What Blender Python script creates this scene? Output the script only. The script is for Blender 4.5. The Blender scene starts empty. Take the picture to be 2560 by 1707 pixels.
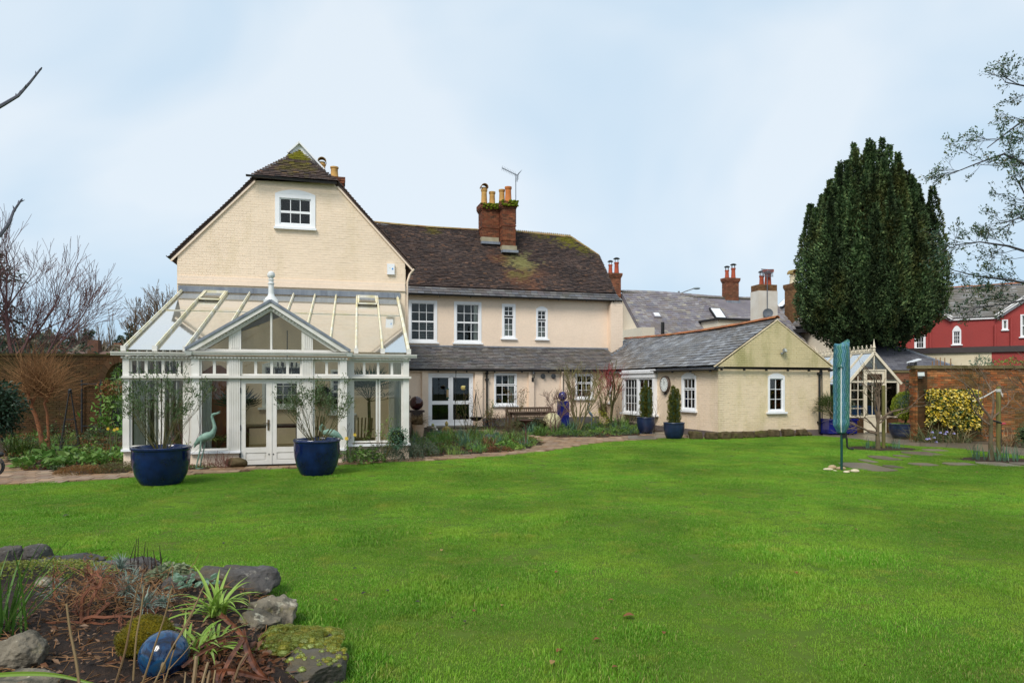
import bpy,math,random
import numpy as np
from mathutils import Vector,Matrix,Euler,noise as mnoise
sc = bpy.context.scene
col = sc.collection
R = math.radians
# camera, sky, sun, exposure
EYE = 1.85
cam = bpy.data.objects.new('camera',bpy.data.cameras.new('camera'))
col.objects.link(cam)
cam.location = (0,0,EYE)
cam.rotation_euler = (R(90),0,0)
cam.data.sensor_width = 36.0
cam.data.lens = 24.0
cam.data.shift_y = 0.0416
cam.data.clip_end = 3000
cam.data.clip_start = 0.05
sc.camera = cam
F,CX,HY = 1706.667,1280.0,960.0        # focal length and principal point in photograph pixels
SUN_EL,SUN_AZ = 48.0,205.0               # azimuth clockwise from +Y: the light comes from behind the camera
world = bpy.data.worlds.new('World')
sc.world = world
world.use_nodes = True
wn,wl = world.node_tree.nodes,world.node_tree.links
wn.clear()
wo = wn.new('ShaderNodeOutputWorld')
wb = wn.new('ShaderNodeBackground')
wb.inputs['Strength'].default_value = 0.050
sky = wn.new('ShaderNodeTexSky')
sky.sky_type = 'NISHITA'
sky.sun_disc = False
sky.sun_elevation = R(SUN_EL)
sky.sun_rotation = R(SUN_AZ)
sky.air_density = 1.0
sky.dust_density = 2.0
tc = wn.new('ShaderNodeTexCoord')
mp = wn.new('ShaderNodeMapping')
mp.inputs['Scale'].default_value = (1.0,1.0,1.7)
wl.new(tc.outputs['Generated'],mp.inputs['Vector'])
cn = wn.new('ShaderNodeTexNoise')
cn.inputs['Scale'].default_value = 1.9
cn.inputs['Detail'].default_value = 4.0
cn.inputs['Roughness'].default_value = 0.45
cn.inputs['Distortion'].default_value = 0.5
wl.new(mp.outputs[0],cn.inputs['Vector'])
cr = wn.new('ShaderNodeValToRGB')
cr.color_ramp.elements[0].position = 0.33
cr.color_ramp.elements[1].position = 0.62
cr.color_ramp.elements[0].color = (4.9,7.0,8.95,1)
cr.color_ramp.elements[1].color = (8.1,9.0,9.8,1)
wl.new(cn.outputs['Fac'],cr.inputs['Fac'])
wm = wn.new('ShaderNodeMix')
wm.data_type = 'RGBA'
wm.inputs['Factor'].default_value = 0.88
wl.new(sky.outputs[0],wm.inputs['A'])
wl.new(cr.outputs[0],wm.inputs['B'])
wl.new(wm.outputs['Result'],wb.inputs['Color'])
wl.new(wb.outputs[0],wo.inputs['Surface'])
sun = bpy.data.objects.new('sun',bpy.data.lights.new('sun','SUN'))
col.objects.link(sun)
sun.data.energy = 1.5
sun.data.angle = R(24)
sun.data.color = (1.0,0.955,0.88)
sd = Vector((math.sin(R(SUN_AZ)) * math.cos(R(SUN_EL)),math.cos(R(SUN_AZ)) * math.cos(R(SUN_EL)),math.sin(R(SUN_EL))))
sun.rotation_euler = sd.to_track_quat('Z','Y').to_euler()
sun.location = (0,-10,30)
sc.view_settings.view_transform = 'Standard'
sc.view_settings.look = 'None'
sc.view_settings.exposure = 1.08
sc.view_settings.gamma = 1.0
sc.view_settings.use_curve_mapping = False
sc.render.engine = 'CYCLES'
sc.cycles.max_bounces = 8
sc.cycles.diffuse_bounces = 3
sc.cycles.glossy_bounces = 4
sc.cycles.transmission_bounces = 6
sc.cycles.transparent_max_bounces = 24
sc.cycles.caustics_reflective = False
sc.cycles.caustics_refractive = False
sc.cycles.use_denoising = True
sc.cycles.sample_clamp_indirect = 6.0
rnd = random.Random(7)
nrs = np.random.RandomState(11)
MW = {}                                     # world matrix of every parent
# measuring helpers
def P(px,py,d):
 return Vector(((px - CX) / F * d,d,EYE - (py - HY) / F * d))
def G(px,py,z=0.0):
 return P(px,py,F * (EYE - z) / (py - HY))
class Fr:
 """a frame standing on the ground: u along a facade, v away from the viewer"""
 def __init__(s,px,depth,yaw):
  s.yaw = R(yaw)
  s.o = Vector(((px - CX) / F * depth,depth,0))
  s.U = Vector((math.cos(s.yaw),math.sin(s.yaw),0))
  s.V = Vector((-math.sin(s.yaw),math.cos(s.yaw),0))
  s.M = Matrix.Translation(s.o) @ Matrix.Rotation(s.yaw,4,'Z')
 def uz(s,px,py,v=0.0):
  r = (px - CX) / F
  a = s.o + s.V * v
  u = (r * a.y - a.x) / (s.U.x - r * s.U.y)
  Y = a.y + u * s.U.y
  return u,EYE - (py - HY) / F * Y
# mesh helpers
class MB:
 def __init__(s):
  s.v,s.f,s.mi = [],[],[]
 def add(s,vs,fs,m=0):
  o = len(s.v)
  s.v += [tuple(v) for v in vs]
  s.f += [tuple(i + o for i in f) for f in fs]
  s.mi += [m] * len(fs)
  return s
 def hexa(s,c,m=0):                     # 8 corners, bottom ring then top ring
  return s.add(c,[(0,3,2,1),(4,5,6,7),(0,1,5,4),(1,2,6,5),(2,3,7,6),(3,0,4,7)],m)
 def box(s,x0,x1,y0,y1,z0,z1,m=0):
  return s.hexa([(x0,y0,z0),(x1,y0,z0),(x1,y1,z0),(x0,y1,z0),(x0,y0,z1),(x1,y0,z1),(x1,y1,z1),(x0,y1,z1)],m)
 def wbox(s,w,a0,a1,z0,z1,d0,d1,m=0):   # in wall coordinates: along, height, outwards
  return s.hexa([w(a0,z0,d1),w(a1,z0,d1),w(a1,z0,d0),w(a0,z0,d0),w(a0,z1,d1),w(a1,z1,d1),w(a1,z1,d0),w(a0,z1,d0)],m)
 def wprism(s,w,poly,d0,d1,m=0):           # polygon (a, z) pushed from d0 to d1 outwards
  n = len(poly)
  vs = [w(a,z,d1) for a,z in poly] + [w(a,z,d0) for a,z in poly]
  fs = [tuple(range(n)),tuple(range(2 * n - 1,n - 1,-1))]
  fs += [(i,i + n,(i + 1) % n + n,(i + 1) % n) for i in range(n)]
  return s.add(vs,fs,m)
 def bar(s,p,q,w,h,m=0,up=(0,0,1)):     # square bar from p to q
  p,q = Vector(p),Vector(q)
  d = (q - p).normalized()
  a = d.cross(Vector(up))
  if a.length < 1e-4:
   a = Vector((1,0,0))
  a.normalize()
  b = a.cross(d)
  c = []
  for e in (p,q):
   c += [e - a * w / 2 - b * h / 2,e + a * w / 2 - b * h / 2,e + a * w / 2 + b * h / 2,e - a * w / 2 + b * h / 2]
  return s.hexa(c,m)
 def tube(s,pts,rad,n=6,m=0,cap=True):
  pts = [Vector(p) for p in pts]
  k = len(pts)
  if not hasattr(rad,'__len__'):
   rad = [rad] * k
  o = len(s.v)
  a = None
  for i,p in enumerate(pts):
   d = (pts[min(i + 1,k - 1)] - pts[max(i - 1,0)])
   if d.length < 1e-9:
    d = Vector((0,0,1))
   d.normalize()
   if a is None:
    a = d.cross(Vector((0.31,0.77,0.55)))
    if a.length < 1e-3:
     a = d.cross(Vector((1,0,0)))
   a = (a - d * a.dot(d)).normalized()
   b = d.cross(a)
   for j in range(n):
    t = 2 * math.pi * j / n
    s.v.append(tuple(p + (a * math.cos(t) + b * math.sin(t)) * rad[i]))
  for i in range(k - 1):
   for j in range(n):
    s.f.append((o + i * n + j,o + i * n + (j + 1) % n,o + (i + 1) * n + (j + 1) % n,o + (i + 1) * n + j))
    s.mi.append(m)
  if cap:
   s.f.append(tuple(o + j for j in range(n - 1,-1,-1)))
   s.f.append(tuple(o + (k - 1) * n + j for j in range(n)))
   s.mi += [m,m]
  return s
 def lathe(s,prof,n=24,c=(0,0,0),m=0):    # prof: (radius, z)
  o = len(s.v)
  for r,z in prof:
   for j in range(n):
    t = 2 * math.pi * j / n
    s.v.append((c[0] + r * math.cos(t),c[1] + r * math.sin(t),c[2] + z))
  for i in range(len(prof) - 1):
   for j in range(n):
    s.f.append((o + i * n + j,o + i * n + (j + 1) % n,o + (i + 1) * n + (j + 1) % n,o + (i + 1) * n + j))
    s.mi.append(m)
  s.f.append(tuple(o + j for j in range(n - 1,-1,-1)))
  s.f.append(tuple(o + (len(prof) - 1) * n + j for j in range(n)))
  s.mi += [m,m]
  return s
 def ball(s,c,r,n=20,k=12,m=0,sq=(1,1,1)):
  o = len(s.v)
  c = Vector(c)
  s.v.append((c.x,c.y,c.z - r * sq[2]))
  for i in range(1,k):
   ph = -math.pi / 2 + math.pi * i / k
   for j in range(n):
    t = 2 * math.pi * j / n
    s.v.append((c.x + r * sq[0] * math.cos(ph) * math.cos(t),c.y + r * sq[1] * math.cos(ph) * math.sin(t),c.z + r * sq[2] * math.sin(ph)))
  s.v.append((c.x,c.y,c.z + r * sq[2]))
  e = len(s.v) - 1
  for j in range(n):
   s.f.append((o,o + 1 + (j + 1) % n,o + 1 + j)); s.mi.append(m)
   s.f.append((e,e - n + j,e - n + (j + 1) % n)); s.mi.append(m)
  for i in range(k - 2):
   for j in range(n):
    a = o + 1 + i * n
    s.f.append((a + j,a + (j + 1) % n,a + n + (j + 1) % n,a + n + j)); s.mi.append(m)
  return s
 def mesh(s,name,mats,smooth=False):
  me = bpy.data.meshes.new(name)
  me.from_pydata(s.v,[],s.f)
  for q in (mats if isinstance(mats,(list,tuple)) else [mats]):
   me.materials.append(q)
  if any(s.mi):
   me.polygons.foreach_set('material_index',s.mi)
  if smooth:
   me.polygons.foreach_set('use_smooth',[True] * len(me.polygons))
   if smooth != 'all':
    try:
     me.set_sharp_from_angle(angle=R(40))
    except Exception:
     pass
  me.update()
  return me
 def build(s,name,mats,parent=None,X=None,smooth=False,label=None):
  return link(bpy.data.objects.new(name,s.mesh(name,mats,smooth)),parent,X,label)
def link(o,parent=None,X=None,label=None):
 col.objects.link(o)
 X = X or Matrix.Identity(4)
 if parent is not None:
  o.parent = parent
 o.matrix_basis = X
 MW[o.name] = (MW[parent.name] @ X) if parent is not None else X.copy()
 if label:
  o['label'] = label
 return o
def tag(o,label=None,cat=None,group=None,kind=None):
 if label: o['label'] = label
 if cat: o['category'] = cat
 if group: o['group'] = group
 if kind: o['kind'] = kind
 return o
def thing(name,label,cat,loc=(0,0,0),rz=0.0,group=None):
 o = bpy.data.objects.new(name,None)
 o.empty_display_size = 0.2
 link(o,None,Matrix.Translation(Vector(loc)) @ Matrix.Rotation(rz,4,'Z'))
 return tag(o,label,cat,group)
def solo(mb,name,mats,label,cat,loc=(0,0,0),rz=0.0,group=None,smooth=False,kind=None):
 o = mb.build(name,mats,None,Matrix.Translation(Vector(loc)) @ Matrix.Rotation(rz,4,'Z'),smooth)
 return tag(o,label,cat,group,kind)
def dup(root,loc,rz=0.0,label=None,scale=1.0):
 def cp(o,par):
  c = o.copy()
  col.objects.link(c)
  c.parent = par
  MW[c.name] = (MW[par.name] @ o.matrix_basis) if par else o.matrix_basis.copy()
  for ch in KIDS.get(o.name,[]):
   cp(ch,c)
  return c
 global KIDS
 KIDS = {}
 for o in col.objects:
  if o.parent: KIDS.setdefault(o.parent.name,[]).append(o)
 c = cp(root,None)
 c.matrix_basis = Matrix.Translation(Vector(loc)) @ Matrix.Rotation(rz,4,'Z') @ Matrix.Scale(scale,4)
 MW[c.name] = c.matrix_basis.copy()
 if label: c['label'] = label
 return c
CUBE_V = np.array([(-.5,-.5,-.5),(.5,-.5,-.5),(.5,.5,-.5),(-.5,.5,-.5),(-.5,-.5,.5),(.5,-.5,.5),(.5,.5,.5),(-.5,.5,.5)])
CUBE_F = [(0,3,2,1),(4,5,6,7),(0,1,5,4),(1,2,6,5),(2,3,7,6),(3,0,4,7)]
_cubes = {}
def cube_mesh(mat,chamfer=0.0):
 k = (mat.name,chamfer)
 if k not in _cubes:
  mb = MB()
  mb.add([tuple(v) for v in CUBE_V],CUBE_F)
  _cubes[k] = mb.mesh('piece',mat)
 return _cubes[k]
def soup(Ms,mat,name,parent=None,X=None):
 """many boxes joined into one mesh"""
 A = np.array([np.array(m) for m in Ms])
 V4 = np.concatenate([CUBE_V,np.ones((8,1))],1)
 V = np.einsum('nij,kj->nki',A,V4)[:,:,:3].reshape(-1,3)
 Fc = (np.array(CUBE_F)[None] + (np.arange(len(Ms)) * 8)[:,None,None]).reshape(-1,4)
 return np_obj(V,Fc,mat,name,parent,X)
def np_mesh(V,Fc,mat,name,smooth=False):
 me = bpy.data.meshes.new(name)
 k = Fc.shape[1]
 me.vertices.add(len(V)); me.vertices.foreach_set('co',np.asarray(V,'f').ravel())
 me.loops.add(len(Fc) * k); me.loops.foreach_set('vertex_index',np.asarray(Fc,'i').ravel())
 me.polygons.add(len(Fc)); me.polygons.foreach_set('loop_start',np.arange(0,len(Fc) * k,k,dtype='i'))
 me.update(calc_edges=True)
 me.validate()
 me.materials.append(mat)
 me.polygons.foreach_set('use_smooth',[bool(smooth)] * len(me.polygons))
 return me
def np_obj(V,Fc,mat,name,parent=None,X=None,smooth=False):
 return link(bpy.data.objects.new(name,np_mesh(V,Fc,mat,name,smooth)),parent,X)
def pieces(parent,name,Ms,mat,cap=300,X=None,rest=None):
 """the cap nearest boxes as parts of their own, the others as one part of kind stuff"""
 X = X or Matrix.Identity(4)
 W = MW[parent.name] @ X
 e = Vector((0,0,EYE))
 Ms = sorted(Ms,key=lambda m: ((W @ m).translation - e).length)
 me = cube_mesh(mat)
 for m in Ms[:cap]:
  o = bpy.data.objects.new(name,me)
  col.objects.link(o)
  o.parent = parent
  o.matrix_basis = X @ m
 if len(Ms) > cap:
  tag(soup(Ms[cap:],mat,rest or name + '_courses',parent,X),kind='stuff')
def box_m(c,size,M3=None):
 m = Matrix.Translation(Vector(c))
 if M3 is not None:
  m = m @ M3
 return m @ Matrix.Diagonal((size[0],size[1],size[2],1))
def basis(x,y,z):
 return Matrix(((x[0],y[0],z[0],0),(x[1],y[1],z[1],0),(x[2],y[2],z[2],0),(0,0,0,1)))
def clip(poly,cl):
 """polygon clipped by the convex counter-clockwise polygon cl"""
 out = list(poly)
 for i in range(len(cl)):
  (x0,y0),(x1,y1) = cl[i],cl[(i + 1) % len(cl)]
  inp,out = out,[]
  if not inp:
   break
  def side(p): return (x1 - x0) * (p[1] - y0) - (y1 - y0) * (p[0] - x0)
  for j in range(len(inp)):
   a,b = inp[j - 1],inp[j]
   sa,sb = side(a),side(b)
   if sa * sb < 0:
    t = sa / (sa - sb)
    out.append((a[0] + (b[0] - a[0]) * t,a[1] + (b[1] - a[1]) * t))
   if sb >= 0:
    out.append(b)
 return out
# materials
def S(r,g,b,k=1.0):
 f = lambda c: (c / 255 / 12.92 if c <= 10 else ((c / 255 + .055) / 1.055) ** 2.4) * k
 return (f(r),f(g),f(b),1.0)
class NT:
 def __init__(s,name):
  s.m = bpy.data.materials.new(name)
  s.m.use_nodes = True
  s.n,s.l = s.m.node_tree.nodes,s.m.node_tree.links
  s.n.clear()
  s.out = s.n.new('ShaderNodeOutputMaterial')
 def new(s,t,**k):
  x = s.n.new('ShaderNode' + t)
  for a,b in k.items():
   setattr(x,a,b)
  return x
 def pos(s):
  return s.new('NewGeometry').outputs['Position']
 def noise(s,scale,detail=5,rough=.55,dist=0.0,vec=None,stretch=None):
  t = s.new('TexNoise')
  t.inputs['Scale'].default_value = scale
  t.inputs['Detail'].default_value = detail
  t.inputs['Roughness'].default_value = rough
  t.inputs['Distortion'].default_value = dist
  v = vec or s.pos()
  if stretch:
   mp_ = s.new('Mapping')
   mp_.inputs['Scale'].default_value = stretch
   s.l.new(v,mp_.inputs['Vector'])
   v = mp_.outputs[0]
  s.l.new(v,t.inputs['Vector'])
  return t.outputs['Fac']
 def ramp(s,fac,stops,interp='LINEAR'):
  r = s.new('ValToRGB')
  r.color_ramp.interpolation = interp
  e = r.color_ramp.elements
  while len(e) < len(stops):
   e.new(0.5)
  if len(stops) == 1:
   stops = [stops[0],(1,stops[0][1])]
  for i,(p,c) in enumerate(stops):
   e[i].position = p
   e[i].color = c if len(c) == 4 else (*c,1)
  s.l.new(fac,r.inputs['Fac'])
  return r.outputs['Color']
 def mix(s,a,b,fac,mode='MIX'):
  x = s.new('Mix',data_type='RGBA',blend_type=mode)
  for k,v in (('A',a),('B',b),('Factor',fac)):
   if hasattr(v,'is_linked') or hasattr(v,'links'):
    s.l.new(v,x.inputs[k] if k != 'Factor' else x.inputs[0])
   elif k == 'Factor':
    x.inputs[0].default_value = v
   else:
    x.inputs[k].default_value = v
  return x.outputs['Result']
 def math(s,op,a,b=0.0,c=None):
  x = s.new('Math',operation=op)
  for i,v in enumerate((a,b) if c is None else (a,b,c)):
   if hasattr(v,'links'):
    s.l.new(v,x.inputs[i])
   else:
    x.inputs[i].default_value = v
  return x.outputs[0]
 def rand(s):
  a = s.new('NewGeometry').outputs['Random Per Island']
  b = s.new('ObjectInfo').outputs['Random']
  return s.math('FRACT',s.math('ADD',a,s.math('MULTIPLY',b,7.31)))
 def gray(s,fac,lo,hi,p0=.3,p1=.7):
  return s.ramp(fac,[(p0,(lo,lo,lo,1)),(p1,(hi,hi,hi,1))])
 def bsdf(s,color,rough=.7,spec=.5,metal=0.0,bump=None,bdist=.01,bstr=.6):
  b = s.new('BsdfPrincipled')
  if hasattr(color,'links'):
   s.l.new(color,b.inputs['Base Color'])
  else:
   b.inputs['Base Color'].default_value = color
  if hasattr(rough,'links'):
   s.l.new(rough,b.inputs['Roughness'])
  else:
   b.inputs['Roughness'].default_value = rough
  b.inputs['Specular IOR Level'].default_value = spec
  b.inputs['Metallic'].default_value = metal
  if bump is not None:
   bp = s.new('Bump')
   bp.inputs['Distance'].default_value = bdist
   bp.inputs['Strength'].default_value = bstr
   s.l.new(bump,bp.inputs['Height'])
   s.l.new(bp.outputs[0],b.inputs['Normal'])
  s.l.new(b.outputs[0],s.out.inputs['Surface'])
  return b
def mat(name,c,c2=None,scale=3.0,rough=.7,spec=.4,metal=0.0,bump=0.0,bscale=40.0,ramp=None,dirt=None,stretch=None,grain=.12):
 t = NT(name)
 nz = t.noise(scale,6,stretch=stretch)
 if ramp:
  base = t.ramp(t.rand(),[(i / max(1,len(ramp) - 1),q) for i,q in enumerate(ramp)])
  base = t.mix(base,t.gray(nz,1 - 2 * grain,1 + grain),1.0,'MULTIPLY')
 elif c2:
  base = t.mix(c,c2,t.gray(nz,0,1))
 else:
  base = t.mix(c,t.gray(nz,1 - grain,1 + grain * .5),1.0,'MULTIPLY')
 for d in (dirt or []):                    # (colour, scale, threshold, softness, amount)
  k = t.noise(d[1],6,.6)
  f = t.math('MULTIPLY',t.gray(k,0,1,d[2],d[2] + d[3]),d[4])
  base = t.mix(base,d[0],f)
 t.bsdf(base,rough,spec,metal,t.noise(bscale,4) if bump else None,.02,bump)
 return t.m
def leafmat(name,cols,big=.5,trans=.25,rough=.5,spec=.35,lo=.65,hi=1.25):
 t = NT(name)
 base = t.ramp(t.rand(),[(i / max(1,len(cols) - 1),q) for i,q in enumerate(cols)])
 base = t.mix(base,t.gray(t.noise(big,3),lo,hi),1.0,'MULTIPLY')
 b = t.bsdf(base,rough,spec)
 if trans:
  tr = t.new('BsdfTranslucent')
  t.l.new(base,tr.inputs['Color'])
  mx = t.new('MixShader')
  mx.inputs[0].default_value = trans
  t.l.new(b.outputs[0],mx.inputs[1])
  t.l.new(tr.outputs[0],mx.inputs[2])
  t.l.new(mx.outputs[0],t.out.inputs['Surface'])
 return t.m
def glassmat(name,ior=1.5,tint=(.93,.95,.93,1),rough=0.0,dirt=0.0,facing=None):
 t = NT(name)
 tr = t.new('BsdfTransparent'); tr.inputs['Color'].default_value = tint
 gl = t.new('BsdfGlossy'); gl.inputs['Roughness'].default_value = rough
 gl.inputs['Color'].default_value = (1,1,1,1)
 if facing:
  fr = t.new('LayerWeight'); fr.inputs['Blend'].default_value = facing
  fac = fr.outputs['Facing']
 else:
  fr = t.new('Fresnel'); fr.inputs['IOR'].default_value = ior
  fac = fr.outputs[0]
 mx = t.new('MixShader')
 t.l.new(fac,mx.inputs[0]); t.l.new(tr.outputs[0],mx.inputs[1]); t.l.new(gl.outputs[0],mx.inputs[2])
 last = mx
 if dirt:
  df = t.new('BsdfDiffuse'); df.inputs['Color'].default_value = (.55,.53,.46,1)
  m2 = t.new('MixShader')
  t.l.new(t.math('MULTIPLY',t.noise(1.5,5),dirt),m2.inputs[0])
  t.l.new(mx.outputs[0],m2.inputs[1]); t.l.new(df.outputs[0],m2.inputs[2])
  last = m2
 t.l.new(last.outputs[0],t.out.inputs['Surface'])
 return t.m
M = {}
def painted(name,c,algae,am,athr):
 """thick old paint over brick, with stains of its own"""
 t = NT(name)
 k = t.mix(c,t.gray(t.noise(.7,5),.93,1.04),1.0,'MULTIPLY')
 k = t.mix(k,t.gray(t.noise(14,4),.95,1.03),1.0,'MULTIPLY')
 streak = t.noise(1.2,6,.6,stretch=(1.6,1.6,.5))
 k = t.mix(k,algae,t.math('MULTIPLY',t.gray(streak,0,1,athr,athr + .22),am))
 t.bsdf(k,.65,.3,0,t.noise(55,4),.01,.35)
 return t.m
M['cream'] = painted('cream_paint',(.86,.69,.52,1),(.68,.54,.34,1),.5,.50)
M['cream_pink'] = painted('pink_cream_paint',(.86,.69,.54,1),(.74,.57,.40,1),.35,.54)
M['cream_old'] = painted('yellow_cream_paint',(.80,.65,.45,1),(.58,.49,.25,1),.6,.48)
M['cream_moss'] = painted('algae_stained_cream_paint',(.62,.52,.30,1),(.30,.28,.10,1),.65,.47)
M['cream_far'] = painted('far_cream_render',(.70,.62,.50,1),(.62,.52,.38,1),.3,.55)
M['white'] = mat('white_gloss_paint',(.84,.84,.85,1),None,2,.35,.5,grain=.05)
M['cons'] = mat('weathered_white_timber',(.74,.71,.67,1),(.63,.60,.54,1),2.5,.5,.4,dirt=[((.42,.40,.24,1),3.0,.60,.14,.5)],bump=.1)
M['bar'] = mat('lichen_yellowed_white_bar',(.78,.76,.70,1),(.62,.54,.27,1),3.5,.5,.4)
M['stone_white'] = mat('white_finial_paint',(.74,.74,.73,1),None,6,.5)
M['tile'] = None
M['slate'] = mat('wet_slate',None,None,1.4,.42,.5,ramp=[S(80,78,80),S(102,102,106),S(76,72,68),S(118,116,114),S(90,84,80),S(106,98,98),S(72,72,76)],bump=.15,bscale=25,dirt=[((.085,.075,.035,1),.9,.52,.2,.5)])
M['slate_patch'] = mat('mottled_slate',None,None,1.2,.38,.5,ramp=[S(86,80,76),S(128,128,132),S(92,84,78),S(146,146,148),S(100,92,84),S(118,116,116),S(84,82,84)],bump=.15,bscale=25,dirt=[((.10,.075,.04,1),.8,.5,.25,.55)])
M['slate_far'] = mat('lichen_spotted_slate',None,None,1.0,.6,.3,ramp=[S(112,106,112),S(132,126,130),S(120,112,108),S(150,146,146),S(116,110,120),S(128,118,112),S(122,120,128),S(158,150,136)],bump=.1,bscale=20,dirt=[((.30,.27,.17,1),1.3,.60,.12,.4)])
M['slate_red'] = mat('brown_grey_slate',None,None,.8,.5,.4,ramp=[S(98,94,84),S(112,106,96),S(128,126,124),S(104,98,88),S(146,144,144),S(108,102,94),S(116,110,106)],dirt=[((.12,.10,.06,1),.5,.48,.2,.5)])
M['ridge'] = mat('buff_ridge_tile',None,None,3,.8,.2,ramp=[S(150,126,84),S(138,104,66),S(160,134,90),S(128,112,70)],dirt=[(S(104,104,30),2.2,.52,.15,.6)],bump=.3)
M['ridge_red'] = mat('red_ridge_tile',None,None,3,.8,.2,ramp=[S(160,98,66),S(142,92,70),S(176,112,72),S(128,92,70)],dirt=[(S(84,84,50),2.5,.54,.15,.5)],bump=.3)
M['brick'] = mat('old_red_brick',None,None,5,.85,.2,ramp=[S(112,64,46),S(132,78,54),S(88,56,44),S(122,68,48),S(80,58,48),S(142,88,62),S(100,66,50)],dirt=[(S(58,48,28),1.1,.48,.2,.6)],bump=.4,bscale=60)
M['brick_dark'] = mat('dark_brown_brick',None,None,5,.85,.2,ramp=[S(78,56,36),S(68,48,28),S(88,60,36),S(62,46,28),S(80,60,38)],dirt=[(S(52,48,20),.9,.47,.22,.7)],bump=.4,bscale=60)
M['brick_wall'] = mat('mossy_orange_brick',None,None,5,.85,.2,ramp=[S(150,84,48),S(178,104,58),S(104,70,46),S(166,94,54),S(122,82,56),S(190,124,76),S(92,72,56),S(148,106,68)],dirt=[(S(78,66,30),.8,.46,.2,.75)],bump=.4,bscale=60)
M['brick_far'] = mat('far_red_brick',None,None,5,.85,.2,ramp=[S(132,80,60),S(112,70,54),S(146,94,70),S(98,70,56)],dirt=[(S(70,62,40),1.2,.5,.2,.5)])
M['brick_buff'] = mat('buff_dark_brick',None,None,5,.85,.2,ramp=[S(120,88,60),S(104,74,52),S(136,100,66),S(92,70,52)])
M['mortar'] = mat('lime_mortar',S(150,130,94),S(104,92,62),4,.9,.1,bump=.3)
M['mortar_dark'] = mat('dark_mortar',S(92,78,46),S(60,52,30),4,.9,.1,bump=.3)
M['coping'] = mat('mossy_coping_stone',S(124,112,82),S(84,74,48),2,.9,.1,dirt=[(S(60,58,24),2.2,.5,.15,.6)],bump=.5)
M['moss'] = mat('cushion_moss',S(112,122,30),S(72,86,26),6,.95,.1,bump=1,bscale=50)
M['lead'] = mat('lead_sheet',S(104,110,122),S(138,144,152),2.2,.5,.4,stretch=(3,3,.6))
M['black'] = mat('black_gutter_paint',(.016,.016,.017,1),None,4,.4,.4)
M['iron'] = mat('black_iron',(.014,.015,.017,1),None,6,.45,.4)
M['plinth'] = mat('brown_grey_plinth',S(112,100,96),S(94,84,80),2,.85)
M['plinth_grey'] = mat('grey_plinth',S(100,98,96),S(80,78,76),2,.85)
M['red'] = painted('brick_red_paint',S(158,64,60),S(136,64,62),.3,.5)
M['pot_yellow'] = mat('buff_chimney_pot',S(202,160,92),S(178,132,74),4,.8,dirt=[(S(96,84,40),4,.6,.1,.5)])
M['pot_orange'] = mat('orange_chimney_pot',S(206,128,64),S(184,104,54),4,.8)
M['pot_red'] = mat('terracotta_chimney_pot',S(178,86,58),S(156,72,50),4,.8)
M['glass'] = glassmat('window_glass',1.36)
M['glass_roof'] = glassmat('conservatory_roof_glass',1.5,(.80,.80,.72,1),.04,.36,.66)
M['glass_gh'] = glassmat('greenhouse_glass',1.5,(.9,.93,.92,1),.02,.12,.5)
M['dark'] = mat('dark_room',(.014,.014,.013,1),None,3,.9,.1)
M['curtain'] = mat('pale_curtain',(.62,.60,.55,1),None,3,.9)
M['cover_grey'] = mat('interior_floor',S(150,128,100),S(128,108,84),3,.5)
def tile_mat():
 """clay plain tiles: dark brown-purple, an orange and lichen patch below the stack, moss high up by the hip"""
 t = NT('clay_plain_tile')
 base = t.ramp(t.rand(),[(0,S(62,52,50)),(.2,S(94,76,68)),(.4,S(58,52,52)),(.6,S(94,78,72)),(.8,S(70,62,60)),(.95,S(104,84,74)),(1,S(124,94,76))])
 base = t.mix(base,t.gray(t.noise(.9,5),.78,1.15),1.0,'MULTIPLY')
 ps = t.pos()
 def patch(c,r,col_,amt,nscale=1.6,thr=.30):
  d = t.new('VectorMath',operation='DISTANCE')
  t.l.new(ps,d.inputs[0]); d.inputs[1].default_value = c
  g = t.math('SUBTRACT',1.0,t.math('DIVIDE',d.outputs['Value'],r))
  g = t.math('ADD',g,t.math('MULTIPLY',t.math('SUBTRACT',t.noise(nscale,5),.5),1.5))
  g = t.math('ADD',g,t.math('MULTIPLY',t.math('SUBTRACT',t.rand(),.5),.55))
  return t.math('MULTIPLY',t.gray(g,0,1,thr - .05,thr + .5),amt * .9),col_
 for c,r,cl,amt,ns,th in PATCHES:
  f,cl = patch(c,r,cl,amt,ns,th)
  base = t.mix(base,cl,f)
 lich = t.gray(t.noise(5.5,3),0,1,.70,.74)
 base = t.mix(base,S(176,166,140),t.math('MULTIPLY',lich,.6))
 t.bsdf(base,.75,.25,0,t.noise(40,4),.01,.4)
 return t.m
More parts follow.
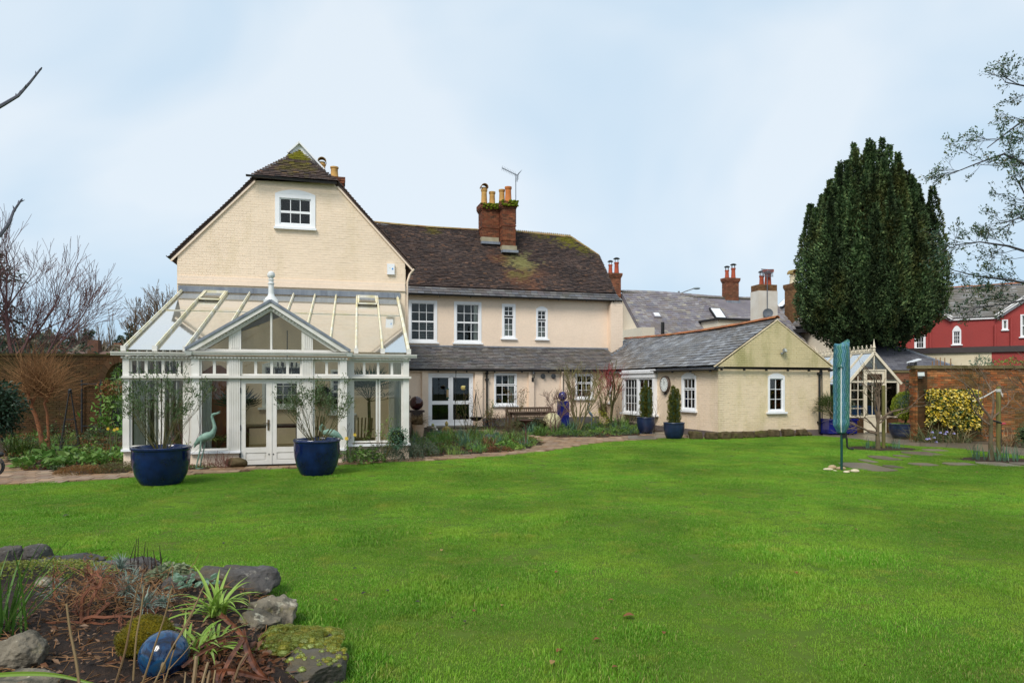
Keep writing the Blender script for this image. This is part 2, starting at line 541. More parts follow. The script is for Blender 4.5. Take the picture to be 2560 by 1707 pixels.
# building frames
FA = Fr(444,20.1,14.5)      # gable wing and conservatory
FB = Fr(1126,29.6,16.0)     # long range of the house (v=0 is the lean-to wall)
FC = Fr(1795,23.7,18.5)     # single-storey wing on the right
def wfr(v0):
 return lambda a,z,d: Vector((a,v0 - d,z))
def wside(u0):                # a wall facing -u; a = -v
 return lambda a,z,d: Vector((u0 - d,-a,z))
PATCHES = []
for (fr,p,r,c,k,ns,th) in [
  (FB,(4.35,4.1,8.0),1.25,S(150,146,92),.85,2.0,.22),(FB,(4.2,3.1,7.0),1.4,S(138,90,62),.5,1.6,.25),
  (FB,(5.2,3.5,7.4),.9,S(132,88,64),.4,2.0,.3),(FB,(3.3,4.3,8.2),1.0,S(132,84,56),.5,2.0,.3),
  (FB,(4.1,3.4,7.3),.7,S(120,118,62),.6,2.0,.2),
  (FB,(7.5,5.7,9.6),1.2,S(122,118,18),.85,2.4,.3),(FB,(8.3,5.2,9.0),.9,S(110,106,20),.7,2.4,.3),
  (FB,(6.0,5.9,9.8),.8,S(116,110,20),.6,2.4,.35),(FB,(0.2,5.8,9.8),.8,S(112,104,24),.6,2.4,.4),
  (FA,(3.36,.9,9.25),.62,S(128,124,14),.95,3.0,.15),(FA,(3.3,.4,8.6),.8,S(116,106,22),.6,3.0,.35)]:
 PATCHES.append((tuple(fr.M @ Vector(p)),r,c,k,ns,th))
M['tile'] = tile_mat()
def wvec(w):
 o = w(0,0,0)
 return w(1,0,0) - o,w(0,0,1) - o
def wall(parent,w,poly,holes,mt,X=None,thick=.25,cap=0,bl=.225,bh=.075,gap=.008,proud=.0042,name='wall',backing=None,jit=.5,zb=None,bricks=True):
 """a wall with openings: a backing sheet with depth and bricks standing proud of it"""
 A,O = wvec(w)
 xs = sorted(set([p[0] for p in poly] + [h[0] for h in holes] + [h[1] for h in holes]))
 zs = sorted(set([p[1] for p in poly] + [h[2] for h in holes] + [h[3] for h in holes]))
 mb = MB()
 for i in range(len(xs) - 1):
  for j in range(len(zs) - 1):
   cx,cz = (xs[i] + xs[i + 1]) / 2,(zs[j] + zs[j + 1]) / 2
   if any(h[0] < cx < h[1] and h[2] < cz < h[3] for h in holes):
    continue
   pg = clip([(xs[i],zs[j]),(xs[i + 1],zs[j]),(xs[i + 1],zs[j + 1]),(xs[i],zs[j + 1])],poly)
   if len(pg) > 2:
    mb.wprism(w,pg,-thick,0)
 wo_ = mb.build(name,backing or mt,parent,X)
 if not bricks:
  return wo_
 Ms,cut = [],MB()
 z = zs[0] if zb is None else zb
 k = 0
 zmax = zs[-1]
 nA = -O
 while z < zmax - .01:
  z1 = min(z + bh - gap,zmax)
  zm = (z + z1) / 2
  xin = []
  line = clip([(xs[0],zm - .001),(xs[-1],zm - .001),(xs[-1],zm + .001),(xs[0],zm + .001)],poly)
  if line:
   lo,hi = min(p[0] for p in line),max(p[0] for p in line)
   segs = [(lo,hi)]
   for h in holes:
    if h[2] - .02 < zm < h[3] + .02:
     ns = []
     for a,b in segs:
      if h[1] <= a or h[0] >= b:
       ns.append((a,b))
      else:
       if h[0] > a: ns.append((a,h[0]))
       if h[1] < b: ns.append((h[1],b))
     segs = ns
   for a,b in segs:
    x = math.floor(a / bl) * bl - (bl / 2 if k % 2 else 0)
    while x < b:
     x0,x1 = max(x,a) + gap / 2,min(x + bl,b) - gap / 2
     x += bl
     if x1 - x0 < .03:
      continue
     pr = proud * (1 + jit * (rnd.random() - .5) * 2)
     full = all(len(clip([q,(q[0] + 1e-4,q[1]),(q[0],q[1] + 1e-4)],poly)) > 2 for q in ((x0 + .001,z1 - .001),(x1 - .001,z1 - .001)))
     if full:
      c = w((x0 + x1) / 2,zm,pr / 2 - .01)
      rot = Matrix.Rotation(rnd.uniform(-.004,.004),4,'X') @ Matrix.Rotation(rnd.uniform(-.006,.006),4,'Z')
      Ms.append(box_m(c,(x1 - x0,pr + .02,z1 - z),basis(A,nA,(0,0,1)) @ rot))
     else:
      pg = clip([(x0,z),(x1,z),(x1,z1),(x0,z1)],poly)
      if len(pg) > 2:
       cut.wprism(w,pg,-.02,pr)
  z += bh
  k += 1
 pieces(parent,'brick',Ms,mt,cap,X,'brick_courses')
 if cut.v:
  tag(cut.build('cut_bricks',mt,parent,X),kind='stuff')
 return wo_
def window(parent,w,a0,a1,z0,z1,sashes,cols,X=None,frame=.085,arch=0.0,sill=.07,mt=None,name='window',recess=.85,curtain=None,proud=.03,bar=.022,label=None,gl=None,sash=.035,room=True,grille=None):
 """frame (the part) with panes, bars, sill, recess and curtain below it; sashes = [(z fraction lo, hi, rows)]"""
 mt = mt or M['white']
 A,O = wvec(w)
 mb = MB()
 mb.wbox(w,a0,a0 + frame,z0,z1,-.08,proud)
 mb.wbox(w,a1 - frame,a1,z0,z1,-.08,proud)
 mb.wbox(w,a0 + frame,a1 - frame,z1 - frame,z1,-.08,proud - .001)
 mb.wbox(w,a0 + frame,a1 - frame,z0,z0 + frame * .8,-.08,proud - .001)
 if arch:
  n = 10
  pg = [(a0,z1)] + [(a0 + (a1 - a0) * i / n,z1 + arch * (1 - (2 * i / n - 1) ** 2) + .0) for i in range(n + 1)] + [(a1,z1)]
  mb.wprism(w,pg[1:-1],-.06,proud + .004)
 W = mb.build(name,mt,parent,X,label=label)
 ia0,ia1,iz0,iz1 = a0 + frame,a1 - frame,z0 + frame * .8,z1 - frame
 g = MB()
 Ms = []
 H = iz1 - iz0
 for (f0,f1,nr) in sashes:
  s0,s1 = iz0 + H * f0,iz0 + H * f1
  g.wbox(w,ia0,ia0 + sash,s0,s1,-.065,-.01)
  g.wbox(w,ia1 - sash,ia1,s0,s1,-.065,-.01)
  g.wbox(w,ia0 + sash,ia1 - sash,s1 - sash,s1,-.065,-.011)
  g.wbox(w,ia0 + sash,ia1 - sash,s0,s0 + sash,-.065,-.011)
  p0,p1,q0,q1 = ia0 + sash,ia1 - sash,s0 + sash,s1 - sash
  cw,ch = (p1 - p0) / cols,(q1 - q0) / nr
  for i in range(1,cols):
   g.wbox(w,p0 + cw * i - bar / 2,p0 + cw * i + bar / 2,q0,q1,-.055,-.018)
  for j in range(1,nr):
   g.wbox(w,p0,p1,q0 + ch * j - bar / 2,q0 + ch * j + bar / 2,-.054,-.019)
  for i in range(cols):
   for j in range(nr):
    tlt = Matrix.Rotation(rnd.uniform(-.012,.012),4,'X') @ Matrix.Rotation(rnd.uniform(-.012,.012),4,'Z')
    Ms.append(box_m(w(p0 + cw * (i + .5),q0 + ch * (j + .5),-.04),(cw - bar * .6,.004,ch - bar * .6),basis(A,-O,(0,0,1)) @ tlt))
 g.build('glazing_grid',mt,W)
 pieces(W,'pane',Ms,gl or M['glass'],400)
 if sill:
  s = MB().wbox(w,a0 - sill,a1 + sill,z0 - .07,z0 - .003,-.05,.10)
  s.build('sill',mt,W)
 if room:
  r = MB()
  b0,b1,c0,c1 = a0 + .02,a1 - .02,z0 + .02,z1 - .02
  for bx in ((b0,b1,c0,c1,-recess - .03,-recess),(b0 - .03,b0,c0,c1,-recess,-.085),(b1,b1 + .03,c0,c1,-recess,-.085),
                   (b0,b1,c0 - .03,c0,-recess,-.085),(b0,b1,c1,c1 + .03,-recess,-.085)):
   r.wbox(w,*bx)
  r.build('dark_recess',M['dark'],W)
 if curtain:
  for (c0,c1,e0,e1) in curtain:             # fractions of the opening
   cb = MB()
   n = max(6,int((c1 - c0) * (ia1 - ia0) / .03))
   vs,fs = [],[]
   for i in range(n + 1):
    x = ia0 + (ia1 - ia0) * (c0 + (c1 - c0) * i / n)
    d = -.14 - .018 * math.sin(i * 1.9)
    vs += [w(x,iz0 + H * e0,d),w(x,iz0 + H * e1,d)]
   for i in range(n):
    fs.append((2 * i,2 * i + 2,2 * i + 3,2 * i + 1))
   cb.add(vs,fs)
   cb.build('curtain',M['curtain'],W)
 if grille:
  gb = MB()
  for i in range(grille):
   zz = iz0 + H * (.03 + .45 * i / grille)
   gb.wbox(w,ia0 + (ia1 - ia0) * .35,ia1 - .02,zz,zz + .018,-.16,-.15)
  gb.build('blind',M['curtain'],W)
 return W
def lay(P0,U,Sv,s0,s1,expo,wid,ext,thick=.012,jw=.1,lift=1.0,gap=.006,und=None,jz=.004):
 """tiles in overlapping courses on a slope: P0 corner, U along the eaves, Sv up the slope; ext(s) gives the ends of the course"""
 U,Sv = Vector(U).normalized(),Vector(Sv).normalized()
 Nn = U.cross(Sv).normalized()
 ang = math.atan2(thick * 1.6 * lift,expo)
 Bm = basis(U,Sv,Nn) @ Matrix.Rotation(-ang,4,'X')
 out = []
 s,k = s0,0
 ln = expo * 1.45
 while s < s1 - .02:
  a,b = ext(s + expo * .5)
  x = a - (wid * .5 if k % 2 else 0) - rnd.random() * wid * .1
  while x < b:
   wv = wid * (1 + rnd.uniform(-jw,jw))
   x0,x1 = max(x,a),min(x + wv,b)
   x += wv
   if x1 - x0 < wid * .2:
    continue
   mx = (x0 + x1) / 2
   h = thick * 1.1 + (und(mx,s) if und else 0) + rnd.uniform(0,jz)
   c = P0 + U * mx + Sv * (s + ln / 2 + rnd.uniform(-.006,.006)) + Nn * h
   out.append(box_m(c,(x1 - x0 - gap,ln,thick),Bm @ Matrix.Rotation(rnd.uniform(-.010,.010),4,'Z') @ Matrix.Rotation(rnd.uniform(-.012,.012),4,'Y')))
  s += expo
  k += 1
 return out
def slab(mb,P0,U,Sv,pts,th=.06):
 """a sheet with thickness: pts are (along, up-slope)"""
 U,Sv = Vector(U).normalized(),Vector(Sv).normalized()
 Nn = U.cross(Sv).normalized()
 P0 = Vector(P0)
 n = len(pts)
 vs = [P0 + U * a + Sv * s for a,s in pts] + [P0 + U * a + Sv * s - Nn * th for a,s in pts]
 fs = [tuple(range(n)),tuple(range(2 * n - 1,n - 1,-1))] + [(i,i + n,(i + 1) % n + n,(i + 1) % n) for i in range(n)]
 mb.add(vs,fs)
def gutter(parent,p,q,r=.06,mt=None,X=None,name='gutter',brackets=None):
 """half-round gutter from p to q"""
 p,q = Vector(p),Vector(q)
 d = (q - p).normalized()
 a = d.cross(Vector((0,0,1))).normalized()
 n = 7
 mb = MB()
 vs = []
 for e in (p,q):
  for rr in (r,r - .012):
   for i in range(n):
    t = math.pi * i / (n - 1)
    vs.append(e + a * math.cos(t) * rr - Vector((0,0,1)) * math.sin(t) * rr)
 fs = []
 for i in range(n - 1):
  fs += [(i,i + 1,2 * n + i + 1,2 * n + i),(n + i + 1,n + i,3 * n + i,3 * n + i + 1)]
 for o in (0,2 * n):
  fs += [(o + i,o + n + i,o + n + i + 1,o + i + 1) for i in range(n - 1)]
 fs += [(0,n,3 * n,2 * n),(n - 1,2 * n - 1,4 * n - 1,3 * n - 1)]
 mb.add(vs,fs)
 if brackets:
  L = (q - p).length
  k = int(L / brackets)
  for i in range(k + 1):
   c = p + d * (L * (i + .3) / (k + .6))
   mb.box(c.x - .018,c.x + .018,c.y - .05,c.y + .05,c.z - r - .05,c.z - r + .01)
 return mb.build(name,mt or M['black'],parent,X)
def stack(parent,x0,x1,y0,y1,z0,z1,mt,X=None,cap=300,mortar=None,faces='fl',bands=(),bl=.22,bh=.075,corbel=True,name='chimney',top=None):
 """brick chimney: core, bricks on its faces, oversailing courses"""
 core = MB().box(x0 + .008,x1 - .008,y0 + .008,y1 - .008,z0,z1 - .02)
 C = core.build(name,mortar or M['mortar'],parent,X)
 Ms = []
 k = 0
 z = z0
 while z < z1 - .04:
  left = z1 - z
  o = 0.0
  if corbel:
   o = .09 if left < .25 else (.07 if left < .33 else (.035 if left < .41 else 0))
  for b in bands:
   if abs(z - b) < bh * .6:
    o = max(o,.025)
  X0,X1,Y0,Y1 = x0 - o,x1 + o,y0 - o,y1 + o
  zc = z + bh / 2
  for f in faces:
   lo,hi = (X0,X1) if f in 'fb' else (Y0,Y1)
   x = lo - (bl / 2 if k % 2 else 0)
   while x < hi - .01:
    a,b = max(x,lo),min(x + bl,hi)
    x += bl
    if b - a < .03:
     continue
    dp = .10 + o
    m = (a + b) / 2
    j = rnd.uniform(-.003,.003)
    if f == 'f': Ms.append(box_m((m,Y0 + dp / 2 + j,zc),(b - a - .010,dp,bh - .010)))
    elif f == 'b': Ms.append(box_m((m,Y1 - dp / 2 + j,zc),(b - a - .010,dp,bh - .010)))
    elif f == 'l': Ms.append(box_m((X0 + dp / 2 + j,m,zc),(dp,b - a - .010,bh - .010)))
    else: Ms.append(box_m((X1 - dp / 2 + j,m,zc),(dp,b - a - .010,bh - .010)))
  z += bh
  k += 1
 pieces(C,'brick',Ms,mt,cap)
 return C
def pot(parent,x,y,z,h,r,mt,cowl=None,X=None):
 mb = MB()
 mb.lathe([(r * 1.12,0),(r * 1.10,.05),(r * 1.02,h * .3),(r * .92,h * .70),(r * .95,h * .72),(r * .92,h * .74),(r * .93,h * .84),(r * 1.10,h * .88),(r * 1.12,h),(r * .85,h),(r * .8,h * .5)],16,(x,y,z))
 p = mb.build('chimney_pot',mt,parent,X,smooth=True)
 if cowl == 'hood':                       # half-round clay hood
  c = MB()
  vs,fs = [],[]
  n = 9
  for yy in (-r * 1.2,r * 1.2):
   for rr in (r * 1.25,r * 1.08):
    for i in range(n):
     t = math.pi * (-.05 + 1.1 * i / (n - 1))
     vs.append((x + rr * math.cos(t),y + yy,z + h + r * .5 + rr * math.sin(t)))
  for i in range(n - 1):
   fs += [(i,i + 1,2 * n + i + 1,2 * n + i),(n + i + 1,n + i,3 * n + i,3 * n + i + 1),(i,n + i,n + i + 1,i + 1),(2 * n + i,2 * n + i + 1,3 * n + i + 1,3 * n + i)]
  c.add(vs,fs)
  c.lathe([(r * .8,0),(r * .95,r * .5)],12,(x,y,z + h))
  c.build('cowl',M['ridge'],p)
 elif cowl == 'cap':                      # flat metal cap on legs
  c = MB()
  for i in range(4):
   t = i * math.pi / 2 + .4
   c.bar((x + r * .9 * math.cos(t),y + r * .9 * math.sin(t),z + h),(x + r * .9 * math.cos(t),y + r * .9 * math.sin(t),z + h + r * 1.5),.025,.025)
  c.lathe([(r * 1.5,0),(r * 1.5,.03),(r * .9,.10),(.02,.13)],14,(x,y,z + h + r * 1.5))
  c.build('cowl',M['black'],p)
 return p
def ridge(parent,p,q,ln=.42,r=.11,mt=None,X=None,crest=False,sag=0.0):
 p,q = Vector(p),Vector(q)
 L = (q - p).length
 n = max(1,int(L / ln))
 d = (q - p) / L
 a = d.cross(Vector((0,0,1))).normalized()
 upv = a.cross(d)
 for i in range(n):
  mb = MB()
  o0 = p + d * (L * i / n + .004); o1 = p + d * (L * (i + 1) / n - .004)
  s = lambda t: -sag * 4 * t * (1 - t)
  o0 = o0 + Vector((0,0,s(i / n) + rnd.uniform(-.006,.006))); o1 = o1 + Vector((0,0,s((i + 1) / n) + rnd.uniform(-.006,.006)))
  vs = []
  k = 7
  for e in (o0,o1):
   for rr in (r,r - .02):
    for j in range(k):
     t = math.pi * (.08 + .84 * j / (k - 1))
     vs.append(e + a * math.cos(t) * rr + upv * (math.sin(t) * rr - .03))
  fs = []
  for j in range(k - 1):
   fs += [(j,j + 1,2 * k + j + 1,2 * k + j),(k + j + 1,k + j,3 * k + j,3 * k + j + 1),(j,k + j,k + j + 1,j + 1),(2 * k + j,2 * k + j + 1,3 * k + j + 1,3 * k + j)]
  fs += [(0,2 * k,3 * k,k),(k - 1,2 * k - 1,4 * k - 1,3 * k - 1)]
  mb.add(vs,fs)
  if crest:
   for j in range(3):
    c = o0 + (o1 - o0) * ((j + .5) / 3) + upv * (r - .03)
    w_ = (o1 - o0).length / 3 * .42
    mb.add([c - d * w_ - a * .02,c + d * w_ - a * .02,c + d * w_ * .3 - a * .02 + upv * .07,c - d * w_ * .3 - a * .02 + upv * .07,
      c - d * w_ + a * .02,c + d * w_ + a * .02,c + d * w_ * .3 + a * .02 + upv * .07,c - d * w_ * .3 + a * .02 + upv * .07],
                       [(0,1,2,3),(7,6,5,4),(0,4,5,1),(1,5,6,2),(2,6,7,3),(3,7,4,0)])
  mb.build('ridge_tile',mt or M['ridge'],parent,X)
# the house
house = thing('house','old cream painted brick house with steep brown tiled roofs and tall brick stack','house',FA.o,FA.yaw)
XB = FA.M.inverted() @ FB.M
GW = 6.65
# gable wing
attic = (2.72,3.90,6.64,7.66)
inner = (2.35,3.55,1.15,2.45)
wA = wfr(0.0)
wall(house,wA,[(0,0),(GW,0),(GW,5.70),(4.46,8.07),(2.18,8.0),(0,5.64)],[attic,inner,(4.35,5.05,.95,2.3)],M['cream'],cap=120,name='gable_wall')
window(house,wA,*attic,[(0,.47,1),(.47,1,1)],3,arch=.13,frame=.13,label='white six pane window high in the gable',sill=.03)
window(house,wA,*inner,[(0,1,4)],4,arch=.12,frame=.08,sill=.12)
window(house,wA,4.35,5.05,.95,2.3,[(0,.5,3),(.5,1,3)],2,frame=.06,sill=.08)
b = MB()                                     # painted offset band above the lead
b.wbox(wA,-.005,GW,4.80,4.93,.012,.05)
b.wbox(wA,-.004,GW - .004,4.935,5.05,.012,.034)
b.build('plinth_band',M['cream_pink'],house)
ls = MB()
x = .02
while x < 6.5:
 x1 = min(x + 2.1,6.5)
 ls.wbox(wA,x,x1 - .006,4.58,4.745,.014,.034 + rnd.uniform(0,.008))
 x = x1
ls.build('lead_flashing',M['lead'],house)
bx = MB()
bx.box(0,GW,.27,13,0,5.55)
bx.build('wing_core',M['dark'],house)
MB().box(-.014,-.002,.0,13,0,5.5).build('side_wall',M['cream'],house)
MB().box(GW + .002,GW + .014,.0,13,0,5.5).build('side_wall',M['cream'],house)
# wing roof
rz0,kk,uc = 9.42,1.08,3.36
rf = MB()
def wing_plane(sgn,v0,v1):
 e = uc + sgn * 3.54
 ze = rz0 - 3.54 * kk
 rf.add([(e,v0,ze),(uc + sgn * 1.22,v0,rz0 - 1.22 * kk),(uc + sgn * 1.22,v1,rz0 - 1.22 * kk),(e,v1,ze),
   (e,v0,ze - .12),(uc + sgn * 1.22,v0,rz0 - 1.22 * kk - .12),(uc + sgn * 1.22,v1,rz0 - 1.22 * kk - .12),(e,v1,ze - .12)],
           [(0,1,2,3),(7,6,5,4),(0,4,5,1),(1,5,6,2),(2,6,7,3),(3,7,4,0)])
 rf.add([(uc + sgn * 1.22,v0,rz0 - 1.22 * kk),(uc,1.42,rz0),(uc,v1,rz0),(uc + sgn * 1.22,v1,rz0 - 1.22 * kk),
   (uc + sgn * 1.22,v0,rz0 - 1.22 * kk - .12),(uc,1.42,rz0 - .12),(uc,v1,rz0 - .12),(uc + sgn * 1.22,v1,rz0 - 1.22 * kk - .12)],
           [(0,1,2,3),(7,6,5,4),(0,4,5,1),(1,5,6,2),(2,6,7,3),(3,7,4,0)])
wing_plane(-1,-.04,13)
wing_plane(1,-.04,13)
rf.build('wing_roof',M['tile'],house)
tl = []
for sgn in (-1,1):                          # verge courses of both slopes
 Uv = Vector((0,-sgn,0)); Sv = Vector((-sgn,0,kk)).normalized()
 P0 = Vector((uc + sgn * 3.60,0,rz0 - 3.60 * kk))
 off = 1.4 * (1 if sgn < 0 else 1)
 if sgn < 0:
  ext = lambda s: (-1.4,.10)
  Uv = Vector((0,-1,0))
 else:
  ext = lambda s: (-.10,1.4)
  Uv = Vector((0,1,0))
 tl += lay(P0,Uv,Sv,0,3.62,.105,.17,ext,.016,und=lambda a,s: .012 * math.sin(s * 2.1 + a))
tag(soup(tl,M['tile'],'verge_tiles',house),kind='stuff')
vb = MB()
vb.bar((-.18,-.03,5.46),(2.16,-.03,7.98),.05,.05,up=(0,1,0))
vb.bar((4.56,-.03,7.98),(6.90,-.03,5.46),.05,.05,up=(0,1,0))
vb.build('verge_trim',M['cream_pink'],house)
# half hip
hs = Vector((0,1.5,1.33)).normalized()
hipL = 1.98
jt = lay(Vector((uc,-.18,8.09)),(1,0,0),hs,0,hipL,.108,.172,lambda s: (-1.28 * (1 - max(0,s) / hipL) - .06,1.18 * (1 - max(0,s) / hipL) + .06),.018,jz=.012)
pieces(house,'roof_tile',jt,M['tile'],300)
hp = MB()
slab(hp,(uc,-.18,8.07),(1,0,0),hs,[(-1.28,0),(1.18,0),(.04,hipL),(-.04,hipL)],.05)
hp.build('half_hip',M['tile'],house)
gz = 9.70
MB().add([(uc - .40,1.36,gz - .43),(uc + .80,1.36,gz - .86),(uc,1.36,gz),(uc - .40,4,gz - .43),(uc + .80,4,gz - .86),(uc,4,gz)],[(0,1,2),(5,4,3),(0,3,4,1),(1,4,5,2),(2,5,3,0)]).build('gablet_roof',M['tile'],house)
rz0,kk = gz,1.07
gb = MB()
gb.bar((uc - .02,1.30,rz0 + .02),(uc + .80,1.30,rz0 - .80 * kk + .02),.05,.15,up=(0,1,0))
gb.bar((uc + .02,1.30,rz0 + .02),(uc - .36,1.30,rz0 - .36 * kk + .02),.05,.12,up=(0,1,0))
gb.add([(uc - .3,1.34,rz0 - .36),(uc + .62,1.34,rz0 - .72),(uc,1.34,rz0 + .02),(uc - .3,1.38,rz0 - .36),(uc + .62,1.38,rz0 - .72),(uc,1.38,rz0 + .02)],
       [(0,1,2),(5,4,3),(0,3,4,1),(1,4,5,2),(2,5,3,0)])
gb.build('gablet',M['white'],house)
gutter(house,(1.92,-.27,8.08),(4.54,-.27,8.03),.055,name='gutter')
gutter(house,(-.24,-.04,5.62),(-.24,12,5.62),.07)
gutter(house,(6.97,-.04,5.62),(6.97,8,5.62),.07)
dp = MB()
dp.tube([(6.93,-.02,5.53),(6.80,.05,5.35),(6.72,.06,5.1),(6.72,.06,2.6)],.035,8)
dp.build('downpipe',M['cream_pink'],house)
# chimney of the wing, behind the right slope
cu0,cu1,czt = FA.uz(790,440,4.4)[0],FA.uz(857,440,4.4)[0],FA.uz(830,440,4.4)[1]
ch = stack(house,cu0,cu1,4.4,5.0,6.5,czt,M['brick'],faces='fr',cap=80)
p1u,p2u = FA.uz(805,430,4.7)[0],FA.uz(836,430,4.7)[0]
pot(ch,p1u,4.7,czt - .02,FA.uz(805,409,4.7)[1] - czt,.13,M['pot_yellow'],'hood')
pot(ch,p2u,4.7,czt - .02,FA.uz(836,417,4.7)[1] - czt,.14,M['pot_yellow'])
# long range
LW = [(-1.50,-.17,3.80,5.73),(.63,1.95,3.80,5.74),(2.96,3.64,4.05,5.70),(4.68,5.27,4.05,5.50)]
wM = wfr(2.4)
wall(house,wM,[(-3.2,3.2),(8.9,3.2),(8.9,6.12),(-3.2,6.02)],LW,M['cream_pink'],X=XB,cap=60,name='upper_wall')
window(house,wM,*LW[0],[(0,.5,2),(.5,1,2)],3,X=XB,frame=.12,grille=9,label='white twelve pane sash with a slatted blind')
window(house,wM,*LW[1],[(0,.5,2),(.5,1,2)],3,X=XB,frame=.12,curtain=[(.8,1.0,0,1)])
window(house,wM,*LW[2],[(0,.62,3),(.68,1,2)],2,X=XB,frame=.11,curtain=[(0,1,.02,.40)])
window(house,wM,*LW[3],[(0,.62,3),(.68,1,2)],2,X=XB,frame=.08,arch=.13,curtain=[(0,1,.02,.40)],label='narrow white window with an arched head')
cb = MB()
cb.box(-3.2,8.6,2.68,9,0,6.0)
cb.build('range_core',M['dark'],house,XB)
gr = MB()                                    # right gable end of the long range
gr.add([(8.9,2.4,0),(8.9,9.6,0),(8.9,9.6,6.1),(8.9,6.9,8.7),(8.9,5.1,8.7),(8.9,2.4,6.1),(8.65,2.4,0),(8.65,9.6,0),(8.65,9.6,6.1),(8.65,6.9,8.7),(8.65,5.1,8.7),(8.65,2.4,6.1)],
       [(0,1,2,3,4,5),(11,10,9,8,7,6)] + [(i,i + 6,(i + 1) % 6 + 6,(i + 1) % 6) for i in range(6)])
gr.build('end_wall',M['cream'],house,XB)
pl = MB()                                    # rounded buttress at the right end
pgn = [(8.47,3.2),(9.12,3.2),(9.12,5.80),(9.06,5.94),(8.95,6.0),(8.66,6.0),(8.54,5.94),(8.47,5.80)]
pl.wprism(wM,pgn,-.3,.34)
pl.build('buttress',M['cream_pink'],house,XB)
wall(house,lambda a,z,d: wM(a,z,d + .34),[(8.49,3.2),(9.10,3.2),(9.10,5.8),(8.49,5.8)],[],M['cream_pink'],X=XB,thick=.02,name='buttress_face')
# main roof: two courses of slate at the eaves, clay tiles above
es = Vector((0,.50,.40)).normalized()
sm = lay(Vector((0,2.06,5.985)),(1,0,0),es,0,.63,.215,.33,lambda s: (-3.0,9.02 + .1 * (s < .2)),.015,jw=.12,gap=.014)
rs = Vector((0,3.45,3.55)).normalized()
RL = 4.95
RP = Vector((0,2.55,6.41))
rt = lay(RP,(1,0,0),rs,0,RL - .05,.108,.172,lambda s: (-4.6,8.98 + .02 * s if s < 3.25 else 8.98 - (s - 3.25) * .68),.024,jz=.018,gap=.010,
         und=lambda a,s: .035 * math.sin(a * .8 + 1) * math.sin(s * .9) + .03 * mnoise.noise(Vector((a * .6,s * .6,3))))
def keep(m):
 p = m.translation                         # no tiles inside the wing or the stacks
 return not (2.66 < p.x < 3.44 and p.y > 5.1) and not (3.56 < p.x < 4.28 and p.y > 4.55)
tag(soup([m for m in rt if keep(m)],M['tile'],'tile_courses',house,XB),kind='stuff')
mr = MB()
slab(mr,RP,(1,0,0),rs,[(-6.0,-.05),(9.0,-.05),(9.03,3.25),(7.88,RL),(-6.0,RL)],.08)
slab(mr,(0,2.06,5.975),(1,0,0),es,[(-3.0,0),(9.1,0),(9.02,.64),(-3.0,.64)],.05)
slab(mr,(0,9.4,6.4),(-1,0,0),Vector((0,-3.4,3.55)),[(-9.0,0),(6,0),(6,4.9),(-7.88,4.9),(-9.0,3.2)],.08)
slab(mr,(8.98,4.86,8.73),(0,1,0),Vector((-1.15,0,1.2)),[(-.1,0),(2.3,0),(1.2,1.62),(1.1,1.62)],.06)
mr.build('roof',M['tile'],house,XB)
ridge(house,(-3.4,6.0,10.05),(2.62,6.0,9.97),.46,.12,M['ridge'],XB,sag=.05)
ridge(house,(4.3,6.0,10.0),(7.86,6.0,9.90),.34,.12,M['ridge'],XB,crest=True)
ridge(house,(7.86,6.0,9.93),(9.02,4.86,8.76),.30,.10,M['ridge'],XB)
gutter(house,(-2.0,2.0,5.97),(9.05,2.0,6.02),.055,X=XB,brackets=1.4)
# the two joined stacks
lc = stack(house,2.64,3.56,5.15,5.95,9.25,11.18,M['brick'],XB,faces='flr',bands=(9.95,),cap=150)
rc = stack(house,3.58,4.28,4.55,5.50,8.75,11.24,M['brick'],XB,faces='flr',bands=(9.95,9.2),cap=150)
for c,(x0,x1,y0,y1,z) in ((lc,(2.60,3.52,5.11,5.95,9.22)),(rc,(3.54,4.32,4.51,5.5,8.72))):
 ab = MB().box(x0,x1,y0 - .05,y1,z - .02,z + .22)
 ab.build('cement_apron',mat('cement_fillet',S(168,158,132),S(140,130,104),3) if 'cement' not in M else M['cement'],c)
 MB().box(x0 - .03,x1 + .03,y0 - .22,y0 + .1,z - .16,z - .03).build('lead_apron',M['lead'],c)
def moss_cap(par,x0,x1,y0,y1,z,n):
 mb = MB()
 for i in range(n):
  s = rnd.uniform(.03,.075)
  e = rnd.random()
  x,y = rnd.uniform(x0,x1),(y0 - .02 if e < .6 else rnd.uniform(y0,y1))
  zz = z + (0 if y > y0 else rnd.uniform(-.28,.02))
  mb.ball((x,y,zz),s,7,5,0,(1.3,1.1,.7))
 tag(mb.build('moss',M['moss'],par,smooth=True),kind='stuff')
moss_cap(lc,2.58,3.5,5.06,5.9,11.18,90)
moss_cap(rc,3.52,4.36,4.46,5.4,11.24,90)
pot(lc,2.84,5.5,11.16,.86,.155,M['pot_yellow'],'hood')
pot(lc,3.30,5.6,11.16,.78,.155,M['pot_yellow'])
pot(rc,3.72,5.2,11.2,.78,.15,M['pot_yellow'])
pot(rc,3.98,4.9,11.2,.86,.165,M['pot_orange'])
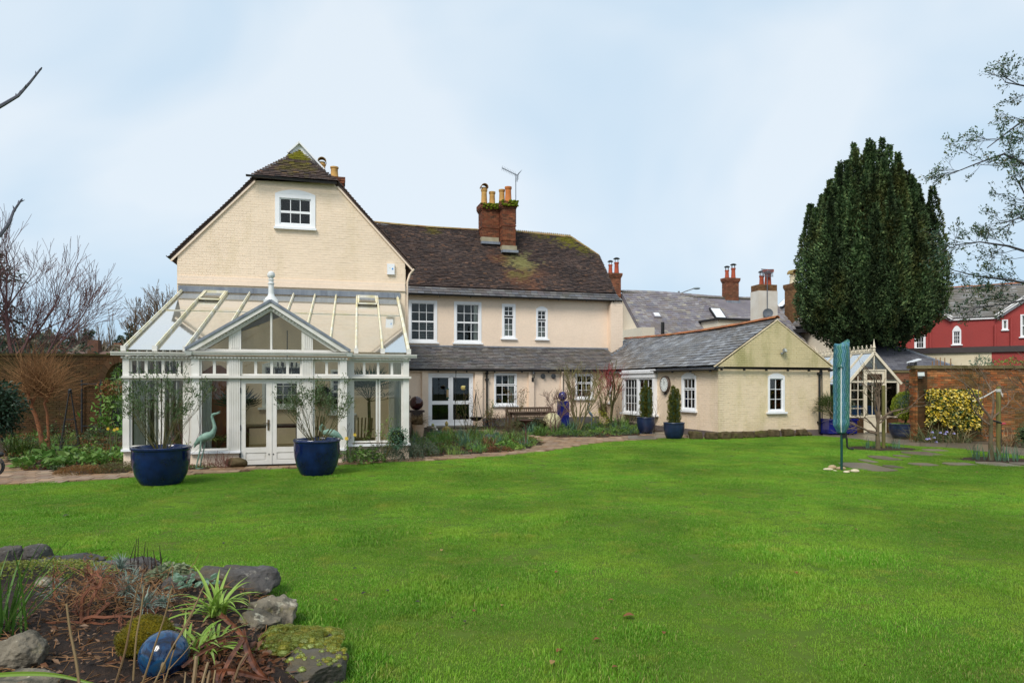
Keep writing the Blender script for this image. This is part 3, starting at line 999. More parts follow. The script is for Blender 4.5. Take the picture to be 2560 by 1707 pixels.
# lean-to
wL = wfr(0.0)
dr = (-.97,1.0,.06,2.32)
lw1 = (1.95,2.99,.92,2.33)
lw2 = (5.78,6.66,1.2,2.32)
wall(house,wL,[(-3.4,0),(7.7,0),(7.7,2.46),(-3.4,2.46)],[dr,lw1,lw2],M['cream_pink'],X=XB,cap=120,name='lean_to_wall')
for a0,a1 in ((-1.25,-.98),(1.06,1.41),(3.52,3.78)):
 wall(house,lambda a,z,d: wL(a,z,d + .12),[(a0,0),(a1,0),(a1,2.44),(a0,2.44)],[],M['cream_pink'],X=XB,thick=.12,name='pilaster')
MB().wbox(wL,-3.3,7.7,2.37,2.46,.13,.16).build('fascia',M['cream_pink'],house,XB)
MB().wbox(wL,1.42,7.6,0,.36,.012,.035).build('plinth',M['plinth_grey'],house,XB)
# french doors
def fdoor(a0,a1,hinge):
 z0,z1 = dr[2] + .05,dr[3] - .09
 mb = MB()
 mb.wbox(wL,a0,a0 + .10,z0,z1,-.06,.0); mb.wbox(wL,a1 - .10,a1,z0,z1,-.06,.0)
 for q0,q1 in ((z0,z0 + .2),(z0 + .86,z0 + 1.02),(z1 - .1,z1)):
  mb.wbox(wL,a0 + .10,a1 - .10,q0,q1,-.06,-.001)
 D = mb.build('door',M['white'],house,XB)
 Ms = [box_m(wL((a0 + a1) / 2,(q0 + q1) / 2,-.03),(a1 - a0 - .2,.006,q1 - q0),basis((1,0,0),(0,1,0),(0,0,1))) for q0,q1 in ((z0 + .2,z0 + .86),(z0 + 1.02,z1 - .1))]
 pieces(D,'pane',Ms,M['glass'])
 hb = MB()
 for zz in (z0 + .3,z0 + 1.0,z1 - .3):
  hb.wbox(wL,hinge - .02,hinge + .02,zz,zz + .09,0,.03)
 hb.build('hinge',M['white'],D)
fdoor(-.90,.012,-.90); fdoor(.018,.93,.93)
db = MB()
db.wbox(wL,dr[0],dr[0] + .07,dr[2],dr[3],-.07,.03); db.wbox(wL,dr[1] - .07,dr[1],dr[2],dr[3],-.07,.03)
db.wbox(wL,dr[0] + .07,dr[1] - .07,dr[3] - .09,dr[3],-.07,.029); db.wbox(wL,dr[0] + .07,dr[1] - .07,dr[2],dr[2] + .05,-.07,.029)
db.build('door_frame',M['white'],house,XB)
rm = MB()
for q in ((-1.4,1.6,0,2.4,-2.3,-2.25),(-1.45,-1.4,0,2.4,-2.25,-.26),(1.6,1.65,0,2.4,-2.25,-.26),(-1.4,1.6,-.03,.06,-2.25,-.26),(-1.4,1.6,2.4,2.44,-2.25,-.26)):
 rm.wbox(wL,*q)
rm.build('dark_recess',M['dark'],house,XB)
window(house,wL,*lw1,[(0,.64,2),(.66,1,1)],3,X=XB,frame=.07,curtain=[(.72,1,.05,1)])
window(house,wL,*lw2,[(0,.64,2),(.66,1,1)],3,X=XB,frame=.07)
MB().wbox(wL,-1.05,1.1,-.06,.055,.035,.5).build('door_step',mat('door_step_stone',S(140,132,116),S(110,102,88),3),house,XB)
ss = Vector((0,2.55,1.10)).normalized()
lt = lay(Vector((0,-.16,2.49)),(1,0,0),ss,0,2.76,.19,.27,lambda s: (-3.0,8.3),.013,jw=.06,gap=.012,jz=.008)
lt = [m for m in lt if m.translation.x < 7.35 + .83 * (m.translation.y + .2)]
pieces(house,'slate',sm + lt,M['slate'],300,XB,'slate_courses')
lr = MB()
slab(lr,(0,-.14,2.48),(1,0,0),ss,[(-3.4,0),(7.4,0),(9.4,2.8),(-3.4,2.8)],.05)
lr.build('lean_to_roof',M['slate'],house,XB)
MB().wbox(wM,-3.0,8.48,3.56,3.66,.012,.035).build('lead_flashing',M['lead'],house,XB)
gutter(house,(-2.2,-.22,2.47),(7.3,-.22,2.46),.055,X=XB,brackets=1.3)
dq = MB()
dq.tube([(1.60,-.22,2.44),(1.60,-.10,2.2),(1.61,-.08,2.08),(1.61,-.08,.1)],.042,8)
dq.box(1.53,1.69,-.16,-.03,2.02,2.09); dq.box(1.54,1.67,-.14,-.02,2.28,2.40)
dq.build('downpipe',M['black'],house,XB,label='black cast iron downpipe')
dq = MB()
dq.tube([(5.10,-.22,2.42),(5.11,-.08,2.25),(5.11,-.08,.1)],.05,8)
dq.build('downpipe',M['cream_pink'],house,XB,label='cream painted downpipe')
MB().tube([(5.19,-.05,2.42),(5.19,-.05,.1)],.015,6).build('cable_pipe',M['black'],house,XB)
for ux in (4.23,4.73):                      # boiler flues
 mb = MB()
 mb.lathe([(.115,0),(.115,.02),(.10,.035),(.06,.04),(.06,.14),(.05,.14),(.045,.05)],18)
 o = mb.build('flue',mat('flue_grey',(.14,.15,.16,1),None,5,.5) if 'flue' not in M else M['flue'],house,XB @ Matrix.Translation((ux,-.012,2.205)) @ Matrix.Rotation(R(90),4,'X'),smooth=True)
# conservatory
cons = thing('conservatory','white timber conservatory with glazed lean-to roof, pediment and ball finial','conservatory',FA.o,FA.yaw)
VW,VC = -5.15,-5.45
wW,wC = wfr(VW),wfr(VC)
cm = M['cons']
def glaz(w,a0,a1,z0,z1,f=.045,d=-.05,parent=cons,name='window',bars=(),th=.05,gl=None,label=None):
 """fixed light: timber frame (part) and panes (sub-parts)"""
 A,O = wvec(w)
 mb = MB()
 mb.wbox(w,a0,a0 + f,z0,z1,d - th,d); mb.wbox(w,a1 - f,a1,z0,z1,d - th,d)
 mb.wbox(w,a0 + f,a1 - f,z1 - f,z1,d - th,d - .001); mb.wbox(w,a0 + f,a1 - f,z0,z0 + f,d - th,d - .001)
 ed = [a0 + f] + [b for b in bars] + [a1 - f]
 Ms = []
 for i in range(len(ed) - 1):
  p,q = ed[i],ed[i + 1]
  if i > 0: p += .03
  if i < len(ed) - 2: q -= .03
  Ms.append(box_m(w((p + q) / 2,(z0 + z1) / 2,d - th * .6),(q - p,.006,z1 - z0 - 2 * f),basis(A,-O,(0,0,1)) @ Matrix.Rotation(rnd.uniform(-.006,.006),4,'Z')))
 for bq in bars:
  mb.wbox(w,bq - .03,bq + .03,z0 + f,z1 - f,d - th,d - .0015)
 o = mb.build(name,cm,parent,label=label)
 pieces(o,'pane',Ms,gl or M['glass'])
 return o
# dwarf walls and sills
for a0,a1,w in ((-.05,1.40,wW),(1.40,2.39,wC),(3.76,4.76,wC),(4.76,6.24,wW)):
 MB().wbox(w,a0,a1,0,.30 if w is wC else .36,-.18,-.03).build('dwarf_wall',M['cream_pink'],cons)
 zt = .30 if w is wC else .36
 MB().wbox(w,a0 - .03,a1 + .03,zt,zt + .05,-.2,.06).build('sill',M['white'],cons)
# posts: fluted pilasters of the centre bay and plain posts of the wings
def post(w,a0,a1,z0,z1,d0=-.16,d1=0.0,flute=0,name='post'):
 mb = MB()
 if not flute:
  mb.wbox(w,a0,a1,z0,z1,d0,d1)
 else:
  mb.wbox(w,a0,a1,z0,z1,d0,d1 - .012)
  n = flute
  s = (a1 - a0 - .06) / n
  for i in range(n):
   mb.wbox(w,a0 + .03 + s * i + .006,a0 + .03 + s * (i + 1) - .006,z0 + .02,z1 - .02,d1 - .012,d1)
  mb.wbox(w,a0,a0 + .024,z0,z1,d1 - .012,d1 + .001); mb.wbox(w,a1 - .024,a1,z0,z1,d1 - .012,d1 + .001)
 return mb.build(name,cm,cons)
post(wW,-.06,.07,.41,2.42); post(wW,1.20,1.40,.41,2.42,-.16,-.02)
post(wC,1.40,1.56,.35,2.42); post(wC,2.17,2.41,.35,2.42,flute=5); post(wC,3.75,3.99,.35,2.42,flute=5); post(wC,4.60,4.76,.35,2.42)
post(wW,4.76,4.89,.41,2.42,-.16,-.02); post(wW,6.10,6.24,.41,2.42)
# transom rail
for a0,a1,w in ((-.10,1.36,wW),(1.37,4.79,wC),(4.80,6.29,wW)):
 MB().wbox(w,a0,a1,1.985,2.035,-.17,.07).build('transom',cm,cons)
 MB().wbox(w,a0 + .05,a1 - .05,2.42,2.47,-.17,.02).build('head_rail',cm,cons)
 d = MB()
 n = int((a1 - a0) / .075)
 for i in range(n):
  x = a0 + (i + .5) * (a1 - a0) / n
  d.wbox(w,x - .02,x + .02,2.425,2.465,.021,.055)
 tag(d.build('dentil_course',cm,cons),kind='stuff')
# lights
for a0,a1 in ((.07,.70),(.73,1.20)):
 glaz(wW,a0,a1,.44,1.975)
glaz(wW,.07,1.20,2.04,2.415,bars=(.40,.745,1.08))
glaz(wC,1.56,2.17,.36,1.97); glaz(wC,3.99,4.60,.36,1.97)
glaz(wC,1.56,2.17,2.04,2.415,bars=(1.865,)); glaz(wC,2.41,3.75,2.04,2.415,bars=(2.74,3.085,3.43)); glaz(wC,3.99,4.60,2.04,2.415,bars=(4.30,))
for a0,a1 in ((4.89,5.49),(5.51,6.10)):
 glaz(wW,a0,a1,.44,1.975)
glaz(wW,4.89,6.10,2.04,2.415,bars=(5.17,5.50,5.83))
# double doors
def cdoor(a0,a1,side):
 z0,z1 = .02,1.975
 mb = MB()
 mb.wbox(wC,a0,a0 + .11,z0,z1,-.10,-.035); mb.wbox(wC,a1 - .11,a1,z0,z1,-.10,-.035)
 for q0,q1 in ((z0,z0 + .09),(z0 + .27,z0 + .39),(z1 - .11,z1)):
  mb.wbox(wC,a0 + .11,a1 - .11,q0,q1,-.10,-.036)
 mb.wbox(wC,a0 + .11,a1 - .11,z0 + .09,z0 + .27,-.09,-.055)
 mb.wbox(wC,a0 + .14,a1 - .14,z0 + .115,z0 + .245,-.055,-.042)
 D = mb.build('door',cm,cons)
 pieces(D,'pane',[box_m(wC((a0 + a1) / 2,(z0 + .39 + z1 - .11) / 2,-.07),(a1 - a0 - .22,.006,z1 - z0 - .5))],M['glass'])
 h = MB()
 hx = a0 if side < 0 else a1
 for zz in (.18,.8,1.65):
  h.wbox(wC,hx - .012,hx + .012,zz,zz + .12,-.034,-.01)
 h.build('hinge',M['iron'],D)
 k = MB().wbox(wC,(a1 if side < 0 else a0) - .06 + (0 if side < 0 else .09),(a1 if side < 0 else a0) - .04 + (0 if side < 0 else .09),.235,.265,-.034,-.025)
 k.build('bolt',M['iron'],D)
 return D
D1 = cdoor(2.415,3.078,-1); D2 = cdoor(3.084,3.745,1)
hm = mat('aged_bronze',S(120,104,84),None,8,.4,.5,metal=.6)
h = MB()
h.wbox(wC,2.995,3.04,.80,1.04,-.034,-.02); h.wbox(wC,2.91,3.02,.95,.97,-.01,.01); h.wbox(wC,3.008,3.028,.945,.975,-.02,.01)
h.build('handle',hm,D1)
MB().wbox(wC,3.07,3.094,.02,1.975,-.034,-.022).build('meeting_strip',cm,D1)
# gutters (square section with a bead)
def sgut(w,a0,a1,z,nm='gutter'):
 mb = MB()
 mb.wbox(w,a0,a1,z - .075,z - .03,.03,.10); mb.wbox(w,a0,a1,z - .035,z,.02,.125); mb.wbox(w,a0,a1,z - .012,z + .004,.115,.135)
 mb.build(nm,cm,cons)
sgut(wW,-.27,1.30,2.56); sgut(wW,4.86,6.42,2.56); sgut(wC,1.36,4.80,2.575)
for a in (1.27,4.72):
 MB().add([wC(a,2.58,-.2),wC(a + .17,2.58,-.2),wC(a + .17,2.58,.16),wC(a,2.58,.16),wC(a + .05,2.49,-.2),wC(a + .14,2.49,-.2),wC(a + .14,2.49,.12),wC(a + .05,2.49,.12)],
             [(3,2,1,0),(4,5,6,7),(0,1,5,4),(1,2,6,5),(2,3,7,6),(3,0,4,7)]).build('gutter_corner',M['stone_white'],cons)
# pediment
pz0,pzt,pl0,pl1,pm = 2.60,3.72,1.29,4.84,3.075
kL,kR = (pzt - pz0) / (pm - pl0),(pzt - pz0) / (pl1 - pm)
mb = MB()
mb.wbox(wC,1.42,4.74,2.585,2.64,-.15,-.02)
for s,e in ((-1,pl0),(1,pl1)):
 # raking cornice, in two steps
 mb.wprism(wC,[(e,pz0),(pm,pzt),(pm,pzt - .105),(e + (-s) * .20,pz0)] if s < 0 else [(e,pz0),(e - .20,pz0),(pm,pzt - .105),(pm,pzt)],-.15,.12)
 mb.wprism(wC,[(e - s * .2,pz0 + .002),(pm,pzt - .107),(pm,pzt - .20),(e - s * .36,pz0 + .002)] if s < 0 else [(e - s * .2,pz0 + .002),(e - s * .36,pz0 + .002),(pm,pzt - .20),(pm,pzt - .107)],-.15,.03)
pd = mb.build('pediment',cm,cons)
mb = MB()
for s,e in ((-1,pl0),(1,pl1)):
 L = abs(pm - e)
 for i in range(24):
  t = (i + 1.5) / 25.5
  x = e + (pm - e) * t; zc = pz0 + (pzt - pz0) * t - .145
  if zc < 2.62: continue
  mb.wbox(wC,x - .018,x + .018,zc - .022,zc + .022,.031,.07)
tag(mb.build('dentil_course',cm,pd),kind='stuff')
for a0,a1 in ((2.17,2.43),(3.74,3.99)):
 mb = MB()
 z0 = 2.64
 za,zb = pz0 + (a0 - pl0) * kL - .2,pz0 + (a1 - pl0) * kL - .2
 if a0 > pm:
  za,zb = pz0 + (pl1 - a0) * kR - .2,pz0 + (pl1 - a1) * kR - .2
 mb.wprism(wC,[(a0,z0),(a1,z0),(a1,zb),(a0,za)],-.12,-.02)
 for i in range(4):
  x = a0 + .05 + i * .045
  t = za + (zb - za) * (x - a0) / (a1 - a0)
  mb.wbox(wC,x,x + .03,z0 + .02,t - .06,-.02,-.008)
 mb.build('fluted_panel',cm,pd)
mb = MB()
mb.wbox(wC,3.055,3.10,2.64,pzt - .2,-.12,-.021)
mb.build('mullion',cm,pd)
zl = lambda a: pz0 + (a - pl0) * kL - .205
zr = lambda a: pz0 + (pl1 - a) * kR - .205
for pg in ([(1.72,2.64),(2.17,2.64),(2.17,zl(2.17))],[(2.43,2.64),(3.055,2.64),(3.055,zl(3.055)),(2.43,zl(2.43))],
           [(3.10,2.64),(3.74,2.64),(3.74,zr(3.74)),(3.10,zr(3.10))],[(3.99,2.64),(4.41,2.64),(3.99,zr(3.99))]):
 MB().wprism(wC,pg,-.08,-.072).build('pane',M['glass'],pd)
 cx_,cz_ = sum(p[0] for p in pg) / len(pg),sum(p[1] for p in pg) / len(pg)
# roof: bars, panes, vents
zb_,zt_ = 2.62,4.56
sl = (zt_ - zb_) / 5.15
zr_ = lambda v: zb_ + (v - VW) * sl
NB = 11
ub = [-.03 + i * .626 for i in range(NB)]
ut = [.11 + i * .63 for i in range(NB)]
vv = lambda u: VW if (u < pl0 or u > pl1) else VW + (min(u - pl0,pl1 - u)) / 1.775 * (pzt - pz0) / sl
uat = lambda i,v: ub[i] + (ut[i] - ub[i]) * (v - VW) / 5.15
vmid = -1.95
for i in range(NB):
 v0 = VW
 for _ in range(6):
  v0 = vv(uat(i,v0))
 if i not in (0,NB - 1):
  v0 += .02
 p,q = Vector((uat(i,v0),v0 - .03,zr_(v0) + .03)),Vector((ut[i],-.03,zt_ + .03))
 mb = MB()
 mb.bar(p,q,.075 if i in (0,NB - 1) else .055,.04)
 mb.bar(p + Vector((0,0,.03)),q + Vector((0,0,.03)),.022,.04)
 mb.bar(p - Vector((0,0,.06)),q - Vector((0,0,.06)),.05,.09)
 o = mb.build('glazing_bar',M['bar'],cons)
 if i in (0,1,2,8,9,10):
  MB().box(p.x - .05,p.x + .05,p.y - .05,p.y + .01,p.z - .07,p.z + .05).build('end_cap',M['cons'],o)
for i in range(NB - 1):
 pts = []
 ua,ubb = uat(i,VW),uat(i + 1,VW)
 lo = []
 for t in (0,.25,.5,.75,1):
  u = ua + (ubb - ua) * t
  v = VW
  for _ in range(5):
   v = vv(uat(i,v) + (uat(i + 1,v) - uat(i,v)) * t)
  lo.append((uat(i,v) + (uat(i + 1,v) - uat(i,v)) * t,v))
 def pane(poly,nm='roof_pane'):
  n = len(poly)
  tw = rnd.uniform(-.004,.004)
  vs = [(u,v,zr_(v) + tw * (u - ua)) for u,v in poly] + [(u,v,zr_(v) - .012 + tw * (u - ua)) for u,v in poly]
  MB().add(vs,[tuple(range(n)),tuple(range(2 * n - 1,n - 1,-1))] + [(k,k + n,(k + 1) % n + n,(k + 1) % n) for k in range(n)]).build(nm,M['glass_roof'],cons)
 g = .028
 lo = [(u + g * (1 - 2 * k / 4),v) for k,(u,v) in enumerate(lo)]
 vm = vmid
 if max(v for u,v in lo) < vm - .1:
  pane([*lo,(uat(i + 1,vm) - g,vm),(uat(i,vm) + g,vm)])
  pane([(uat(i,vm + .02) + g,vm + .02),(uat(i + 1,vm + .02) - g,vm + .02),(ut[i + 1] - g,-.02),(ut[i] + g,-.02)])
 else:
  pane([*lo,(ut[i + 1] - g,-.02),(ut[i] + g,-.02)])
 MB().bar((uat(i,vm) + .03,vm,zr_(vm) + .012),(uat(i + 1,vm) - .03,vm,zr_(vm) + .012),.03,.02).build('glazing_bar',M['bar'],cons)
for i in (1,8):                             # roof vents
 v0,v1 = -.95,-.06
 q = lambda t,v,h: Vector((uat(i,v) + .05 + (uat(i + 1,v) - uat(i,v) - .10) * t,v,zr_(v) + h))
 mb = MB()
 for e,f in (((0,v0),(0,v1)),((1,v0),(1,v1)),((0,v1),(1,v1)),((0,v0),(1,v0))):
  mb.bar(q(*e,.07),q(*f,.07),.05,.05)
 o = mb.build('roof_vent',M['bar'],cons)
 MB().bar(q(.03,v0 + .07,.085),q(.97,v0 + .07,.085),.10,.03).build('moss',mat('dark_moss',S(70,66,28),S(44,40,18),12),o)
 MB().hexa([q(.04,v0 + .02,.05),q(.96,v0 + .02,.05),q(.96,v1 - .02,.05),q(.04,v1 - .02,.05),q(.04,v0 + .02,.06),q(.96,v0 + .02,.06),q(.96,v1 - .02,.06),q(.04,v1 - .02,.06)]).build('pane',M['glass_roof'],o)
# small gable roof over the pediment
vr = VW + (pzt - pz0) / sl
for s,e in ((-1,pl0),(1,pl1)):
 mb = MB()
 a,b,c = Vector((e,VC - .14,pz0 + .015)),Vector((pm,VC - .14,pzt + .015)),Vector((pm,vr,pzt + .02))
 d_ = Vector((e,VW + .02,pz0 + .02))
 mb.add([a,b,c,d_,a - Vector((0,0,.03)),b - Vector((0,0,.03)),c - Vector((0,0,.03)),d_ - Vector((0,0,.03))],[(0,1,2,3),(7,6,5,4),(0,4,5,1),(1,5,6,2),(2,6,7,3),(3,7,4,0)] if s < 0 else [(3,2,1,0),(4,5,6,7),(1,5,4,0),(2,6,5,1),(3,7,6,2),(0,4,7,3)])
 mb.build('pediment_roof',M['lead'],cons)
 MB().bar((e,VC - .13,pz0 + .03),(pm,VC - .13,pzt + .03),.05,.03,up=(0,1,0)).build('lead_edge',M['lead'],cons)
fb = MB()
fb.box(pm - .15,pm + .15,VC - .12,VC + .18,pzt - .04,pzt + .05)
fb.lathe([(.14,0),(.135,.03),(.075,.10),(.062,.16),(.058,.36),(.072,.365),(.072,.39),(.052,.40),(.052,.45),(.066,.455),(.066,.475),(.04,.485),(.045,.50),(.078,.53),(.086,.575),(.07,.63),(.02,.66)],20,(pm,VC + .03,pzt + .05))
fb.build('finial',M['stone_white'],cons,smooth=True)
# side walls
for u0,sg in ((-.05,1),(6.23,-1)):
 mb = MB()
 mb.box(min(u0,u0 + sg * .12),max(u0,u0 + sg * .12),VW + .17,0 - .02,.0,.36)
 mb.box(min(u0,u0 + sg * .10),max(u0,u0 + sg * .10),VW + .17,-.02,1.985,2.035)
 for k in range(7):
  v = VW + .17 + (5.15 - .25) * k / 6
  mb.box(min(u0,u0 + sg * .10),max(u0,u0 + sg * .10),v,v + .08,.36,2.55 + sl * (v + 5.15) - .1)
 mb.build('side_wall',cm,cons)
 for k in range(6):
  v = VW + .25 + (5.15 - .25) * k / 6
  mb = MB().box(u0 + sg * .05 - .003,u0 + sg * .05 + .003,v,v + .73,.36,1.985)
  mb.build('pane',M['glass'],cons)
  MB().add([(u0 + sg * .05 + t,vq,z) for t in (-.003,.003) for vq,z in ((v,2.035),(v + .73,2.035),(v + .73,zr_(v + .73) - .12),(v,zr_(v) - .12))],
                 [(3,2,1,0),(4,5,6,7),(0,1,5,4),(1,2,6,5),(2,3,7,6),(3,0,4,7)]).build('pane',M['glass'],cons)
MB().box(-.03,6.2,VW + .1,-.02,-.02,.035).build('floor',M['cover_grey'],cons)
# single-storey wing on the right
annexe = thing('annexe','low cream brick wing with slate roof and algae stained gable','building',FC.o,FC.yaw)
CW,CV,EV,RZ,CU = 4.86,9.6,2.46,4.15,2.44
wS,wF = wside(0.0),wfr(0.0)
bay = (-6.72,-4.06,.60,2.25)
sw_ = (-8.67,-8.02,1.0,2.2)
aw = (-2.26,-1.30,.88,2.14)
wall(annexe,wS,[(-CV,.18),(0,.18),(0,EV),(-CV,EV)],[bay,sw_,aw],M['cream'],cap=100,name='side_wall',bl=.235,bh=.078,gap=.010,proud=.006)
MB().wbox(wS,-CV,.012,-.06,.19,-.2,.018).build('plinth',M['plinth'],annexe)
fw = (2.08,2.80,.86,2.13)
wall(annexe,wF,[(0,.18),(CW,.18),(CW,2.40),(0,2.40)],[fw],M['cream_old'],cap=200,name='end_wall',bl=.235,bh=.078,gap=.011,proud=.0065)
wall(annexe,lambda a,z,d: wF(a,z,d + .05),[(-.03,2.46),(CW + .05,2.46),(CU,RZ - .02)],[],M['cream_moss'],cap=100,thick=.3,name='gable',bl=.235,bh=.078,gap=.011,proud=.0065)
MB().wbox(wF,.012,CW,-.06,.19,-.2,.02).build('plinth',M['plinth'],annexe)
window(annexe,wF,*fw,[(0,1,3)],2,arch=.11,frame=.075,sill=.07,label='narrow white six pane window with an arched head')
window(annexe,wS,*aw,[(0,.64,2),(.66,1,1)],3,arch=.14,frame=.08,sill=.07,curtain=[(.3,.62,0,1)])
window(annexe,wS,*sw_,[(0,.48,2),(.52,1,1)],2,arch=.1,frame=.06,sill=.06)
# bay: two casements under a deep white fascia
wB = lambda a,z,d: wS(a,z,d + .16)
window(annexe,wB,-6.60,-5.36,.62,2.12,[(0,1,4)],4,frame=.06,sill=.0,name='bay_window',room=False)
window(annexe,wB,-5.34,-4.08,.62,2.12,[(0,1,4)],3,frame=.06,sill=.0,name='bay_window',room=True,recess=.9,curtain=[(.55,.98,0,1)])
mb = MB()
mb.wbox(wS,-6.76,-4.02,2.12,2.36,.0,.22); mb.wbox(wS,-6.80,-3.98,2.30,2.36,.0,.27); mb.wbox(wS,-6.78,-4.0,2.37,2.45,0,.18)
mb.build('bay_fascia',M['white'],annexe)
MB().wbox(wS,-6.85,-3.93,.545,.615,-.02,.26).build('sill',M['white'],annexe)
MB().wbox(wS,-6.72,-6.60,.62,2.12,0,.19).build('bay_cheek',M['white'],annexe)
MB().wbox(wS,-4.08,-4.05,.62,2.12,0,.19).build('bay_cheek',M['white'],annexe)
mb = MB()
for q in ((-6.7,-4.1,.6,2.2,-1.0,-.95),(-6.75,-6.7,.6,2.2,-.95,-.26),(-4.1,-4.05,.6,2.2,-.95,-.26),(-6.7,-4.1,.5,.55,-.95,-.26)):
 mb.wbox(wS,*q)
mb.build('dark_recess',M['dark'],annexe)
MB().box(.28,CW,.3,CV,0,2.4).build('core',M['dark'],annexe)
MB().wbox(wside(CW),-CV,-.26,0,EV,-.2,0).build('far_wall',M['cream'],annexe)
# slates, both slopes
L_ = math.hypot(CU + .16,RZ - EV)
sa = Vector((CU + .16,0,RZ - EV)).normalized()
und_c = lambda a,s: -.12 * math.sin(max(0,min(1,(-a) / 10.5)) * math.pi) * s / L_ + .008 * math.sin(a * 1.3 + s)
Lc = lay(Vector((-.16,0,EV + .03)),(0,-1,0),sa,0,L_ - .03,.205,.33,lambda s: (-11.2 if s > 1.0 else -9.4,.07),.014,jw=.08,gap=.014,jz=.008,und=und_c)
sb = Vector((-(CW - CU + .12),0,RZ - EV)).normalized()
Lr = lay(Vector((CW + .12,0,EV + .03)),(0,1,0),sb,0,L_ - .30,.20,.30,lambda s: (-.07,6.0),.014,jw=.12,jz=.012,und=lambda a,s: -.06 * math.sin(max(0,min(1,a / 10.5)) * math.pi) * s / L_ - .02)
pieces(annexe,'slate',Lc,M['slate_patch'],300,None,'slate_courses')
tag(soup(Lr,mat('mossy_slate',None,None,2,.8,.2,ramp=[S(70,66,58),S(88,80,66),S(60,58,50)],dirt=[(S(78,90,24),2.5,.47,.1,.8)]),'slate_courses',annexe),kind='stuff')
mb = MB()
slab(mb,(-.16,0,EV - .10),(0,-1,0),sa,[(-11.4,0),(.02,0),(.02,L_),(-1.5,L_ - .06),(-5.5,L_ - .20),(-9.5,L_ - .06),(-11.4,L_)],.05)
slab(mb,(CW + .12,0,EV - .10),(0,1,0),sb,[(-.02,0),(11,0),(11,L_),(9.5,L_ - .06),(5.5,L_ - .20),(1.5,L_ - .06),(-.02,L_)],.05)
mb.build('roof',M['slate'],annexe)
ridge(annexe,(CU,-.08,RZ + .07),(CU,11.4,RZ + .03),.45,.12,M['ridge_red'],None,sag=.12)
mb = MB()
mb.bar((-.20,-.055,EV - .01),(CU,-.055,RZ - .01),.03,.05,up=(0,1,0)); mb.bar((CU,-.055,RZ - .01),(CW + .16,-.055,EV - .01),.03,.05,up=(0,1,0))
mb.build('verge_trim',M['cream_old'],annexe)
MB().wbox(wS,-4.2,.03,2.36,2.455,.012,.08).build('lead_fascia',M['lead'],annexe)
gutter(annexe,(-.20,4.2,2.39),(-.20,-.2,2.37),.05,brackets=1.2)
gutter(annexe,(-.22,-.12,2.42),(CW + .14,-.12,2.40),.045,brackets=.9)
mb = MB()
mb.tube([(4.32,-.12,2.38),(4.32,-.09,2.25),(4.32,-.06,2.1),(4.33,-.06,.1)],.042,8)
mb.box(4.25,4.40,-.13,-.01,2.2,2.27); mb.box(4.25,4.40,-.13,-.01,.42,.48)
mb.build('downpipe',M['black'],annexe)
MB().tube([(4.45,-.04,2.4),(4.46,-.04,.6),(4.46,-.04,.5)],.018,6).build('cable_pipe',M['black'],annexe)
for i in range(8):                           # stepped lead against the house
 MB().box(.72 + i * .16,.90 + i * .16,9.9,9.94,EV + .50 + i * .105,EV + .74 + i * .105).build('lead_step',M['lead'],annexe)
# greenhouse
FG = Fr(2124,26.0,0.0)
M['gh'] = mat('cream_greenhouse_paint',S(226,214,192),S(206,194,168),3,.5,.4)
gh = thing('greenhouse','small cream Victorian greenhouse with ridge cresting on a brick base','greenhouse',FG.o,FG.yaw)
gw,gl_,ge,ga,gbz = 1.86,5.0,1.96,3.05,.58
wG = wfr(0.0)
dx0,dx1 = .58,1.34
for a0,a1 in ((0,dx0),(dx1,gw)):
 wall(gh,wG,[(a0,0),(a1,0),(a1,gbz),(a0,gbz)],[],M['brick_dark'],cap=40,backing=M['mortar_dark'],name='base_wall')
for u0 in (0,gw - .2):
 MB().box(u0,u0 + .2,.26,gl_,0,gbz).build('base_wall',M['brick_dark'],gh)
mb = MB()
mb.wbox(wG,-.02,.05,gbz,ge,-.07,.02); mb.wbox(wG,gw - .05,gw + .02,gbz,ge,-.07,.02)
mb.wbox(wG,-.03,dx0,gbz,gbz + .05,-.08,.04); mb.wbox(wG,dx1,gw + .03,gbz,gbz + .05,-.08,.04)
mb.wbox(wG,.05,gw - .05,ge - .05,ge,-.06,.012)
mb.wbox(wG,dx0 - .05,dx0,.0,ge + .45,-.07,.021); mb.wbox(wG,dx1,dx1 + .05,.0,ge + .45,-.07,.021)
mb.wbox(wG,dx0,dx1,ge + .40,ge + .45,-.06,.02)
mb.wbox(wG,gw / 2 - .02,gw / 2 + .02,ge + .45,ga - .05,-.06,.015)
mb.bar((-.10,-.02,ge - .10),(gw / 2,-.02,ga),.09,.07,up=(0,1,0)); mb.bar((gw / 2,-.02,ga),(gw + .10,-.02,ge - .10),.09,.07,up=(0,1,0))
for k in (1,2,3):
 mb.wbox(wG,.05,dx0 - .05,gbz + (ge - gbz) * k / 4 - .012,gbz + (ge - gbz) * k / 4 + .012,-.04,.0)
mb.wbox(wG,.31,.335,gbz + .05,ge + .2,-.04,.002)
mb.build('frame',M['gh'],gh)
for pg in ([(.05,gbz + .05),(dx0 - .05,gbz + .05),(dx0 - .05,ge - .05),(.05,ge - .05)],[(dx1 + .05,gbz + .05),(gw - .05,gbz + .05),(gw - .05,ge - .05),(dx1 + .05,ge - .05)],
           [(.06,ge),(dx0 - .05,ge),(dx0 - .05,ge + .58)],[(dx1 + .05,ge),(gw - .06,ge),(dx1 + .05,ge + .58)],
           [(dx0,ge + .45),(gw / 2 - .02,ge + .45),(gw / 2 - .02,ga - .09),(dx0,ge + .62)],[(gw / 2 + .02,ge + .45),(dx1,ge + .45),(dx1,ge + .62),(gw / 2 + .02,ga - .09)]):
 MB().wprism(wG,pg,-.03,-.024).build('pane',M['glass'],gh)
mb = MB()
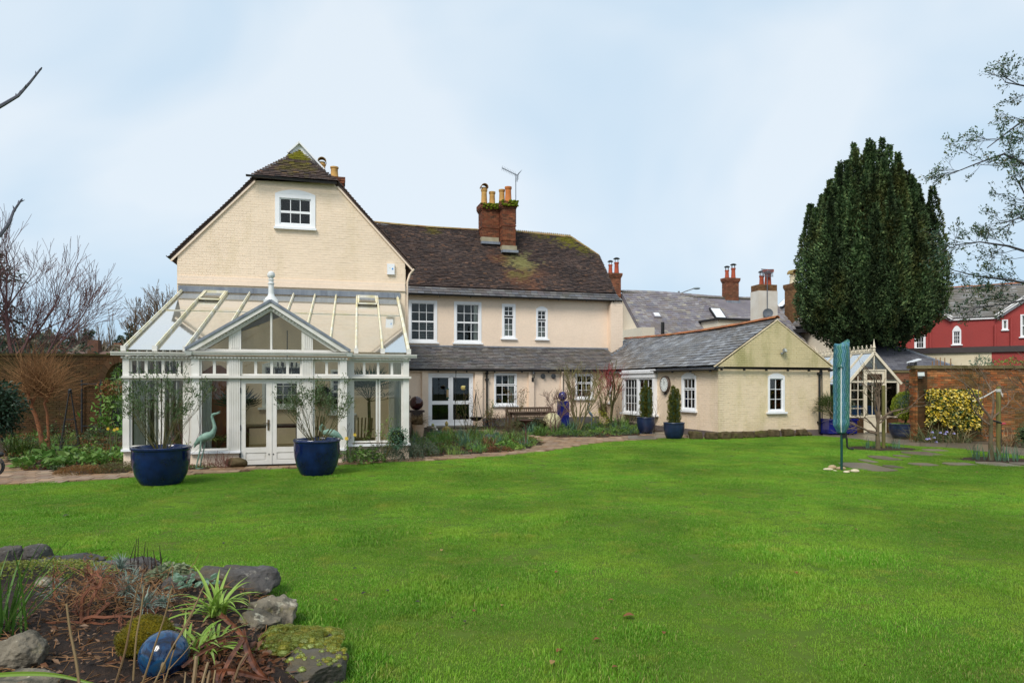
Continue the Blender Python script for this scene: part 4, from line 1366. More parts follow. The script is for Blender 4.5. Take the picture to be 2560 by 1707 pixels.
mb.wbox(wG,dx0 + .005,dx0 + .09,.03,ge + .39,-.055,-.005); mb.wbox(wG,dx1 - .09,dx1 - .005,.03,ge + .39,-.055,-.005)
for q0,q1 in ((.03,.14),(.60,.68),(1.95,2.0),(ge + .28,ge + .39)):
 mb.wbox(wG,dx0 + .09,dx1 - .09,q0,q1,-.055,-.006)
mb.wbox(wG,dx0 + .09,dx1 - .09,.14,.60,-.045,-.02); mb.wbox(wG,dx0 + .28,dx0 + .30,.68,1.95,-.05,-.007)
gd = mb.build('door',M['gh'],gh)
for a0,a1,q0,q1 in ((dx0 + .09,dx0 + .28,.68,1.95),(dx0 + .30,dx1 - .09,.68,1.95),(dx0 + .09,dx1 - .09,2.0,ge + .28)):
 MB().wbox(wG,a0,a1,q0,q1,-.033,-.028).build('pane',M['glass'],gd)
lg = math.hypot(gw / 2 + .08,ga - ge + .1)
for s in (-1,1):
 e = gw / 2 + s * (gw / 2 + .10)
 zf = lambda t: ge - .10 + (ga - ge + .10) * t
 for k in range(7):
  v = k * gl_ / 6
  mb = MB().bar((e,v,zf(0) + .02),(gw / 2,v,zf(1) + .02),.045,.05,up=(0,1,0))
  mb.build('glazing_bar',M['gh'],gh)
  if k < 6:
   x0,x1 = e,gw / 2
   vs = [(x0,v + .03,zf(0)),(x1,v + .03,zf(1)),(x1,v + gl_ / 6 - .03,zf(1)),(x0,v + gl_ / 6 - .03,zf(0))]
   vs += [(a,b,c - .006) for a,b,c in vs]
   MB().add(vs,[(0,1,2,3),(7,6,5,4),(0,4,5,1),(1,5,6,2),(2,6,7,3),(3,7,4,0)]).build('roof_pane',M['glass_gh'],gh)
 u0 = 0 if s < 0 else gw
 mb = MB()
 for k in range(7):
  mb.box(u0 - .03,u0 + .03,.06 + k * (gl_ - .1) / 6,.10 + k * (gl_ - .1) / 6,gbz,ge)
 mb.box(u0 - .05,u0 + .05,.03,gl_,ge - .06,ge - .001); mb.box(u0 - .05,u0 + .05,.08,gl_,gbz,gbz + .05)
 mb.build('side_frame',M['gh'],gh)
 MB().box(u0 - .004,u0 + .004,.10,gl_,gbz + .05,ge - .06).build('side_pane',M['glass'],gh)
MB().box(gw / 2 - .035,gw / 2 + .035,-.03,gl_,ga - .01,ga + .07).build('ridge_board',M['gh'],gh)
for k in range(15):                          # cast cresting: alternating crosses and arches
 v = .22 + k * .33
 mb = MB()
 c = gw / 2
 mb.tube([(c,v - .14,ga + .07),(c,v - .12,ga + .15),(c,v - .06,ga + .10),(c,v,ga + .10),(c,v + .06,ga + .10),(c,v + .12,ga + .15),(c,v + .14,ga + .07)],.016,5)
 mb.bar((c,v,ga + .08),(c,v,ga + .27),.03,.03)
 mb.bar((c,v - .06,ga + .21),(c,v + .06,ga + .21),.03,.03)
 mb.ball((c,v,ga + .285),.025,8,5)
 mb.build('cresting',M['gh'],gh)
for v in (0,gl_):
 MB().lathe([(.05,0),(.06,.03),(.035,.06),(.05,.1),(.065,.14),(.045,.17),(.012,.40),(.004,.46)],12,(gw / 2,v,ga + .06)).build('finial',M['gh'],gh,smooth=True)
MB().box(0,gw,0,gl_,-.02,.03).build('floor',M['plinth_grey'],gh)
# garden walls
def garden_wall(name,label,fr,poly,mt,mo,coping=True,holes=(),cap=300,thick=.34,X=None,cop_h=.10,bl=.225,bh=.075):
 t = thing(name,label,'wall',fr.o,fr.yaw)
 w = wfr(0.0)
 wall(t,w,poly,list(holes),mt,None,thick,cap,bl,bh,.016,.013,'wall_core',mo,.7)
 return t,w
FR = Fr(2290,22.3,-2.0)
rw,wR = garden_wall('brick_garden_wall','tall mossy orange brick garden wall with stone coping beside the greenhouse',FR,[(0,0),(9.0,0),(9.0,2.35),(0,2.35)],M['brick_wall'],M['mortar'])
mb = None
x = -.08
while x < 9.0:
 x1 = min(x + rnd.uniform(.45,.7),9.05)
 MB().wbox(wR,x,x1 - .008,2.353,2.353 + rnd.uniform(.095,.11),-.42,.08).build('coping_stone',M['coping'],rw)
 x = x1
Ms = []
k = 0
z = 0
while z < 2.3:                               # the near end of the wall and its pier
 for (a,b) in (((-.34,-.12),(-.12,.10)) if k % 2 else ((-.34,-.23),(-.23,-.01),(-.01,.10))):
  Ms.append(box_m((-.012,-(a + b) / 2,z + .0375),(.05,b - a - .01,.065)))
 z += .075
 k += 1
# pier in front of the wall end
wP = lambda a,z,d: wR(a,z,d + .11)
wall(rw,wP,[(0,0),(.30,0),(.30,2.34),(0,2.34)],[],M['brick_dark'],None,.11,60,.225,.075,.011,.008,'pier',M['mortar_dark'])  # this strip is laid in the darker brick and mortar
pieces(rw,'brick',Ms,M['brick_wall'],100)
FQ = Fr(2226,30.5,0.0)
bw2,wq = garden_wall('brick_boundary_wall','lower red brick wall running behind the greenhouse',FQ,[(-3.0,0),(3.2,0),(3.2,2.35),(-3.0,2.35)],M['brick_far'],M['mortar'],cap=80)
MB().wbox(wq,-3,3.2,2.355,2.46,-.40,.05).build('coping_stone',M['coping'],bw2)
FL = Fr(150,24.0,4.0)
# left wall with an arched opening
arch0,arch1,asp,atop = 1.52,2.62,1.85,2.62
lw_poly = [(-6.5,0),(3.5,0),(3.5,2.84),(-6.5,2.84)]
steps = []
nst = 14
am_,ar = (arch0 + arch1) / 2,(arch1 - arch0) / 2
prev = asp
for i in range(nst):
 z1 = asp + (atop - asp) * (i + 1) / nst
 t = (asp + (atop - asp) * (i + .5) / nst - asp) / (atop - asp)
 hw = ar * math.sqrt(max(0,1 - t * t))
 steps.append((am_ - hw,am_ + hw,prev,z1))
 prev = z1
lwall,wl_ = garden_wall('arched_brick_wall','dark damp brick garden wall with an arched gateway beside the conservatory',FL,lw_poly,M['brick_dark'],M['mortar_dark'],holes=[(arch0,arch1,0,asp)] + steps,cap=300)
for i in range(13):                          # arch ring
 t0 = math.pi * i / 13
 t1 = math.pi * (i + 1) / 13 - .02
 pg = [(am_ - math.cos(t) * r_,asp + math.sin(t) * r_ * (atop - asp) / ar) for r_,ts in ((ar,(t0,t1)),(ar + .22,(t1,t0))) for t in ts]
 MB().wprism(wl_,pg,-.3,.03).build('voussoir',M['brick_dark'],lwall)
x = -6.5
while x < 3.5:
 x1 = min(x + rnd.uniform(.4,.6),3.52)
 MB().wbox(wl_,x,x1 - .008,2.842,2.842 + rnd.uniform(.07,.09),-.40,.05).build('coping_stone',mat('dark_moss_coping',S(70,60,38),S(50,46,26),3,.95,.1,bump=.5) if 'dmc' not in M else M['dmc'],lwall)
 x = x1
# open iron gate against the wall
gate = thing('iron_gate','black wrought iron garden gate standing open in the brick arch','gate',FL.M @ Vector((arch0 - .1,-.12,0)),FL.yaw)
mb = MB()
for a in (-.62,.02):
 mb.box(a - .025,a + .025,-.02,.02,.15,2.0)
for z in (.38,1.86):
 mb.box(-.595,-.005,-.015,.015,z - .02,z + .02)
mb.build('gate_frame',M['iron'],gate)
grl = thing('iron_railing','black iron lattice panel in the gateway behind the leafy shrub','railing',FL.M @ Vector((arch0 + .03,.12,0)),FL.yaw)
for i in range(7):
 MB().bar((.02 + i * .165,0,.2),(.02 + i * .165,0,1.55),.018,.018).build('upright_bar',M['iron'],grl)
for z in (.25,.7,.95,1.2,1.5):
 MB().bar((0,0,z),(1.05,0,z),.018,.018).build('cross_bar',M['iron'],grl)
# buildings behind
FD = Fr(1552,50.0,17.0)                    # terrace: v=0 below its ridge
ter = thing('terrace','long cream terrace with a lichen spotted grey slate roof behind the annexe','building',FD.o,FD.yaw)
MB().box(.1,14,-4.0,4,0,4.5).build('wall',M['cream_far'],ter)
MB().add([(.1,-4.0,4.5),(.1,0,8.4),(.1,4,4.5),(.02,-4.0,4.5),(.02,0,8.4),(.02,4,4.5)],[(0,1,2),(5,4,3),(0,3,4,1),(1,4,5,2),(2,5,3,0)]).build('gable',M['cream_far'],ter)
MB().box(-.9,.02,-5.0,-.5,0,5.6).build('wall',M['cream_far'],ter)
ts_ = Vector((0,4.3,4.15)).normalized()
TL = math.hypot(4.3,4.15)
und_t = lambda a,s: .10 * math.sin(a * .45 + .5) * s / TL
tag(soup(lay(Vector((0,-4.3,4.38)),(1,0,0),ts_,0,TL,.22,.34,lambda s: (.0,13.2),.012,jw=.15,und=und_t),M['slate_far'],'slate_courses',ter),kind='stuff')
mb = MB()
slab(mb,(0,-4.3,4.33),(1,0,0),ts_,[(0,-.1),(13.2,-.1),(13.2,TL),(0,TL)],.2)
slab(mb,(0,4.3,4.33),(-1,0,0),Vector((0,-4.3,4.15)),[(-13.2,0),(0,0),(0,TL),(-13.2,TL)],.1)
mb.build('roof',M['slate_far'],ter)
ridge(ter,(0,0,8.57),(13.2,0,8.5),.5,.15,mat('dark_ridge',S(92,88,76),S(70,66,56),3,.8),None,sag=.12)
def pixbox(fr,x0,x1,v):
 return fr.uz(x0,900,v)[0],fr.uz(x1,900,v)[0]
def on_roof(parent,fr,px,py,P0,U,Sv,w_,h_,frame,pane,name='rooflight'):
 """a rooflight: where the view line through the pixel meets the slope"""
 Mi = fr.M.inverted()
 o = Mi @ Vector((0,0,EYE)); d = (Mi @ P(px,py,10)) - o
 U,Sv = Vector(U).normalized(),Vector(Sv).normalized()
 Nn = U.cross(Sv).normalized()
 t = (Vector(P0) - o).dot(Nn) / d.dot(Nn)
 c = o + d * t
 B = Matrix.Translation(c) @ basis(U,Sv,Nn)
 f = MB().box(-w_ / 2,w_ / 2,-h_ / 2,h_ / 2,.0,.10).build(name,frame,parent,B)
 MB().box(-w_ / 2 + .09,w_ / 2 - .09,-h_ / 2 + .09,h_ / 2 - .09,.06,.125).build('pane',pane,f)
M['skyglass'] = glassmat('skylight_glass',3.2,(.5,.52,.55,1),.05)
M['slatewhite'] = mat('pale_rooflight',(.75,.76,.78,1),None,3,.3)
on_roof(ter,FD,1794,785,(0,-4.3,4.5),(1,0,0),ts_,.95,1.25,M['black'],M['slatewhite'])
on_roof(ter,FD,1641,789,(0,-4.3,4.45),(1,0,0),ts_,.6,.55,M['slate_far'],M['slatewhite'])
a0,a1 = pixbox(FD,1519,1548,0)
c1 = stack(ter,a0 + .08,a1,-.3,.3,6.0,FD.uz(1533,683,0)[1],M['brick_far'],None,cap=120,faces='flr',bl=.23,bh=.085)
zt1 = FD.uz(1533,683,0)[1] - .02
pot(c1,a0 + .22,.0,zt1,.62,.14,M['pot_red'],'cap'); pot(c1,a1 - .26,-.1,zt1,.80,.16,M['pot_red'],'cap')
a0,a1 = pixbox(FD,1807,1843,0)
zt2 = FD.uz(1825,696,0)[1]
a0,a1 = a0 + .12,a1 - .06
c2 = stack(ter,a0,a1,-.3,.3,7.2,zt2,M['brick_far'],None,cap=120,faces='flr',bl=.23,bh=.085)
pot(c2,a0 + .32,.1,zt2 - .02,.65,.15,M['pot_red'],'cap'); pot(c2,a1 - .36,-.1,zt2 - .02,.80,.16,M['pot_red'],'cap')
MB().box(a0 - .05,a1 + .05,-.42,-.3,8.0,8.25).build('lead_apron',M['lead'],c2)
mb = MB()                                    # flat dormer
da,db_ = FD.uz(1795,812,-4.6)[0],FD.uz(1868,812,-4.6)[0]
mb.box(da,db_,-4.6,-2.5,4.9,FD.uz(1830,801,-4.6)[1])
dm_ = mb.build('dormer',M['cream_far'],ter)
MB().box(da - .15,db_ + .15,-4.75,-2.4,FD.uz(1830,801,-4.6)[1] + .003,FD.uz(1830,796,-4.6)[1]).build('flat_roof',M['black'],dm_)
mb = MB().tube([(.9,-4.5,6.0),(.9,-4.5,3.0)],.12,8)
mb.build('downpipe',M['black'],ter)
# cream wing facing left, beyond the yew
uk = FD.uz(1946,809,0)[0]
kw = thing('cream_house','cream rendered house with a slate roof behind the yew tree','building',FD.M @ Vector((uk,0,0)),FD.yaw)
MB().box(0,6.5,-8,3,0,6.25).build('wall',M['cream_far'],kw)
ks = Vector((3.0,0,2.55)).normalized()
KL = math.hypot(3.0,2.55)
tag(soup(lay(Vector((-.3,0,6.2)),(0,-1,0),ks,0,KL,.24,.36,lambda s: (-3.0,8.2),.014,jw=.12),M['slate_patch'],'slate_courses',kw),kind='stuff')
mb = MB()
slab(mb,(-.3,0,6.17),(0,-1,0),ks,[(-3,0),(8.2,0),(8.2,KL),(-3,KL)],.1)
slab(mb,(5.7,0,6.17),(0,1,0),Vector((-3,0,2.55)),[(-8.2,0),(3,0),(3,KL),(-8.2,KL)],.1)
mb.build('roof',M['slate_far'],kw)
ridge(kw,(2.7,-8.2,8.76),(2.7,3,8.74),.5,.14,M['ridge_red'])
gutter(kw,(-.36,3,6.15),(-.36,-8.2,6.15),.09)
MB().box(-.9,0,-3.8,1.5,5.65,5.95).build('flat_roof',M['black'],kw)
wk = wside(0.0)
ak = None
window(kw,wk,.15,1.15,4.62,5.55,[(0,1,2)],4,frame=.14,sill=.05)
MB().tube([(-.1,-2.2,5.6),(-.1,-2.2,.5)],.07,8).build('downpipe',mat('brown_grey_pipe',S(128,118,108),None,4),kw)
on_roof(kw,Fr(1946,1,0) if False else type('q',(),{'M': kw.matrix_basis.copy()})(),1962,757,(-.3,0,6.3),(0,-1,0),ks,1.0,1.5,M['black'],M['slatewhite'])
ck = stack(kw,.02,.98,-1.6,-.7,6.1,9.55,M['brick_buff'],None,cap=100,faces='fl',bl=.23,bh=.085)
pot(ck,.45,-1.15,9.53,.75,.26,mat('cream_chimney_pot',S(214,200,170),None,4),'hood')
# rendered chimney standing in front of the terrace roof
FW = Fr(1897,45.0,12.0)
wc_w = FW.uz(1944,800)[0]
wch = thing('rendered_chimney','white rendered chimney with a brick top and two red pots','chimney',FW.o,FW.yaw)
zs_ = FW.uz(1920,727)[1]; zt3 = FW.uz(1920,712)[1]
MB().box(0,wc_w,0,1.0,0,zs_).build('shaft',mat('white_render',(.70,.66,.60,1),(.58,.52,.44,1),1.2,.8),wch)
MB().box(-.6,wc_w + .9,-.3,1.4,0,FW.uz(1920,838)[1]).build('shaft_base',M['cream_far'],wch)
ct = stack(wch,.02,wc_w - .02,.02,.98,zs_,zt3,M['brick_buff'],None,cap=60,faces='fl',bl=.23,bh=.085,corbel=False,name='brick_top')
pot(ct,wc_w * .42,.6,zt3 - .02,.7,.15,M['pot_red'],'cap'); pot(ct,wc_w * .62,.3,zt3 - .02,.9,.21,M['pot_red'])
MB().box(wc_w * .62 - .32,wc_w * .62 + .32,.1,.5,zt3 + .88,zt3 + 1.05).build('cowl',M['pot_red'],ct)
# red house on the right
FE = Fr(2375,44.0,-33.0)
redh = thing('red_house','red painted brick house with white bargeboards and brown grey slate roof','house',FE.o,FE.yaw)
ez = FE.uz(2375,797)[1]
ue = FE.uz(2495,790)[0]
wE = wfr(0.0)
arw = (FE.uz(2381,830)[0],FE.uz(2403,830)[0],FE.uz(2392,861)[1],FE.uz(2392,826)[1])
smw = (FE.uz(2505,815)[0],FE.uz(2520,815)[0],FE.uz(2512,824)[1],FE.uz(2512,799)[1])
rsw = (FE.uz(2551,815)[0],FE.uz(2575,815)[0],FE.uz(2555,842)[1],FE.uz(2555,786)[1])
lsw = (FE.uz(2286,855)[0],FE.uz(2314,855)[0],FE.uz(2300,873)[1],FE.uz(2300,838)[1])
wall(redh,wE,[(-6,0),(11,0),(11,ez),(-6,ez)],[arw,smw,rsw,lsw],M['red'],cap=60,name='wall',bl=.235,bh=.08,zb=3.6)
for pg in ([(-6.4,ez + .002),(0,ez + .002),(-3.2,ez + 2.3)],[(ue,ez + .002),(ue + 6.4,ez + .002),(ue + 3.2,ez + 2.3)]):
 MB().wprism(wE,pg,-.3,.001).build('gable',M['red'],redh)
for a,b in (((.12,ez - .06),(-3.2,ez + 2.4)),((ue - .12,ez - .06),(ue + 3.2,ez + 2.4))):
 MB().bar((a[0],-.18,a[1]),(b[0],-.18,b[1]),.06,.30,up=(0,1,0)).build('bargeboard',M['white'],redh)
 MB().bar((a[0],-.02,a[1] + .02),(b[0],-.02,b[1] + .02),.34,.03,up=(0,1,0)).build('soffit',M['white'],redh)
MB().wbox(wE,0,ue,ez - .12,ez + .03,.01,.12).build('gutter',M['white'],redh)
re_ = Vector((0,3.4,2.25)).normalized()
RLn = math.hypot(3.4,2.25)
tag(soup(lay(Vector((0,-.15,ez + .02)),(1,0,0),re_,0,RLn,.24,.40,lambda s: (-.1 - s * .78,ue + .1 + s * .78),.012,jw=.15),M['slate_red'],'slate_courses',redh),kind='stuff')
mb = MB()
slab(mb,(0,-.15,ez),(1,0,0),re_,[(-.1,0),(ue + .1,0),(ue + 3.4,RLn),(-3.4,RLn)],.1)
for cu in (-3.2,ue + 3.2):
 for s in (-1,1):
  slab(mb,(cu + s * 3.35,0,ez - .06),(0,-s,0),Vector((-s * 3.35,0,2.42)),[(-6 if s > 0 else -.2,0),(.2 if s > 0 else 6,0),(.2 if s > 0 else 6,4.13),(-6 if s > 0 else -.2,4.13)],.08)
slab(mb,(0,6.7,ez),(-1,0,0),Vector((0,-3.4,2.25)),[(-11,0),(6,0),(6,RLn),(-11,RLn)],.1)
mb.build('roof',M['slate_red'],redh)
ridge(redh,(-3.4,3.25,ez + 2.36),(ue + 3.4,3.25,ez + 2.36),.5,.13,M['ridge_red'])
window(redh,wE,*arw,[(0,1,3)],3,frame=.06,arch=.30,sill=.08,label='white round headed window in the red wall')
window(redh,wE,*smw,[(0,1,1)],1,frame=.06,sill=.05,curtain=[(.05,.9,0,1)])
window(redh,wE,*rsw,[(0,.5,1),(.5,1,1)],2,frame=.07,sill=.08,curtain=[(.1,.9,0,1)])
window(redh,wE,*lsw,[(0,1,2)],3,frame=.1,sill=.08)
for px in (2326,2488,2528):
 u = FE.uz(px,850)[0]
 MB().tube([(u,-.10,ez - .1 if px != 2488 else ez - .5),(u,-.10,3.0)],.075,8).build('downpipe',M['red'],redh)
FX = Fr(2330,40.5,-33.0)                   # flat extension in front of it
xz = FX.uz(2400,882)[1]
xs_ = FX.uz(2479,900)[0]
x0_ = FX.uz(2318,900)[0]
XX = FE.M.inverted() @ FX.M
MB().box(x0_ - 1.5,xs_,0,3.0,0,xz).build('extension_wall',mat('cream_brick_paint',S(232,218,190,.92),S(220,204,172,.9),2,.7),redh,XX)
MB().box(xs_ + .002,12,0,3.0,0,xz - .01).build('extension_wall',M['red'],redh,XX)
MB().box(x0_ - 1.6,12.1,-.12,3.05,xz + .003,xz + .33).build('coping_band',mat('brown_black_felt',S(68,60,60),None,4,.7),redh,XX)
# outhouse with a hipped slate roof
FO = Fr(2262,33.5,-12.0)
out = thing('outhouse','low outhouse with a hipped grey slate roof behind the garden wall','building',FO.o,FO.yaw)
oz0,oz1 = FO.uz(2395,919)[1],FO.uz(2262,868)[1] + .1
oR = FO.uz(2400,919)[0]
MB().box(-2.6,oR - .2,-.0,4.0,0,oz0 - .05).build('wall',M['brick_far'],out)
ho = 1.7
V8 = [(-2.8,-.2,oz0 - .12),(oR,-.2,oz0 - .12),(oR,4.2,oz0 - .12),(-2.8,4.2,oz0 - .12),(-1.0,1.9,oz1),(.2,1.9,oz1)]
MB().add(V8,[(0,1,5,4),(1,2,5),(2,3,4,5),(3,0,4),(3,2,1,0)]).build('roof',M['slate_far'],out)
os_ = (Vector((0,2.1,oz1 - oz0 + .12))).normalized()
OL = math.hypot(2.1,oz1 - oz0 + .12)
tag(soup(lay(Vector((0,-.2,oz0 - .11)),(1,0,0),os_,0,OL,.2,.3,lambda s: (-2.7 + 1.75 * s / OL,oR - (oR - .2) * s / OL),.01),mat('blue_grey_slate',None,None,1,.5,.4,ramp=[S(98,98,106),S(112,112,118),S(90,90,98)]),'slate_courses',out),kind='stuff')
MB().bar((oR,-.2,oz0 - .06),(.2,1.9,oz1 + .05),.16,.08).build('hip_lead',M['lead'],out)
# ground
def sheet(name,pts,z,mt,kind='structure'):
 me = bpy.data.meshes.new(name)
 from mathutils.geometry import tessellate_polygon
 vs = [Vector((p[0],p[1],0)) for p in pts]
 me.from_pydata([tuple(v) for v in vs],[],[tuple(t) for t in tessellate_polygon([vs])])
 me.materials.append(mt)
 me.update()
 if me.polygons and me.polygons[0].normal.z < 0:
  me.flip_normals()
 o = link(bpy.data.objects.new(name,me),None,Matrix.Translation((0,0,z)))
 o['kind'] = kind
 return o
M['soil'] = mat('damp_garden_soil',S(66,52,40),S(44,34,26),9,.95,.2,bump=1.0,bscale=30,dirt=[(S(92,70,48),14,.58,.1,.7)])
M['field'] = mat('rough_ground',S(76,84,44),S(58,56,36),.4,.95,.1)
M['turf'] = mat('lawn_turf',S(74,104,30),S(86,100,40),1.3,.95,.1,bump=.6,bscale=80,dirt=[(S(96,92,46),2.2,.60,.12,.5)])
sheet('ground',[(-600,-60),(600,-60),(600,900),(-600,900)],-.03,M['field'])
LAWN_EDGE = [(-60,1216),(0,1215),(156,1208),(330,1196),(462,1190),(665,1177),(743,1172),(851,1166),(965,1158),(1080,1153),(1180,1147),(1280,1140),(1340,1133),(1427,1120),(1506,1107),(1600,1101),(1655,1099),(1720,1097),(1850,1093),(2050,1091),(2110,1095),(2160,1101),(2230,1110),(2300,1117),(2430,1127),(2560,1141),(2640,1150)]
edge = [G(*p) for p in LAWN_EDGE]
lawn_poly = [(p.x,p.y) for p in edge] + [(20,12),(20,-6),(-16,-6),(-16,12.2)]
bed_poly = [(p.x,p.y) for p in edge[:20]] + [(15,40),(-22,40),(-22,12.2),(-16,12.2)]
pave_poly = [(p.x,p.y) for p in edge[17:]] + [(20,12),(24,12),(24,21.4),(20,40),(6,40)]
sheet('flower_bed',bed_poly,-.012,M['soil'])
sheet('courtyard_paving',pave_poly,-.008,mat('wet_flag_base',S(96,88,74),S(74,66,54),1.5,.45,.5,bump=.3))
sheet('lawn',lawn_poly,.012,M['turf'])
def inside(p,poly):
 x,y = p
 c = False
 j = len(poly) - 1
 for i in range(len(poly)):
  xi,yi = poly[i]; xj,yj = poly[j]
  if (yi > y) != (yj > y) and x < (xj - xi) * (y - yi) / (yj - yi) + xi:
   c = not c
  j = i
 return c
# brick path
PATH_FAR = [(-60,1128),(0,1132),(24,1148),(45,1161),(74,1177),(143,1177),(167,1181),(223,1186),(330,1181),(420,1178),(520,1173),(560,1167),(600,1166),(745,1163),(840,1158),(911,1152),(1001,1146),(1080,1141),(1170,1136),(1230,1133),(1323,1121),(1354,1111),(1340,1100),(1306,1090),(1240,1083),(1100,1080),(1100,1073),(1240,1076),(1300,1087),(1393,1094),(1506,1094),(1603,1088),(1720,1088)]
pf = [G(*p) for p in PATH_FAR]
path_poly = [(p.x,p.y) for p in edge[:18]] + [(p.x,p.y) for p in reversed(pf)]
M['paver'] = mat('wet_brick_paver',None,None,2.2,.5,.5,ramp=[S(150,118,88),S(132,104,80),S(164,132,100),S(120,92,72),S(156,120,84),S(140,116,96),S(168,140,112),S(124,102,74)],dirt=[(S(92,84,52),1.4,.52,.2,.5)],bump=.4,bscale=40)
pth = sheet('brick_path',path_poly,.004,mat('path_joint_sand',S(82,70,50),S(60,54,36),6,.9,.1))
Ms = []
py_ = R(13)
ca,sa_ = math.cos(py_),math.sin(py_)
bwid,bdep = .235,.30
for j in range(-10,70):
 for i in range(-70,70):
  a,b = (i + (.5 if j % 2 else 0)) * bwid,9 + j * bdep
  x,y = a * ca - b * sa_,a * sa_ + b * ca
  if not (10 < y < 31 and -14 < x < 8):
   continue
  if all(inside((x + dx_,y + dy_),path_poly) for dx_,dy_ in ((0,0),(.09,.05),(-.09,-.05),(-.05,.1),(.05,-.1))):
   Ms.append(box_m((x,y,rnd.uniform(.0,.006) + .004),(bwid - .014,bdep - .014,.036),Matrix.Rotation(py_ + rnd.uniform(-.03,.03),4,'Z') @ Matrix.Rotation(rnd.uniform(-.012,.012),4,'X')))
pieces(pth,'paver',Ms,M['paver'],300,None,'paver_courses')
# flagstone path on the right
M['flag'] = mat('wet_york_flag',None,None,1.8,.32,.6,ramp=[S(120,108,90),S(104,92,76),S(132,120,102),S(96,86,72)],dirt=[(S(150,140,120),2.4,.6,.15,.4)],bump=.25,bscale=20)
fl = thing('flagstone_path','wet grey flagstone path below the brick garden wall','path',(0,0,0))
fl['kind'] = 'structure'
del fl['label'],fl['category']
nearE = [(2055,1091),(2110,1095),(2165,1102),(2230,1110),(2300,1117),(2365,1121),(2430,1127),(2500,1134),(2560,1141),(2625,1148)]
farE = [(2060,1082),(2115,1084),(2170,1089),(2235,1095),(2300,1101),(2370,1106),(2440,1110),(2510,1117),(2570,1122),(2640,1129)]
for i in range(len(nearE) - 1):
 q = [G(*nearE[i]),G(*nearE[i + 1]),G(*farE[i + 1]),G(*farE[i])]
 c = sum(q,Vector()) / 4
 q = [c + (p - c) * .985 for p in q]
 h = .018 + rnd.uniform(0,.008)
 MB().hexa([(p.x,p.y,-.02) for p in q] + [(p.x,p.y,h) for p in q]).build('flagstone',M['flag'],fl)
for (x0,x1,y0,y1) in ((1640,1700,1089,1098),(1570,1640,1092,1100),(1600,1690,1083,1088)):
 q = [G(x0,y1),G(x1,y1),G(x1,y0),G(x0,y0)]
 MB().hexa([(p.x,p.y,-.02) for p in q] + [(p.x,p.y,.05) for p in q]).build('flagstone',M['flag'],fl)
# stepping stones
STEP = [(2113,2205,1159,1179),(2182,2235,1142,1152),(2265,2343,1131,1141),(2155,2182,1151,1158),(2214,2247,1166,1172),(2274,2334,1160,1166),(2361,2430,1159,1165),(2451,2531,1158,1168),(2531,2600,1159,1165),(2237,2270,1140,1144),(2306,2361,1125,1129),(2085,2150,1090,1094)]
step_polys = []
WHERE = ['large brown stepping stone beside the clothes airer pebbles','stepping stone in the grass just beyond the large brown one','long pale stepping stone below the flagstone path','small half covered stepping stone near the fruit tree',
         'short stepping stone right of the large brown one','stepping stone in the grass with a dead leaf behind it','stepping stone midway between the two fruit trees','broad pinkish stepping stone in front of the tied fruit tree',
         'stepping stone at the right edge of the photo','tiny sliver of stepping stone between taller grass','narrow stepping stone touching the flagstone path','flat red brown slab on the grass by the stone row']
for (x0,x1,y0,y1),lb in zip(STEP,WHERE):
 cx,cy = (x0 + x1) / 2,(y0 + y1) / 2
 a,b = G(x0,cy),G(x1,cy)
 n_,f_ = G(cx,y1),G(cx,y0)
 w_,d_ = (b - a).length,(f_ - n_).length
 c = G(cx,cy)
 n = 9
 pg = []
 for i in range(n):
  t = 2 * math.pi * i / n
  e = 1 / max(abs(math.cos(t)),abs(math.sin(t))) * rnd.uniform(.9,1.0)
  pg.append((math.cos(t) * e * w_ / 2,math.sin(t) * e * d_ / 2))
 mb = MB()
 mb.add([(x,y,-.02) for x,y in pg] + [(x,y,.034) for x,y in pg],[tuple(range(n - 1,-1,-1)),tuple(range(n,2 * n))] + [(i,(i + 1) % n,(i + 1) % n + n,i + n) for i in range(n)])
 solo(mb,'stepping_stone',M['flag'],lb,'stepping stone',(c.x,c.y,.0),0,'stepping stones across the lawn')
 step_polys.append([(c.x + x * .92,c.y + y * .92) for x,y in pg])
# growing helpers
def leaves(Pn,D,Ln,Wd,droop=.15,rs=nrs):
 """diamond leaves, folded at the middle: points, directions, lengths, widths"""
 Pn,D = np.asarray(Pn,float),np.asarray(D,float)
 n = len(Pn)
 D = D / (np.linalg.norm(D,axis=1,keepdims=True) + 1e-9)
 A = np.cross(D,rs.normal(size=(n,3)))
 A /= (np.linalg.norm(A,axis=1,keepdims=True) + 1e-9)
 Nn = np.cross(A,D)
 Ln = np.broadcast_to(np.asarray(Ln,float),(n,))[:,None]
 Wd = np.broadcast_to(np.asarray(Wd,float),(n,))[:,None]
 mid = Pn + D * Ln * .5
 V = np.stack([Pn,mid + A * Wd * .5 + Nn * Wd * .18,Pn + D * Ln - np.array([0,0,1.0]) * Ln * droop,mid - A * Wd * .5 + Nn * Wd * .18],1).reshape(-1,3)
 return V,np.arange(n * 4).reshape(n,4)
def join(parts):
 V,Fc,o = [],[],0
 for v,f in parts:
  V.append(v); Fc.append(f + o); o += len(v)
 return np.concatenate(V),np.concatenate(Fc)
def rdir(n,up=0.0,rs=nrs):
 d = rs.normal(size=(n,3)); d[:,2] += up
 return d / np.linalg.norm(d,axis=1,keepdims=True)
